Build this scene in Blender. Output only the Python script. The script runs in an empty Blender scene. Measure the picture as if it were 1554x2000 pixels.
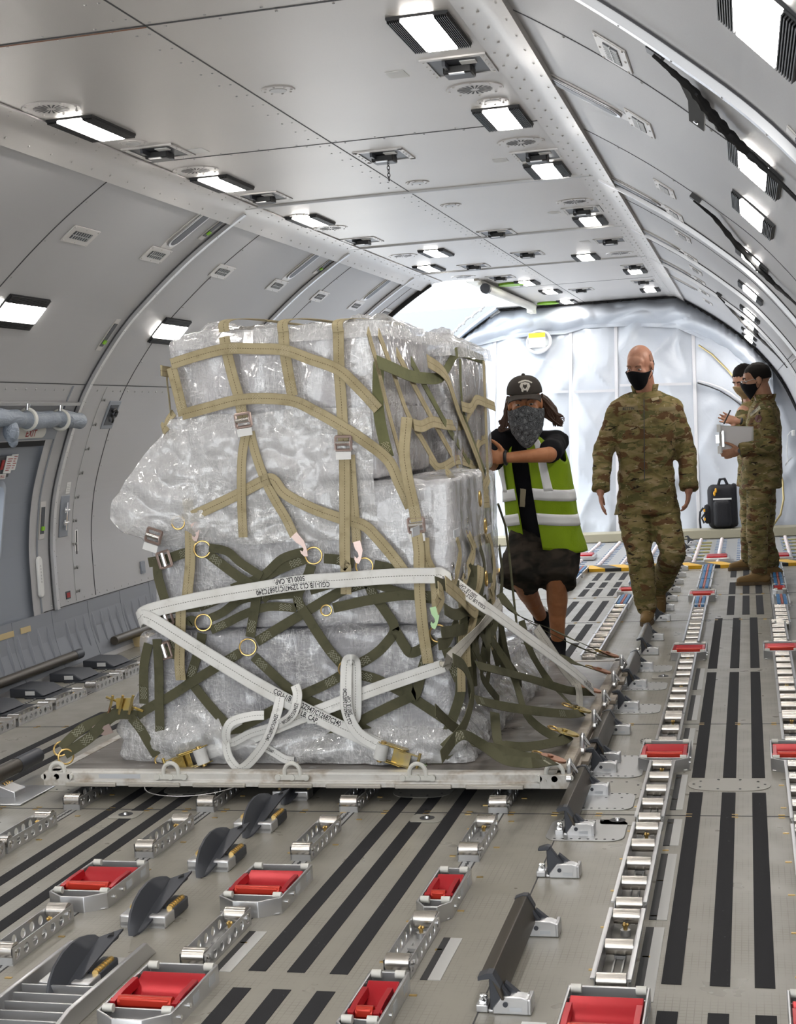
import bpy, bmesh, math, random
import numpy as np
from mathutils import Vector, Matrix, Euler, noise
PI = math.pi
random.seed(7)
S = bpy.context.scene
COL = S.collection
# ------------------------------------------------------------------ camera (50 mm class lens, handheld, slightly tilted)
F = 2760.0; HC = 1.45
def _camrot():
    P = Vector((1458-777, -(790-1000), -F)).normalized()
    H = Vector((458-777, -(790+57.5-1000), -F))
    Z = H.cross(P).normalized()
    if Z.y < 0: Z = -Z
    X = P.cross(Z)
    return Matrix((X, P, Z))          # rows: world axes in camera space
RW = _camrot(); CP = Vector((0, 0, HC))
def ray(u, v): return RW @ Vector((u-777, -(v-1000), -F))
def fl(u, v, z=0.0):
    d = ray(u, v); return CP + d*((z-HC)/d.z)
def aty(u, v, y):
    d = ray(u, v); return CP + d*(y/d.y)
def atx(u, v, x):
    d = ray(u, v); return CP + d*(x/d.x)
def make_camera():
    cd = bpy.data.cameras.new('camera'); co = bpy.data.objects.new('camera', cd); COL.objects.link(co)
    cd.sensor_fit = 'HORIZONTAL'; cd.sensor_width = 36.0; cd.lens = F/1554*36.0
    cd.clip_start = 0.05; cd.clip_end = 200
    m = RW.to_4x4(); m.translation = CP; co.matrix_world = m
    S.camera = co
# ------------------------------------------------------------------ node materials
MATS = {}
def mat(name, col=(.5, .5, .5), rough=.5, metal=0.0, spec=.5, emit=None, build=None, coat=0.0):
    if name in MATS: return MATS[name]
    m = bpy.data.materials.new(name); m.use_nodes = True
    nt = m.node_tree; b = nt.nodes['Principled BSDF']
    b.inputs['Base Color'].default_value = (*col, 1); b.inputs['Roughness'].default_value = rough
    b.inputs['Metallic'].default_value = metal; b.inputs['Specular IOR Level'].default_value = spec
    b.inputs['Coat Weight'].default_value = coat
    if emit:
        b.inputs['Emission Color'].default_value = (*emit[0], 1); b.inputs['Emission Strength'].default_value = emit[1]
    m.diffuse_color = (*col, 1)
    if build: build(NT(nt, b))
    MATS[name] = m
    return m
class NT:
    def __init__(s, nt, b): s.nt = nt; s.b = b
    def n(s, t, **kw):
        x = s.nt.nodes.new(t)
        for k, v in kw.items():
            if k[0] == 'i': x.inputs[int(k[1:])].default_value = v
            else: setattr(x, k, v)
        return x
    def l(s, a, b): s.nt.links.new(a, b)
    def coord(s, kind='Object', scale=(1, 1, 1), rot=(0, 0, 0)):
        t = s.n('ShaderNodeTexCoord'); m = s.n('ShaderNodeMapping')
        m.inputs['Scale'].default_value = scale; m.inputs['Rotation'].default_value = rot
        s.l(t.outputs[kind], m.inputs['Vector']); return m.outputs[0]
    def noise(s, vec, scale, detail=3, rough=.5, dist=0.0):
        x = s.n('ShaderNodeTexNoise'); x.inputs['Scale'].default_value = scale; x.inputs['Detail'].default_value = detail
        x.inputs['Roughness'].default_value = rough; x.inputs['Distortion'].default_value = dist
        s.l(vec, x.inputs['Vector']); return x.outputs['Fac']
    def ramp(s, fac, stops, interp='LINEAR'):
        x = s.n('ShaderNodeValToRGB'); cr = x.color_ramp; cr.interpolation = interp
        while len(cr.elements) < len(stops): cr.elements.new(.5)
        for e, (p, c) in zip(cr.elements, stops):
            e.position = p; e.color = (*c, 1) if len(c) == 3 else c
        s.l(fac, x.inputs[0]); return x.outputs[0]
    def mix(s, fac, a, b, mode='MIX'):
        x = s.n('ShaderNodeMix', data_type='RGBA', blend_type=mode)
        for i, v in ((0, fac), (6, a), (7, b)):
            if isinstance(v, (int, float)): x.inputs[i].default_value = v
            elif isinstance(v, tuple): x.inputs[i].default_value = (*v, 1)
            else: s.l(v, x.inputs[i])
        return x.outputs[2]
    def math(s, op, a, b=0.0):
        x = s.n('ShaderNodeMath', operation=op)
        for i, v in ((0, a), (1, b)):
            if isinstance(v, (int, float)): x.inputs[i].default_value = v
            else: s.l(v, x.inputs[i])
        return x.outputs[0]
    def bump(s, h, strength=.3, dist=.01):
        x = s.n('ShaderNodeBump'); x.inputs['Strength'].default_value = strength; x.inputs['Distance'].default_value = dist
        s.l(h, x.inputs['Height']); s.l(x.outputs[0], s.b.inputs['Normal']); return x.outputs[0]
    def col(s, c): s.l(c, s.b.inputs['Base Color'])
    def rough(s, c): s.l(c, s.b.inputs['Roughness'])
    def xyz(s, vec):
        x = s.n('ShaderNodeSeparateXYZ'); s.l(vec, x.inputs[0]); return x.outputs
CHILD = {}
def adopt(o, p):
    o.parent = p; CHILD.setdefault(p.name, []).append(o)
def KIDS(o): return CHILD.get(o.name, [])
# ------------------------------------------------------------------ mesh builder
class MB:
    def __init__(s): s.v = []; s.f = []; s.uv = {}; s.sm = []; s.M = None
    def add(s, vs, fs, smooth=False, uvs=None):
        o = len(s.v)
        if s.M is not None: vs = [s.M @ Vector(p) for p in vs]
        s.v += [tuple(p) for p in vs]
        for i, f in enumerate(fs):
            if uvs is not None: s.uv[len(s.f)] = uvs[i]
            s.f.append(tuple(o+j for j in f)); s.sm.append(smooth)
        return s
    def box(s, c, d, rot=None):
        x, y, z = d[0]/2, d[1]/2, d[2]/2
        vs = [Vector((a, b, e)) for a in (-x, x) for b in (-y, y) for e in (-z, z)]
        if rot is not None: vs = [rot @ p for p in vs]
        vs = [p+Vector(c) for p in vs]
        return s.add(vs, [(0, 1, 3, 2), (4, 6, 7, 5), (0, 4, 5, 1), (2, 3, 7, 6), (0, 2, 6, 4), (1, 5, 7, 3)])
    def b2(s, lo, hi):
        return s.box([(a+b)/2 for a, b in zip(lo, hi)], [abs(b-a) for a, b in zip(lo, hi)])
    def prism(s, poly, a, b, axis='x'):
        """poly in the plane across AXIS ((y,z) for x, (x,z) for y, (x,y) for z), extruded a..b"""
        def P(p, t): return {'x': (t, p[0], p[1]), 'y': (p[0], t, p[1]), 'z': (p[0], p[1], t)}[axis]
        n = len(poly)
        vs = [P(p, a) for p in poly]+[P(p, b) for p in poly]
        fs = [tuple(range(n))[::-1], tuple(range(n, 2*n))]+[(i, (i+1) % n, n+(i+1) % n, n+i) for i in range(n)]
        return s.add(vs, fs)
    def cyl(s, p0, p1, r0, r1=None, n=16, cap=True):
        r1 = r0 if r1 is None else r1
        p0, p1 = Vector(p0), Vector(p1); d = (p1-p0).normalized()
        a = d.orthogonal().normalized(); b = d.cross(a)
        vs = []
        for p, r in ((p0, r0), (p1, r1)):
            vs += [p+a*(r*math.cos(2*PI*i/n))+b*(r*math.sin(2*PI*i/n)) for i in range(n)]
        s.add(vs, [(i, (i+1) % n, n+(i+1) % n, n+i) for i in range(n)], True)
        if cap: s.add(vs, [tuple(range(n))[::-1], tuple(range(n, 2*n))])
        return s
    def tube(s, path, r, n=8, closed=False, cap=True):
        P = [Vector(p) for p in path]; m = len(P)
        R = r if isinstance(r, (list, tuple)) else [r]*m
        rings = []; a = None
        for i, p in enumerate(P):
            if closed: t = P[(i+1) % m]-P[i-1]
            else: t = P[min(i+1, m-1)]-P[max(i-1, 0)]
            t.normalize()
            if a is None: a = t.orthogonal().normalized()
            a = (a-t*a.dot(t)).normalized(); b = t.cross(a)
            rings += [p+a*(R[i]*math.cos(2*PI*k/n))+b*(R[i]*math.sin(2*PI*k/n)) for k in range(n)]
        fs = []
        for i in range(m if closed else m-1):
            j = (i+1) % m
            fs += [(i*n+k, i*n+(k+1) % n, j*n+(k+1) % n, j*n+k) for k in range(n)]
        s.add(rings, fs, True)
        if cap and not closed: s.add(rings, [tuple(range(n))[::-1], tuple(range((m-1)*n, m*n))])
        return s
    def ell(s, c, r, nu=16, nv=10, rot=None):
        vs = []; fs = []
        for j in range(nv+1):
            th = PI*j/nv
            for i in range(nu):
                ph = 2*PI*i/nu
                p = Vector((r[0]*math.sin(th)*math.cos(ph), r[1]*math.sin(th)*math.sin(ph), r[2]*math.cos(th)))
                if rot is not None: p = rot @ p
                vs.append(p+Vector(c))
        for j in range(nv):
            for i in range(nu):
                fs.append((j*nu+i, (j+1)*nu+i, (j+1)*nu+(i+1) % nu, j*nu+(i+1) % nu))
        return s.add(vs, fs, True)
    def cap(s, p0, p1, r0, r1):
        """tapered capsule"""
        p0, p1 = Vector(p0), Vector(p1)
        s.cyl(p0, p1, r0, r1, 14); s.ell(p0, (r0,)*3, 12, 8); s.ell(p1, (r1,)*3, 12, 8); return s
    def grid(s, fn, nu, nv, smooth=True):
        vs = [fn(i/nu, j/nv) for j in range(nv+1) for i in range(nu+1)]
        fs = [(j*(nu+1)+i, j*(nu+1)+i+1, (j+1)*(nu+1)+i+1, (j+1)*(nu+1)+i) for j in range(nv) for i in range(nu)]
        uvs = [[(i/nu, j/nv), ((i+1)/nu, j/nv), ((i+1)/nu, (j+1)/nv), (i/nu, (j+1)/nv)] for j in range(nv) for i in range(nu)]
        return s.add(vs, fs, smooth, uvs)
    def disc(s, c, r, nrm, n=20, r2=None):
        nrm = Vector(nrm).normalized(); a = nrm.orthogonal().normalized(); b = nrm.cross(a); c = Vector(c)
        ry = r2 or r
        return s.add([c+a*(r*math.cos(2*PI*i/n))+b*(ry*math.sin(2*PI*i/n)) for i in range(n)], [tuple(range(n))])
    def holed(s, p, u, w, n, L, H, holes, r, t):
        """thin plate L x H at corner p, axes u (length), w (height), normal n, thickness t, with round holes"""
        p, u, w, n = Vector(p), Vector(u), Vector(w), Vector(n)
        k = 16; cw = L/holes
        for h in range(holes):
            for side in (0, t):
                vs = []
                for i in range(k):
                    a = 2*PI*i/k+PI/4
                    c, sn = math.cos(a), math.sin(a); q = max(abs(c), abs(sn))
                    vs.append(p+u*(cw*(h+.5)+cw/2*c/q)+w*(H/2+H/2*sn/q)+n*side)
                for i in range(k):
                    a = 2*PI*i/k+PI/4
                    vs.append(p+u*(cw*(h+.5)+r*math.cos(a))+w*(H/2+r*math.sin(a))+n*side)
                s.add(vs, [(i, (i+1) % k, k+(i+1) % k, k+i) for i in range(k)])
            vs = [p+u*(cw*(h+.5)+r*math.cos(2*PI*i/k))+w*(H/2+r*math.sin(2*PI*i/k))+n*sd for sd in (0, t) for i in range(k)]
            s.add(vs, [(i, (i+1) % k, k+(i+1) % k, k+i) for i in range(k)], True)
        s.add([p, p+u*L, p+u*L+n*t, p+n*t], [(0, 1, 2, 3)])
        q = p+w*H; s.add([q, q+u*L, q+u*L+n*t, q+n*t], [(0, 1, 2, 3)])
        return s
    def build(s, name, m, parent=None, smooth_angle=40, mods=None, off=None):
        me = bpy.data.meshes.new(name)
        vs = s.v
        if off is not None: vs = [(p[0]-off[0], p[1]-off[1], p[2]-off[2]) for p in vs]
        me.from_pydata(vs, [], s.f)
        if any(s.sm) or mods:
            me.polygons.foreach_set('use_smooth', [True]*len(s.f))
            me.set_sharp_from_angle(angle=math.radians(smooth_angle))
        if s.uv:
            ul = me.uv_layers.new(name='UVMap')
            for fi, us in s.uv.items():
                for li, uv in zip(me.polygons[fi].loop_indices, us): ul.data[li].uv = uv
        me.materials.append(m)
        me.update()
        o = bpy.data.objects.new(name, me); COL.objects.link(o)
        if parent is not None: adopt(o, parent)
        if mods: bake(o, mods)
        return o
def bake(o, mods):
    for t, kw in mods:
        md = o.modifiers.new(t, t)
        for k, v in kw.items(): setattr(md, k, v)
    dg = bpy.context.evaluated_depsgraph_get(); dg.update()
    me = bpy.data.meshes.new_from_object(o.evaluated_get(dg))
    o.modifiers.clear(); o.data = me
BEV = lambda w, n=2: [('BEVEL', dict(width=w, segments=n, limit_method='ANGLE', angle_limit=math.radians(35)))]
def tag(o, label=None, cat=None, group=None, kind=None):
    for k, v in (('label', label), ('category', cat), ('group', group), ('kind', kind)):
        if v: o[k] = v
    return o
def thing(name, label, cat, loc=(0, 0, 0), group=None, rotz=0.0, M=None):
    o = bpy.data.objects.new(name, None); COL.objects.link(o); o.empty_display_size = .05
    if M is not None: o.matrix_world = M
    else: o.location = loc; o.rotation_euler = (0, 0, rotz)
    return tag(o, label, cat, group)
def dup(root, loc=None, label=None, rotz=None, M=None, group=None):
    r = root.copy(); COL.objects.link(r)
    if M is not None: r.matrix_world = M
    else:
        if loc is not None: r.location = loc
        if rotz is not None: r.rotation_euler = (0, 0, rotz)
    if label: r['label'] = label
    if group: r['group'] = group
    for c in KIDS(root):
        d = c.copy(); COL.objects.link(d); adopt(d, r)
        for g in KIDS(c):
            e = g.copy(); COL.objects.link(e); adopt(e, d)
    return r
ORD = 'first second third fourth fifth sixth seventh eighth ninth tenth eleventh twelfth thirteenth fourteenth fifteenth sixteenth'.split()
def text_mesh(txt, size, bold=.018):
    """vertices (2-D, baseline at 0) and faces of a line of lettering"""
    cu = bpy.data.curves.new('lettering', 'FONT'); cu.body = txt; cu.size = size; cu.resolution_u = 2
    cu.fill_mode = 'FRONT'; cu.offset = bold*size
    o = bpy.data.objects.new('lettering', cu); COL.objects.link(o)
    dg = bpy.context.evaluated_depsgraph_get(); dg.update()
    me = bpy.data.meshes.new_from_object(o.evaluated_get(dg))
    vs = [(v.co.x, v.co.y) for v in me.vertices]; fs = [tuple(p.vertices) for p in me.polygons]
    bpy.data.objects.remove(o); bpy.data.meshes.remove(me); bpy.data.curves.remove(cu)
    return vs, fs
def lettering(txt, size, org, ux, uy, m, parent, off=None, center=True, name='lettering'):
    vs, fs = text_mesh(txt, size)
    if not vs: return None
    w = max(p[0] for p in vs) if center else 0
    org, ux, uy = Vector(org), Vector(ux).normalized(), Vector(uy).normalized()
    b = MB(); b.add([org+ux*(x-w/2)+uy*y for x, y in vs], fs)
    return b.build(name, m, parent, off=off)
LAMP = 35.0; SKY = 3.6; EXPO = 0.36
# ================================================================== the cabin: cross-section, walls, ceiling, floor, curtain
XC = -1.8175; ZC = 2.79; XL, XR = -2.87, -0.765
_P = [(-4.235, 0), (-4.30, .22), (-4.318, .42), (-4.322, .66), (-4.316, .86), (-4.274, 1.127), (-4.185, 1.398), (-4.073, 1.66), (-3.94, 1.88), (-3.727, 2.145), (-3.508, 2.345), (-3.281, 2.525), (-3.06, 2.675), (-2.87, 2.79)]
def _dense(P, k=6):
    out = []
    Q = [P[0]]+P+[P[-1]]
    for i in range(1, len(Q)-2):
        a, b, c, d = [Vector(p) for p in Q[i-1:i+3]]
        for j in range(k):
            t = j/k
            out.append(.5*((2*b)+(c-a)*t+(2*a-5*b+4*c-d)*t*t+(3*b-a-3*c+d)*t**3))
    out.append(Vector(P[-1])); return out
PROF = _dense(_P)
def wall(side, z, y, off=0.0):
    """point on a side wall at height z, tangent up the arc, inward normal"""
    i = 0
    while i < len(PROF)-2 and PROF[i+1].y < z: i += 1
    a, b = PROF[i], PROF[i+1]
    t = (z-a.y)/(b.y-a.y)
    p = a.lerp(b, t); a2, b2 = PROF[max(i-1, 0)], PROF[min(i+2, len(PROF)-1)]
    d = (b2-a2).normalized(); n = Vector((d.y, -d.x))
    x = p.x+n.x*off; z2 = p.y+n.y*off
    if side == 'R': return Vector((2*XC-x, y, z2)), Vector((-d.x, 0, d.y)), Vector((-n.x, 0, n.y))
    return Vector((x, y, z2)), Vector((d.x, 0, d.y)), Vector((n.x, 0, n.y))
def wall_x(z): return wall('L', min(max(z, 0), 2.789), 0)[0].x
def wallM(side, z, y, off=0.0):
    p, t, n = wall(side, z, y, off)
    X = Vector((0, 1, 0)); Y = n.cross(X)
    return Matrix(((X.x, Y.x, n.x, p.x), (X.y, Y.y, n.y, p.y), (X.z, Y.z, n.z, p.z), (0, 0, 0, 1)))
def ceilM(x, y, off=0.0):
    return Matrix(((0, 1, 0, x), (1, 0, 0, y), (0, 0, -1, ZC-off), (0, 0, 0, 1)))
def onw(side, u, v):
    """where the sight line through a photo pixel meets a side wall"""
    d = ray(u, v); best = None
    for a, b in zip(PROF[:-1], PROF[1:]):
        ax, bx = (a.x, b.x) if side == 'L' else (2*XC-a.x, 2*XC-b.x)
        m = Matrix(((d.x, -(bx-ax)), (d.z, -(b.y-a.y))))
        if abs(m.determinant()) < 1e-9: continue
        t, s = m.inverted() @ Vector((ax-CP.x, a.y-CP.z))
        if t > 0 and -.001 <= s <= 1.001: best = CP+d*t
    return best
def onc(u, v):
    d = ray(u, v); return CP+d*((ZC-HC)/d.z)
# ---- materials of the cabin
def _panel(n):
    v = n.coord('Object'); f = n.noise(v, 420, 2, .6); g = n.noise(v, 1.3, 3, .5)
    n.col(n.mix(g, (.60, .58, .565), (.68, .655, .635)))
    n.rough(n.ramp(f, [(.3, (.37, .37, .37)), (.7, (.48, .48, .48))])); n.bump(f, .06, .002)
M_PANEL = mat('cabin_panel', (.6, .58, .57), .42, .55, .6, build=_panel)
def _wallm(n):
    v = n.coord('Object'); f = n.noise(v, 300, 2, .6); g = n.noise(v, .9, 3, .5)
    n.col(n.mix(g, (.46, .46, .475), (.53, .525, .53))); n.rough(n.ramp(f, [(.3, (.42, .42, .42)), (.7, (.54, .54, .54))])); n.bump(f, .05, .002)
M_WALL = mat('wall_panel', (.5, .5, .5), .4, .35, .5, build=_wallm)
M_DADO = mat('dado_grey', (.25, .265, .30), .45)
M_DOOR = mat('door_grey', (.26, .285, .33), .42)
M_SEAM = mat('seam_dark', (.05, .05, .055), .6)
M_SEAMB = mat('seam_brown', (.25, .12, .07), .6)
M_ALU = mat('aluminium', (.62, .62, .63), .3, .85)
M_ALUM = mat('aluminium_matt', (.5, .5, .5), .42, .6)
M_STEEL = mat('steel', (.66, .65, .63), .22, 1.0)
M_CHROME = mat('chrome', (.8, .8, .8), .12, 1.0)
M_BLACK = mat('black_plastic', (.014, .014, .015), .42)
M_RUBBER = mat('black_rubber', (.012, .012, .013), .75)
M_DKGREY = mat('dark_grey_metal', (.058, .062, .074), .42, .25)
M_BRONZE = mat('dark_bronze', (.082, .07, .055), .38, .45)
M_WHITE = mat('white_label', (.8, .8, .79), .5)
M_OFFW = mat('off_white', (.72, .71, .66), .45)
M_INK = mat('black_print', (.02, .02, .022), .6)
M_REDINK = mat('red_print', (.35, .03, .03), .6)
M_RED = mat('red_anodised', (.5, .012, .022), .3, .35)
M_REDO = mat('orange_red', (.58, .04, .02), .32, .3)
M_GOLD = mat('brass', (.62, .43, .16), .28, .9)
M_YELLOW = mat('yellow', (.75, .5, .03), .5)
M_GREEN = mat('green_mark', (.25, .55, .02), .5)
M_TAN = mat('tan_paint', (.6, .47, .25), .5)
M_GLOW = mat('lamp_diffuser', (.9, .9, .88), .5, emit=((1.0, .955, .895), LAMP))
def _floor(n):
    v = n.coord('Object'); x = n.xyz(v)
    big = n.noise(v, 1.1, 4, .6)
    sc = n.noise(v, 5.5, 3, .6)
    gx = n.math('ABSOLUTE', n.math('SUBTRACT', n.math('FRACT', n.math('MULTIPLY', x[0], 55.0)), .5))
    gy = n.math('ABSOLUTE', n.math('SUBTRACT', n.math('FRACT', n.math('MULTIPLY', x[1], 55.0)), .5))
    gl = n.math('GREATER_THAN', n.math('MAXIMUM', gx, gy), .44)
    base = n.mix(big, (.285, .268, .228), (.36, .342, .297))
    gm = n.math('MULTIPLY', gl, n.ramp(sc, [(.42, (0, 0, 0)), (.62, (.45, .45, .45))]))
    c = n.mix(gm, base, (.15, .135, .112))
    n.col(c); n.rough(n.ramp(sc, [(.3, (.26, .26, .26)), (.7, (.42, .42, .42))]))
M_FLOOR = mat('cargo_floor', (.42, .4, .36), .35, 0, .5, build=_floor)
def _grip(n):
    v = n.coord('Object'); f = n.noise(v, 700, 2, .7); g = n.noise(v, 90, 2, .5)
    c = n.mix(n.ramp(f, [(.6, (0, 0, 0)), (.75, (.5, .5, .5))]), (.028, .028, .031), (.075, .075, .08))
    n.col(n.mix(n.ramp(g, [(.74, (0, 0, 0)), (.77, (1, 1, 1))]), c, (.12, .12, .12))); n.bump(f, .5, .003)
M_GRIP = mat('grip_tape', (.03, .03, .033), .85, 0, .25, build=_grip)
def _curt(n):
    v = n.coord('Object'); f = n.noise(v, 3, 4, .55, .4)
    n.col(n.mix(f, (.43, .465, .53), (.53, .565, .62))); n.bump(n.noise(v, 6, 4, .6, 1.0), .2, .02)
M_ZIP = mat('dull_brass', (.36, .29, .14), .35, .7)
M_CURT = mat('vinyl_curtain', (.48, .51, .57), .33, .0, .5, build=_curt)
M_SEAMC = mat('curtain_seam', (.6, .6, .63), .5)
M_HAZ = mat('hazard_stripes', (.8, .5, .02), .5, build=lambda n: n.col(n.ramp(n.math('FRACT', n.math('MULTIPLY', n.math('ADD', n.xyz(n.coord('Object'))[0], n.math('MULTIPLY', n.xyz(n.coord('Object'))[1], .5)), 3.4)), [(0, (.75, .42, .01)), (.5, (.02, .02, .02))], 'CONSTANT')))
M_BALL = mat('ball_mat_floor', (.36, .365, .375), .35)
def struct(o): o['kind'] = 'structure'; return o
Y0, Y1, YD0, YD1 = -2.2, 17.45, 13.36, 16.95      # cabin ends and the big cargo door opening
EX = (6.70, 7.865, .35, 1.475)                     # exit door: y0 y1 z0 z1
def CY(z): return 16.15+z/2.79*1.15               # the curtain leans with the bulkhead
def wall_mesh(side, name):
    b = MB()
    ys = [Y0, EX[0], EX[1], YD0, YD1, Y1+.6] if side == 'L' else [Y0, Y1+.6]
    zs = [p.y for p in PROF]
    if side == 'L': zs = sorted(set(zs+[EX[2], EX[3]]))
    zs[-1] = 2.79
    def P(z, y): return wall(side, min(z, 2.7899), y)[0]
    for ya, yb in zip(ys[:-1], ys[1:]):
        for za, zb in zip(zs[:-1], zs[1:]):
            zm = (za+zb)/2
            if side == 'L':
                if ya == EX[0] and EX[2] < zm < EX[3]: continue
                if ya == YD0 and zm > .12: continue
            b.add([P(za, ya), P(za, yb), P(zb, yb), P(zb, ya)], [(0, 1, 2, 3)], True)
    return struct(b.build(name, M_WALL, smooth_angle=60))
def arc_strip(b, side, y, w, t, z0=0.02, z1=2.78, sh=0.0):
    """a raised strip of width w, thickness t following the wall arc at station y"""
    zs = [z0]+[p.y for p in PROF if z0 < p.y < z1]+[z1]
    for lo, hi in zip(zs[:-1], zs[1:]):
        A = [wall(side, lo, y-w/2, sh)[0], wall(side, lo, y+w/2, sh)[0], wall(side, hi, y+w/2, sh)[0], wall(side, hi, y-w/2, sh)[0]]
        B = [wall(side, lo, y-w/2, sh+t)[0], wall(side, lo, y+w/2, sh+t)[0], wall(side, hi, y+w/2, sh+t)[0], wall(side, hi, y-w/2, sh+t)[0]]
        b.add(A+B, [(4, 5, 6, 7), (0, 1, 5, 4), (3, 2, 6, 7), (1, 2, 6, 5), (0, 3, 7, 4)], True)
def rivet(b, p, n, r=.006):
    n = Vector(n); a = n.orthogonal().normalized(); c = n.cross(a); p = Vector(p)
    vs = [p+a*r*math.cos(i*PI/3)+c*r*math.sin(i*PI/3) for i in range(6)]+[p+n*r*.55+a*r*.55*math.cos(i*PI/3)+c*r*.55*math.sin(i*PI/3) for i in range(6)]
    b.add(vs, [(i, (i+1) % 6, 6+(i+1) % 6, 6+i) for i in range(6)]+[tuple(range(6, 12))], True)
def build_shell():
    wall_mesh('L', 'wall_left'); wall_mesh('R', 'wall_right')
    # ceiling, cut away above the cargo door
    b = MB()
    b.b2((XL, Y0, ZC), (XR, YD0, ZC+.03)); b.b2((-2.45, YD0, ZC), (XR, YD1, ZC+.03)); b.b2((XL, YD1, ZC), (XR, Y1+.6, ZC+.03))
    struct(b.build('ceiling', M_PANEL))
    b = MB(); b.b2((-4.6, Y0, -.06), (1.0, 13.02, 0)); fo = struct(b.build('floor', M_FLOOR))
    b = MB(); b.b2((-4.6, 13.02, -.06), (1.0, 18.2, -.004)); b.build('ball_mat', M_BALL, fo)
    b = MB(); b.b2((-4.5, Y0-.05, 0), (-4.1, Y0, 2.9)); b.b2((.45, Y0-.05, 0), (.9, Y0, 2.9)); b.b2((-4.1, Y0-.05, 2.55), (.45, Y0, 2.9)); struct(b.build('wall_front', M_WALL))     # unseen forward end, left open to the sky as added frontal fill
    b = MB(); b.b2((-4.5, 18.06, -.1), (.9, 18.12, 2.9)); struct(b.build('wall_back', M_DADO))
    # ---- ceiling seams, coves and rivets
    tn = [0]
    def trim(b, m):
        tn[0] += 1; return struct(b.build('trim_%d' % tn[0], m, smooth_angle=50))
    seam_y = [0.2, 2.2, 4.37, 6.50, 8.10, 10.39, 12.55, 14.6]
    b = MB()
    for y in seam_y:
        b.b2((XL if y < YD0 else -2.45, y-.006, ZC-.0015), (XR, y+.006, ZC+.002))
    b.b2((-1.848, Y0, ZC-.0015), (-1.842, Y1, ZC+.002))
    trim(b, M_SEAM)
    b = MB(); b.b2((XL, 4.385, ZC-.002), (-1.85, 4.391, ZC)); trim(b, M_SEAMB)
    for y in (8.10, 10.39, 12.55):                                   # raised splice bars across the ceiling
        b = MB(); b.b2((XL, y-.035, ZC-.012), (XR, y-.008, ZC)); trim(b, M_ALUM)
    b = MB()
    for y in seam_y:
        for k in range(11):
            x = XL+.1+k*(XR-XL-.2)/10
            if y > YD0 and x < -2.4: continue
            rivet(b, (x, y-.03, ZC), (0, 0, -1)); rivet(b, (x+.03, y+.03, ZC), (0, 0, -1))
    y = 2.0
    while y < 14:
        for dx in (-.075, -.03): rivet(b, (-1.845+dx, y, ZC), (0, 0, -1), .0055)
        y += .19
    trim(b, M_ALU)
    # cove strips where ceiling meets wall
    for s, xe in (('L', XL), ('R', XR)):
        b = MB(); sg = 1 if s == 'L' else -1
        yb = YD0 if s == 'L' else Y1+.4
        path = [(xe+sg*.10, ZC-.002), (xe+sg*.10, ZC-.008), (xe+sg*.02, ZC-.012), (xe-sg*.03, ZC-.035), (xe-sg*.10, ZC-.085), (xe-sg*.105, ZC-.06)]
        n = len(path)
        vs = [(x, Y0, z) for x, z in path]+[(x, yb, z) for x, z in path]
        b.add(vs, [(i, i+1, n+i+1, n+i) for i in range(n-1)], True)
        yy = Y0+5
        while yy < yb-.1:
            rivet(b, (xe+sg*.075, yy, ZC-.009), (0, 0, -1)); rivet(b, (xe+sg*.035, yy+.05, ZC-.012), (0, 0, -1))
            rivet(b, (xe-sg*.065, yy, ZC-.062), (sg*.5, 0, -.85)); yy += .2
        trim(b, M_PANEL)
    # ---- wall frames and seams
    for s in 'LR':
        b = MB()
        for y in (0.3, 2.2, 4.50, 6.48, 8.72, 10.9, 12.98):
            if s == 'L' and y in (6.48,): arc_strip(b, s, y, .008, .002, 1.82)
            else: arc_strip(b, s, y, .008, .002, .42 if y != 6.48 else .42)
        trim(b, M_SEAM)
        for y in (3.72, 8.14, 10.43, 12.58):
            b = MB(); arc_strip(b, s, y, .035, .028, .4 if s == 'L' else .02); trim(b, M_ALU)
            b = MB(); arc_strip(b, s, y+.045, .014, .008, .4); trim(b, M_SEAMB)
            b = MB(); arc_strip(b, s, y-.021, .008, .006, .4); trim(b, M_SEAM)
        b = MB()
        for y in (2.2, 4.50, 6.48, 8.72, 10.9, 12.98):
            for k in range(14):
                z = .45+k*.168
                if s == 'L' and y == 6.48 and z < 1.8: continue
                p, t, n = wall(s, z, y+.03); rivet(b, p, n, .007)
        for y in (3.72, 8.14, 10.43, 12.58):
            for k in range(22):
                p, t, n = wall(s, .42+k*.105, y+.08); rivet(b, p, n, .005)
                p, t, n = wall(s, .46+k*.105, y, .028); rivet(b, p, n, .004)
        # horizontal band
        yy = 2.0
        while yy < 13.2:
            p, t, n = wall(s, 1.775, yy); rivet(b, p, n, .008)
            p, t, n = wall(s, .43, yy); 
            if not (s == 'L' and EX[0]-.05 < yy < EX[1]+.05): rivet(b, p, n, .007)
            yy += .115
        trim(b, M_ALUM)
        b = MB()
        for z in (1.81, .405):
            for (ya, yb) in (((Y0, EX[0]-.3), (EX[1]+.12, YD0)) if (s == 'L' and z < 1) else ((Y0, YD0 if s == 'L' else Y1),)):
                p0, t, n = wall(s, z, ya, .001); q0 = Vector((p0.x, yb, p0.z))
                b.add([p0-t*.003+n*.001, q0-t*.003+n*.001, q0+t*.003+n*.001, p0+t*.003+n*.001], [(0, 1, 2, 3)])
        trim(b, M_SEAM)
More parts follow.
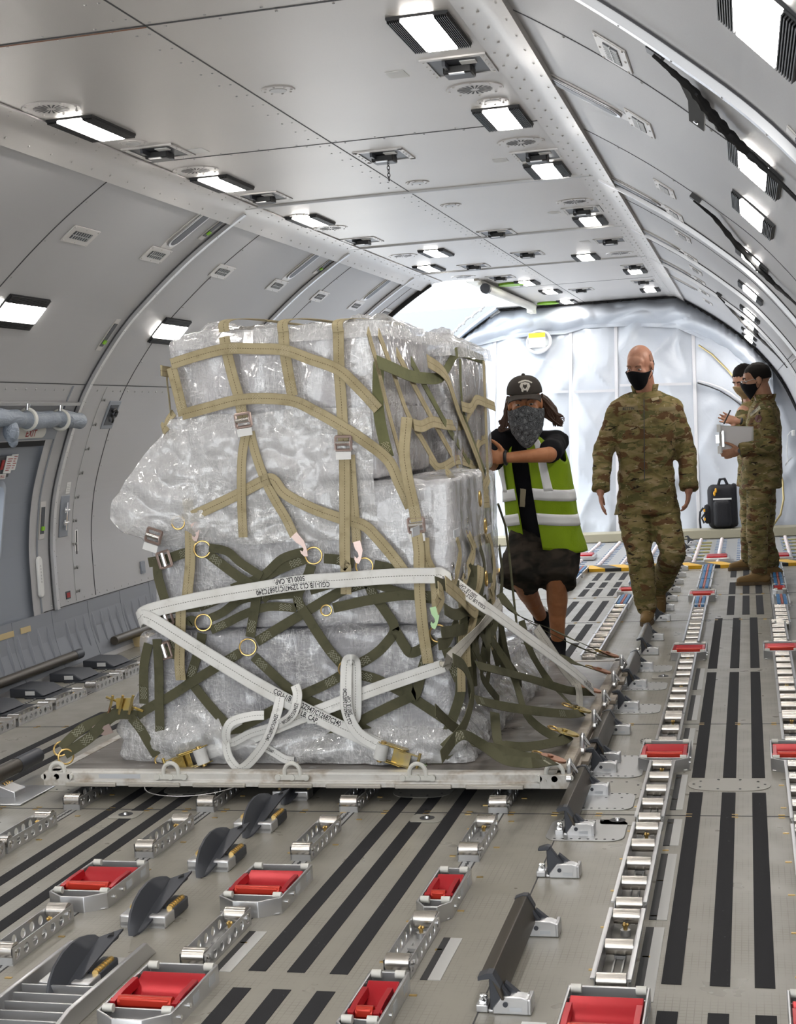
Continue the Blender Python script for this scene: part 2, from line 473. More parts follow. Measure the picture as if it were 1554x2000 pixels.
    # lower kick panels with pressed ribs
    for s in 'LR':
        b = MB()
        zs = [.03, .12, .22, .32, .40]
        for za, zb in zip(zs[:-1], zs[1:]):
            for ya, yb in ((Y0, YD0 if s == 'L' else Y1),):
                z0l = za
                b.add([wall(s, za, ya, .004)[0], wall(s, za, yb, .004)[0], wall(s, zb, yb, .004)[0], wall(s, zb, ya, .004)[0]], [(0, 1, 2, 3)], True)
        yy = 4.0
        while yy < 13.2:
            if not any(abs(yy-q) < .07 for q in (8.14, 10.43)):
                pts = []; 
                for k in range(7):
                    p, t, n = wall(s, .09+k*.04, yy, -.003); pts.append(p)
                b.tube(pts, [.004, .015, .019, .02, .019, .015, .004], 8)
            yy += .125
        k = 4.02
        while k < 13.2:
            p, t, n = wall(s, .2, k, .006)
            arc_strip(b, s, k+.06, .006, .007, .03, .4); k += .5
        trim(b, M_DADO)
    # the longer kick panel reaches up beside the exit door
    b = MB(); arc_strip(b, 'L', EX[1]+.1, .012, .006, .405, 1.8)
    trim(b, M_DADO)
    # cargo door frame: bright edge strips of the opening
    b = MB(); arc_strip(b, 'L', YD0-.03, .06, .03, .1, 2.78); arc_strip(b, 'L', YD1+.1, .20, .03, .1, 2.78, -.02); trim(b, mat('frame_blue_white', (.66, .72, .8), .45))
    b = MB(); arc_strip(b, 'L', YD0-.075, .02, .04, .1, 2.78); arc_strip(b, 'L', YD1+.32, .02, .05, .1, 2.78); trim(b, M_RUBBER)
    b = MB(); arc_strip(b, 'L', YD1+.27, .06, .035, .1, 2.78); trim(b, M_ALUM)
    b = MB(); b.b2((-2.47, YD0, ZC-.02), (-2.43, YD1, ZC+.09)); b.b2((-2.60, YD0+.2, ZC+.0), (-2.47, YD1-.1, ZC+.06)); trim(b, M_OFFW)
    return fo
# ================================================================== exit door, curtain, lamps and fittings
def local(b, name, m, parent, **k): return b.build(name, m, parent, **k)
M_ROLLV = mat('rolled_vinyl', (.26, .30, .36), .4, 0, .5, build=lambda n: n.bump(n.noise(n.coord('Object', (1, .35, 1)), 26, 4, .6, .8), .6, .02))
def build_exit_door():
    y0, y1, z0, z1 = EX
    root = tag(thing('door_1', None, None), kind='structure')
    b = MB(); off = -.03
    zs = [z0-.04, .42, .55, .7, .78, .9, 1.0, 1.1, 1.21, 1.3, 1.4, z1+.04]
    ys = [y0-.2, 7.12, 7.54, y1+.28]
    for za, zb in zip(zs[:-1], zs[1:]):
        for ya, yb in zip(ys[:-1], ys[1:]):
            if ya == 7.12 and .77 < za and zb < 1.22: continue
            b.add([wall('L', za, ya, off)[0], wall('L', za, yb, off)[0], wall('L', zb, yb, off)[0], wall('L', zb, ya, off)[0]], [(0, 1, 2, 3)], True)
    b.build('door_panel', M_DOOR, root)
    # dark seal round the door
    b = MB(); arc_strip(b, 'L', y1-.012, .03, .02, z0, z1, -.05); arc_strip(b, 'L', y0+.012, .03, .02, z0, z1, -.05)
    for z in (z0, z1-.03):
        p, t, n = wall('L', z, y0, -.04); q = Vector((p.x, y1, p.z))
        b.add([p, q, q+t*.035, p+t*.035, p+n*.04, q+n*.04, q+t*.035+n*.04, p+t*.035+n*.04], [(4, 5, 6, 7), (0, 1, 5, 4), (3, 2, 6, 7)])
    b.build('door_seal', M_RUBBER, root)
    # window: rounded frame and pane
    def rr(yc, zc, hy, hz, r, off, k=6):
        pts = []
        for cx, cz, a0 in ((hy-r, hz-r, 0), (-hy+r, hz-r, 90), (-hy+r, -hz+r, 180), (hy-r, -hz+r, 270)):
            for i in range(k+1):
                a = math.radians(a0+90*i/k)
                pts.append(wall('L', zc+cz+r*math.sin(a), yc+cx+r*math.cos(a), off)[0])
        return pts
    yc, zc = 7.33, 1.0
    b = MB(); A = rr(yc, zc, .245, .25, .09, -.022); B = rr(yc, zc, .215, .215, .07, -.012); Cc = rr(yc, zc, .19, .19, .06, -.055)
    n = len(A)
    for P, Q in ((A, B), (B, Cc)):
        b.add(P+Q, [(i, (i+1) % n, n+(i+1) % n, n+i) for i in range(n)], True)
    fr = b.build('window_frame', M_DOOR, root)
    b = MB(); D = rr(yc, zc, .20, .2, .06, -.05); E2 = rr(yc, zc, .18, .18, .055, -.045)
    b.add(D+E2, [(i, (i+1) % n, n+(i+1) % n, n+i) for i in range(n)], True); b.build('window_rim', M_CHROME, fr)
    b = MB(); b.add(rr(yc, zc, .2, .2, .06, -.056), [tuple(range(n))])
    g = mat('window_pane', (.9, .95, 1), .05)
    nt = NT(g.node_tree, g.node_tree.nodes['Principled BSDF'])
    t = nt.n('ShaderNodeBsdfTransparent'); mx = nt.n('ShaderNodeMixShader'); mx.inputs[0].default_value = .12
    nt.l(t.outputs[0], mx.inputs[1]); nt.l(nt.b.outputs[0], mx.inputs[2]); nt.l(mx.outputs[0], g.node_tree.nodes['Material Output'].inputs[0])
    b.build('window_pane', g, fr)
    # door handle pocket with red and white placards
    def plate(name, yc, zc, wy, wz, m, off, par, t=.006):
        b = MB(); b.M = wallM('L', zc, yc, off); b.box((0, 0, t/2), (wy, wz, t)); return b.build(name, m, par, mods=BEV(.004))
    hp = plate('handle_pocket', 7.44, 1.33, .2, .13, M_DKGREY, -.03, root, .02)
    pl = plate('placard', 7.50, 1.345, .085, .11, M_WHITE, -.008, root)
    p2 = plate('placard', 7.585, 1.35, .075, .10, M_WHITE, -.026, root)
    p3 = plate('placard', 7.43, 1.345, .03, .06, M_REDINK, -.008, root)
    for par, y, z, off_ in ((pl, 7.50, 1.345, -.0018), (p2, 7.585, 1.35, -.0198)):
        b = MB(); b.M = wallM('L', z, y, off_)
        for k in range(6): b.box((-.004*(k % 3), .036-k*.014, 0), (.055-.008*(k % 3), .0045, .0008))
        b.build('print', M_REDINK, par)
    t = wall('L', 1.28, 7.5)[1]
    pb = MB(); pb.M = wallM('L', 1.277, 7.46, -.024); pb.box((0, 0, .01), (.075, .03, .02)); po = pb.build('pull_tab', M_WHITE, root)
    lettering('PULL', .022, wall('L', 1.27, 7.46, -.0030)[0], (0, 1, 0), t, M_REDINK, po)
    # lower handle with red square
    lp = plate('lower_pocket', 7.40, .66, .16, .16, M_DOOR, -.026, root, .016); plate('red_marker', 7.43, .66, .07, .035, M_REDO, -.012, root)
    # sill plates with tan scuff tapes
    for k in range(4):
        b = MB(); b.M = wallM('L', .335, 6.92+.27*k, .004); b.box((0, 0, .003), (.25 if k != 3 else .12, .035, .004)); b.build('sill_tape', M_TAN, root)
    # EXIT sign above the door
    sg = thing('exit_sign', 'off-white rounded sign reading EXIT in red above the side door', 'sign', M=wallM('L', 1.535, 7.58, .0))
    b = MB(); pts = []
    for cx, a0 in ((.17, -90), (-.17, 90)):
        for i in range(7):
            a = math.radians(a0+180*i/6); pts.append((cx+.036*math.cos(a), .036*math.sin(a)))
    b.prism(pts, 0, .03, 'z'); b.build('sign_body', M_OFFW, sg, mods=BEV(.006, 2))
    lettering('EXIT', .062, (.02, -.021, .031), (1, 0, 0), (0, 1, 0), M_REDINK, sg)
    # lintel panel behind the sign
    b = MB(); b.M = wallM('L', 1.545, 7.35, .002); b.box((0, 0, .008), (1.2, .12, .014)); o = b.build('lintel', M_DOOR, root)
    # rolled-up curtain above
    rc = thing('rolled_curtain', 'grey vinyl curtain rolled up and strapped above the side door', 'curtain', tuple(wall('L', 1.62, 7.6, .06)[0]))
    L0 = rc.location.copy()
    b = MB(); path = []; rr_ = []
    for i in range(40):
        y = 6.7+i*(8.20-6.7)/39
        p, t, n_ = wall('L', 1.625+.006*math.sin(y*9)-.02*(y-7.6), y, .055); path.append(p)
        rr_.append(.052+.010*noise.noise(Vector((y*7, 0, 3)))-(.03 if i > 37 else 0)-.012*max(0, math.cos((y-7.38)*2*PI/.42))**8)
    b.tube(path, rr_, 20)
    o = b.build('roll', M_ROLLV, rc, off=L0)
    for y in (7.45, 7.86):
        b = MB(); p, t, n_ = wall('L', 1.625-.02*(y-7.6), y, .055)
        b.tube([p+t*(.058*math.cos(a))+n_*(.058*math.sin(a)) for a in [2*PI*i/20 for i in range(20)]], .012, 6, True); b.build('strap', M_OFFW, rc, off=L0)
        b = MB(); b.cyl(p+t*.05-n_*.02, p+t*.085-n_*.03, .014, n=10); b.build('snap', M_CHROME, rc, off=L0)
    b = MB()
    for i in range(1):
        p, t, n_ = wall('L', 1.575, 7.235, .09)
        b.ell(p, (.045, .05, .07), 14, 10); b.ell(p+Vector((0, .015, -.05)), (.03, .03, .045), 12, 8)
    o = b.build('loose_end', M_ROLLV, rc, off=L0)
    b = MB(); b.M = wallM('L', 1.70, 7.45, .0); b.box((0, 0, .012), (1.5, .02, .02)); b.M = None; b.build('rail', M_ALUM, rc, off=L0)
def build_curtain(fo):
    rc = thing('bulkhead_curtain', 'large grey vinyl curtain with vertical seams hanging across the far bulkhead', 'curtain', (XC, CY(0), 0))
    off = rc.location.copy()
    xs = [aty(u, 880, CY(1.0)).x for u in (962, 1114, 1205, 1360)]
    edges = [-99]+xs+[99]
    def lim(z):
        x = wall_x(z)+.02; return x, 2*XC-x
    def fold(x, z, k):
        a = noise.noise(Vector((x*1.1+z*.8, z*.7-x*.3, k)))*.07
        b = noise.noise(Vector((x*2.4+z*1.6, z*.5-x*.5, k+9))); c = abs(noise.noise(Vector((x*1.5-z*.9, z*.7, k+21)))); d = abs(noise.noise(Vector((x*2.6+z*1.9, z*.8-x*.6, k+31))))
        return a+.035*b-.055*(1-c)**6-.03*(1-d)**8
    for k in range(5):
        b = MB()
        def fn(u, v, k=k):
            z = .06+v*2.68; l, r = lim(z)
            xa, xb = max(edges[k], l), min(edges[k+1], r)
            if xb < xa: xa = xb = min(max(xa, l), r)
            x = xa+(xb-xa)*u
            return Vector((x, CY(z)+fold(x, z, 0)*min(1, 6*u*(1-u)+.15), z))
        b.grid(fn, 44, 60); b.build('curtain_panel', M_CURT, rc, off=off)
    for x in xs:
        b = MB(); ptsz = [.06+i*.09 for i in range(29)]
        for w_, dep, m_ in ((.022, .014, 0),):
            for za, zb in zip(ptsz[:-1], ptsz[1:]):
                if abs(x-XC) > abs(lim(zb)[0]-XC)-.03: continue
                q = lambda z, dx, d: (x+dx, CY(z)-d, z)
                b.add([q(za, -w_, .004), q(za, w_, .004), q(zb, w_, .004), q(zb, -w_, .004), q(za, -w_*.8, .022), q(za, w_*.8, .022), q(zb, w_*.8, .022), q(zb, -w_*.8, .022)], [(4, 5, 6, 7), (0, 4, 7, 3), (1, 5, 6, 2)])
        b.build('seam_strip', M_SEAMC, rc, off=off)
    # horizontal seam tapes
    for (u0, u1, v) in ((1040, 1110, 770), (1120, 1200, 768), (1210, 1350, 755)):
        p, q = aty(u0, v, CY(1.55)-.03), aty(u1, v-3, CY(1.55)-.03)
        b = MB(); b.add([p, q, q+Vector((0, 0, .03)), p+Vector((0, 0, .03))], [(0, 1, 2, 3)]); b.build('seam_tape', M_SEAMC, rc, off=off)
    # drooping valance
    b = MB()
    bot = [(885, 705), (930, 675), (985, 662), (1040, 655), (1100, 652), (1140, 640), (1230, 636), (1320, 640), (1370, 662), (1420, 690), (1470, 730), (1510, 800)]
    bw = [aty(u, v, CY(2.4)-.12) for u, v in bot]
    def zb(x):
        for p, q in zip(bw[:-1], bw[1:]):
            if p.x <= x <= q.x: return p.z+(q.z-p.z)*(x-p.x)/(q.x-p.x)
        return bw[0].z if x < bw[0].x else bw[-1].z
    def top(x):
        if XL <= x <= XR: return ZC-.01
        h = abs(x-XC)
        for p in reversed(PROF):
            if XC-p.x >= h+.02: return p.y
        return .5
    xa, xb = bw[0].x, bw[-1].x
    def fv(u, v):
        x = xa+(xb-xa)*u; t = top(x); z = zb(x)+(t-zb(x))*v
        z = min(z, t)
        bul = math.sin(PI*min(1, (1-v)*1.15))*.16+.02
        w = noise.noise(Vector((x*2.1+z*1.5, z*4.5-x*.6, 4)))*.07+abs(noise.noise(Vector((x*3-z*2.5, z*5+x, 14))))*.10
        return Vector((x, CY(z)-.02-bul-w*min(1, 5*v*(1-v)+.3), z))
    b.grid(fv, 150, 30); b.build('valance', M_CURT, rc, off=off)
    # porthole ring with a yellow placard
    c = aty(1052, 668, CY(2.2)-.06); y = Vector((1, 0, 0)); z = Vector((0, .4, 1)).normalized()
    b = MB(); b.tube([c+y*.14*math.cos(a)+z*.14*math.sin(a) for a in [2*PI*i/28 for i in range(28)]], .018, 8, True); b.build('porthole_ring', M_SEAMC, rc, off=off)
    b = MB(); b.disc(c+Vector((0, .01, 0)), .135, (0, -1, .4), 28); po = b.build('porthole', mat('porthole_pale', (.7, .73, .76), .3), rc, off=off)
    b = MB(); q = c+Vector((-.02, -.012, .055)); b.add([q+y*-.1+z*-.13, q+y*.1+z*-.13, q+y*.1+z*.06, q+y*-.1+z*.06], [(0, 1, 2, 3)]); b.build('placard', M_WHITE, po, off=off)
    b = MB(); q = c+Vector((-.02, -.016, .055)); b.add([q+y*-.1+z*.0, q+y*.1+z*.0, q+y*.1+z*.06, q+y*-.1+z*.06], [(0, 1, 2, 3)]); b.build('yellow_band', M_YELLOW, po, off=off)
    # curved zip and door-shaped seam at the right
    for pts, r, m, nm in (([(1364, 674), (1390, 692), (1420, 722), (1445, 752), (1480, 810), (1510, 880), (1528, 940), (1530, 975), (1524, 1005), (1508, 1028)], .012, M_ZIP, 'curved_zip'),
                          ([(1362, 748), (1385, 755), (1405, 763), (1425, 775), (1445, 790), (1462, 808)], .008, M_INK, 'flap_seam'),
                          ([(1362, 744), (1385, 750), (1407, 758), (1427, 769), (1448, 785)], .016, M_SEAMC, 'flap_tape')):
        P = []
        for u, v in pts:
            p = aty(u, v, CY(1.4)); p = aty(u, v, CY(p.z)-.075); P.append(p)
        b = MB(); b.tube(P, r, 6); b.build(nm, m, rc, off=off)
    # edge battens round the frame
    b = MB()
    for s in 'LR':
        pts = [wall(s, .1+i*.1, CY(.1+i*.1)-.06, .02)[0] for i in range(27)]
        b.tube(pts, .014, 6)
        for p in pts[::2]: b.ell(p+Vector((0, -.02, 0)), (.014,)*3, 8, 6)
    b.tube([(XL, CY(2.78)-.09, ZC-.02), (XR, CY(2.78)-.09, ZC-.02)], .014, 6)
    for k in range(14): b.ell((XL+k*(XR-XL)/13, CY(2.78)-.11, ZC-.02), (.014,)*3, 8, 6)
    b.build('edge_cord', M_RUBBER, rc, off=off)
    # sill beam, hazard strip
    b = MB(); b.b2((-4.2, 15.85, 0), (.55, 16.12, .10)); b.build('sill_beam', mat('sill_beige', (.40, .37, .27), .45), fo, mods=BEV(.01))
    b = MB(); b.b2((-4.2, 12.93, .0), (.62, 13.22, .03)); b.build('hazard_strip', M_HAZ, fo)
def build_lamps():
    def lamp(label, M, group, L=.43, W=.21):
        global LAMP0
        if 'LAMP0' in globals(): return dup(LAMP0, label=label, M=M, group=group)
        r = thing('panel_lamp', label, 'lamp', group=group, M=M)
        b = MB(); b.box((0, 0, .004), (L, W, .008))
        b.build('frame', M_BLACK, r)
        for sg in (1, -1):
            b = MB()
            for k in range(7):
                b.box((0, sg*(W/2-.005-k*.0068), .012), (L*.98, .003, .014))
            b.box((0, sg*(W/2-.026), .009), (L, .046, .006))
            b.build('cooling_fin', M_BLACK, r)
        b = MB(); b.box((0, 0, .013), (L*.985, W-.105, .008)); b.build('diffuser', M_GLOW, r)
        LAMP0 = r; return r
    ceil_r = [(-1.0, y) for y in (-1.2, .3, 1.8, 3.3, 4.84, 6.34, 7.79, 9.98)]+[(-1.28, 12.24), (-.98, 13.8), (-.99, 16.1)]
    ceil_l = [(-2.66, y) for y in (-1.2, .3, 1.8, 3.5, 5.65, 7.2, 8.77)]+[(-2.33, 11.04), (-2.62, 12.08), (-2.07, 14.11), (-2.0, 15.31), (-2.01, 16.85)]
    n = 0
    for x, y in ceil_r:
        if y > 4: n += 1
        lamp('bright panel lamp in the ceiling row nearest the right wall, %s from the camera' % ORD[max(n-1, 0)] if y > 4 else 'ceiling panel lamp behind the photographer', ceilM(x, y), 'ceiling lamps')
    n = 0
    for x, y in ceil_l:
        if y > 4: n += 1
        lamp('bright panel lamp in the ceiling row nearest the left wall, %s from the camera' % ORD[max(n-1, 0)] if y > 4 else 'ceiling panel lamp behind the photographer', ceilM(x, y), 'ceiling lamps')
    for i, y in enumerate((-.6, 1.0, 2.83, 4.55, 5.68, 7.42, 9.58, 11.85, 13.43, 15.17, 16.4)):
        lamp('bright panel lamp on the curved right wall, %s from the camera' % ORD[i-2] if i > 1 else 'right wall panel lamp behind the photographer', wallM('R', 2.18, y), 'wall lamps', .5)
    for i, y in enumerate((-.6, 1.0, 3.0, 4.9, 6.84, 8.85, 9.95, 11.9)):
        lamp(('bright panel lamp on the curved left wall, %s from the camera' % ORD[i-4]) if i > 3 else 'left wall panel lamp behind the photographer', wallM('L', 2.16, y), 'wall lamps', .44)
    # ---- recessed service boxes in the ceiling
    proto = {}
    def item(kind, label, M, mk, group):
        if kind in proto: return dup(proto[kind], label=label, M=M, group=group)
        r = mk(label, M, group); proto[kind] = r; return r
    def mk_box(label, M, group):
        r = thing('service_recess', label, 'ceiling fitting', group=group, M=M)
        b = MB(); L, W = .30, .25
        for sx in (1, -1): b.box((sx*(L/2-.012), 0, .003), (.024, W, .006)); b.box((0, sx*(W/2-.012), .003), (L, .024, .006))
        for k in range(5):
            for sx in (1, -1): rivet(b, (-L/2+.03+k*.06, sx*(W/2-.012), .006), (0, 0, 1), .005)
        b.build('flange', M_PANEL, r)
        b = MB(); b.box((0, 0, .001), (L-.04, W-.04, .002)); b.box((0, -.04, .012), (L-.08, .012, .024)); b.build('recess_tray', M_DKGREY, r)
        b = MB(); b.box((.02, -.005, .018), (.10, .11, .034)); s = b.build('socket_block', M_BLACK, r, mods=BEV(.006))
        b = MB(); b.box((.0725, -.005, .018), (.006, .06, .018)); b.build('socket_rim', M_ALU, s); b = MB(); b.box((-.035, -.005, .036), (.02, .06, .004)); b.build('socket_rim', M_ALU, s)
        b = MB(); b.box((-.06, .045, .005), (.05, .06, .004)); b.build('placard', M_WHITE, r)
        return r
    pts = [(897, 128), (310, 296), (515, 384), (707, 469), (750, 303), (1050, 303), (1137, 410), (1192, 469), (970, 454), (1030, 495), (925, 519), (977, 541), (1240, 519), (1257, 549), (1135, 565)]
    wh = ['beside the nearest ceiling lamp on the right', 'beside the nearest ceiling lamp on the left', 'after the second left ceiling lamp', 'with a pale cross latch after the third left ceiling lamp', 'with a chain hanging in the middle of the ceiling', 'between the second and third right ceiling lamps', 'before the fourth right ceiling lamp', 'behind the fourth right ceiling lamp', 'small, on the ceiling centre line', 'further along the ceiling centre line', 'before the cargo door opening', 'over the cargo door opening', 'over the right far lamps', 'nearest the far curtain on the right', 'nearest the far curtain in the middle']
    for (u, v), w_ in zip(pts, wh):
        p = onc(u, v); item('box', 'recessed ceiling service box %s' % w_, ceilM(p.x, p.y), mk_box, 'ceiling service boxes')
    p = onc(757, 305)
    c = thing('hanging_chain', 'short dark chain hanging from the open ceiling box', 'chain', (p.x, p.y, ZC))
    b = MB()
    for i in range(5): b.tube([Vector((.006*math.cos(a)*(1 if i % 2 else .3), .006*math.cos(a)*(0.3 if i % 2 else 1), -.04-.018*i+.011*math.sin(a))) for a in [2*PI*k/10 for k in range(10)]], .0022, 5, True)
    b.build('links', M_BLACK, c)
    def mk_spk(label, M, group):
        r = thing('round_speaker', label, 'speaker', group=group, M=M)
        b = MB(); b.cyl((0, 0, 0), (0, 0, .004), .118, .115, 36); 
        for k in range(8): rivet(b, (.105*math.cos(k*PI/4), .105*math.sin(k*PI/4), .004), (0, 0, 1), .006)
        b.build('cover', M_PANEL, r)
        b = MB()
        for k in range(20):
            a = 2*PI*k/20; d = Vector((math.cos(a), math.sin(a), 0)); q = Vector((-d.y, d.x, 0))
            z = Vector((0, 0, .0048))
            b.add([d*.018+q*.0015+z, d*.072+q*.005+z, d*.072-q*.005+z, d*.018-q*.0015+z], [(0, 1, 2, 3)])
        b.build('grille_slot', M_SEAM, r)
        return r
    pts = [(100, 211), (382, 332), (645, 445), (927, 173), (1017, 277), (1122, 393), (787, 499), (1210, 494), (905, 540)]
    wh = ['in front of the nearest left ceiling lamp', 'in front of the second left ceiling lamp', 'behind the third left ceiling lamp', 'behind the nearest right ceiling lamp', 'behind the second right ceiling lamp', 'in front of the fourth right ceiling lamp', 'left of the ceiling centre, past the third splice', 'beside the fifth right ceiling lamp', 'before the cargo door opening']
    for (u, v), w_ in zip(pts, wh):
        p = onc(u, v); item('spk', 'round slotted speaker cover %s' % w_, ceilM(p.x, p.y), mk_spk, 'ceiling speakers')
    def mk_cap(label, M, group):
        r = thing('round_fitting', label, 'ceiling fitting', group=group, M=M)
        b = MB(); b.cyl((0, 0, 0), (0, 0, .004), .068, .065, 28)
        for k in range(8): rivet(b, (.055*math.cos(k*PI/4), .055*math.sin(k*PI/4), .004), (0, 0, 1), .006)
        b.build('ring', M_PANEL, r); b = MB(); b.cyl((0, 0, .004), (0, 0, .006), .035, .034, 24); b.build('centre', M_ALUM, r); return r
    pts = [(260, 279), (543, 175), (962, 197), (815, 356), (880, 400), (585, 421)]
    wh = ['between the nearest left lamp and its service box', 'with a blue-grey centre, left of the ceiling centre line', 'between the nearest right speaker and lamp', 'on the ceiling centre line past the chain', 'on the ceiling past the second splice', 'in front of the third left ceiling lamp']
    for (u, v), w_ in zip(pts, wh):
        p = onc(u, v); item('cap', 'small round riveted cap %s' % w_, ceilM(p.x, p.y), mk_cap, 'ceiling caps')
    for (u, v), w_ in zip([(387, 294), (775, 145), (1082, 415), (1142, 472), (977, 313)], ['beside the left service box', 'bare, left of the nearest right service box', 'left of the fourth right lamp', 'left of the fifth right service box', 'beside the third right service box']):
        p = onc(u, v); b = MB(); b.M = ceilM(p.x, p.y); b.box((0, 0, .001), (.10, .075, .002))
        tag(b.build('ceiling_placard', M_WHITE), 'small white placard on the ceiling %s' % w_, 'label', 'ceiling placards')
    # ---- wall vents, handholds, slots
    def mk_vent(label, M, group):
        r = thing('wall_vent', label, 'vent', group=group, M=M)
        b = MB(); L, W = .29, .115
        b.box((0, 0, .003), (L, W, .006))
        for sx in (-1, 0, 1):
            for sy in (-1, 1): rivet(b, (sx*(L/2-.015), sy*(W/2-.012), .006), (0, 0, 1), .006)
        b.build('plate', M_PANEL, r, mods=BEV(.003))
        b = MB(); b.box((.0, 0, .0065), (.19, .05, .004)); b.build('opening', M_DKGREY, r)
        b = MB()
        for k in range(7): b.box((-.08+k*.0265, 0, .009), (.004, .05, .006))
        b.box((0, .0, .009), (.19, .004, .006)); b.build('louvre', M_ALUM, r); return r
    n = 0
    for s, ys in (('L', (6.77, 7.73, 8.8, 9.91, 10.98, 12.07, 13.1)), ('R', (4.32, 5.41, 7.05, 7.98, 9.04, 10.36, 11.35, 12.29, 13.6, 14.8))):
        for i, y in enumerate(ys):
            item('vent', 'small louvred vent plate on the curved %s wall, %s from the camera' % ('left' if s == 'L' else 'right', ORD[i]), wallM(s, 2.515, y), mk_vent, 'wall vents')
    def mk_hand(label, M, group):
        r = thing('handhold', label, 'handhold', group=group, M=M)
        def ov(b, hl, hw, z0, z1, ins=0):
            pts = []
            for c, a0 in ((hl-hw, 0), (-hl+hw, 180)):
                for i in range(9):
                    a = math.radians(a0+180*i/8); pts.append((hw*math.cos(a+0), c+hw*math.sin(a)) if 1 else 0)
            b.prism(pts, z0, z1, 'z')
        b = MB(); ov(b, .25, .085, 0, .005); b.build('plate', M_PANEL, r, mods=BEV(.002))
        b = MB(); ov(b, .19, .058, .005, .014); b.build('rim', M_ALU, r, mods=BEV(.003))
        b = MB(); ov(b, .172, .040, .014, .0155); b.build('recess', M_DKGREY, r)
        return r
    for s, ys in (('L', (7.76, 9.95, 12.1)), ('R', (5.47, 7.94, 10.25, 12.3, 13.9))):
        for i, y in enumerate(ys):
            item('hand', 'long oval recessed handhold high on the %s wall, %s from the camera' % ('left' if s == 'L' else 'right', ORD[i]), wallM(s, 2.67, y), mk_hand, 'wall handholds')
    def mk_slot(label, M, group):
        r = thing('latch_slot', label, 'latch', group=group, M=M)
        b = MB(); b.box((0, 0, .003), (.07, .24, .006)); b.build('plate', M_PANEL, r, mods=BEV(.003))
        b = MB(); b.box((0, 0, .007), (.045, .17, .003)); b.build('slot', M_DKGREY, r)
        b = MB(); b.box((.0, -.05, .012), (.03, .025, .012)); b.build('green_tab', M_GREEN, r); return r
    k = 0
    for s, z, y, w_ in (('L', 2.69, 8.03, 'beside the first handhold on the left wall'), ('L', 2.69, 10.33, 'beside the second handhold on the left wall'), ('L', 2.10, 8.02, 'between the left wall lamps'), ('L', .98, 8.02, 'right of the side door, with a cable'),
                        ('R', 2.69, 8.25, 'beside the second handhold on the right wall'), ('R', 2.02, 3.6, 'near the right wall frame'), ('R', 2.1, 10.55, 'beside a right wall lamp')):
        item('slot', 'narrow recessed latch slot with green tab %s' % w_, wallM(s, z, y), mk_slot, 'latch slots')
    # ---- things on the left wall beside the exit door
    r = thing('latch_plate', 'grey riveted plate with two chrome latch bolts beside the white wall frame', 'latch', M=wallM('L', .985, 8.31))
    b = MB(); b.box((0, 0, .004), (.12, .27, .008)); b.build('plate', M_DOOR, r, mods=BEV(.01, 3))
    b = MB()
    for q in (-.04, .04): b.cyl((-.03, q, .02), (.03, q, .02), .009, n=10); b.box((0, q, .012), (.03, .035, .012))
    b.box((0, 0, .02), (.012, .18, .012)); b.build('bolt', M_CHROME, r)
    r = thing('hook_recess', 'rounded wall pocket holding a black hook, left of the cargo', 'hook', M=wallM('L', 1.625, 8.66))
    b = MB(); b.box((0, 0, .004), (.17, .2, .008)); b.build('plate', M_DOOR, r, mods=BEV(.02, 4))
    b = MB(); b.box((0, 0, .009), (.12, .145, .003)); b.build('pocket', M_DKGREY, r)
    b = MB(); b.tube([(-.03, .03, .02), (0, .045, .025), (.03, .03, .025), (.028, 0, .025), (.0, -.01, .025), (-.02, .0, .025)], .011, 8); b.tube([(.0, -.01, .025), (.02, -.03, .025), (.03, -.05, .02)], .006, 8); b.build('hook', M_BLACK, r)
    r = thing('wall_placard', 'small white wall placard with grey print above the latch plate', 'label', M=wallM('L', 1.165, 8.33)); b = MB(); b.box((0, 0, .001), (.055, .075, .002)); b.build('card', M_WHITE, r)
    b = MB()
    for k in range(5): b.box((0, .025-k*.012, .0024), (.04, .003, .0006))
    b.build('print', M_ALUM, r)
    r = thing('slot_placard', 'tall white strip with a black slot on the left wall', 'label', M=wallM('L', .79, 8.50)); b = MB(); b.box((0, 0, .001), (.04, .27, .002)); b.build('card', M_WHITE, r); b = MB(); b.box((0, -.01, .0025), (.016, .19, .001)); b.build('slot', M_INK, r)
    lettering('43', .022, (0, .1, .0026), (1, 0, 0), (0, 1, 0), M_INK, r)
    r = thing('white_cover', 'white lozenge-shaped cover right of the side door', 'cover', M=wallM('L', .63, 7.965)); b = MB()
    pts = []
    for c, a0 in ((.1, 0), (-.1, 180)):
        for i in range(7):
            a = math.radians(a0+180*i/6); pts.append((.03*math.cos(a), c+.03*math.sin(a)))
    b.prism(pts, 0, .02, 'z'); b.build('cover', M_WHITE, r, mods=BEV(.008, 3))
    b = MB()
    for k in range(6): b.box((0, .07-k*.02, .0205), (.008, .012, .0008))
    b.build('print', M_ALUM, r)
    r = thing('red_placard', 'small dark red placard low on the left wall by the frame', 'label', M=wallM('L', .47, 8.33)); b = MB(); b.box((0, 0, .002), (.06, .05, .004)); b.build('card', M_DKGREY, r); b = MB(); b.box((0, 0, .0045), (.045, .032, .001)); b.build('red_panel', M_REDINK, r)
    r = thing('small_bracket', 'small grey riveted bracket on the wall left of the cargo', 'bracket', M=wallM('L', .52, 9.5)); b = MB(); b.box((0, 0, .006), (.07, .09, .012))
    for sx in (-1, 1):
        for sy in (-1, 1): rivet(b, (sx*.022, sy*.03, .012), (0, 0, 1), .006)
    b.build('plate', M_DOOR, r, mods=BEV(.004))
    # twin rivet pairs down the seam right of the frame
    b = MB()
    for k in range(9):
        z = 1.72-k*.155
        for dz in (-.0, .0):
            for dy in (-.02, .02):
                p, t, nn = wall('L', z, 8.47+dy); rivet(b, p, nn, .014)
    arc_strip(b, 'L', 8.44, .006, .003, .42, 1.8)
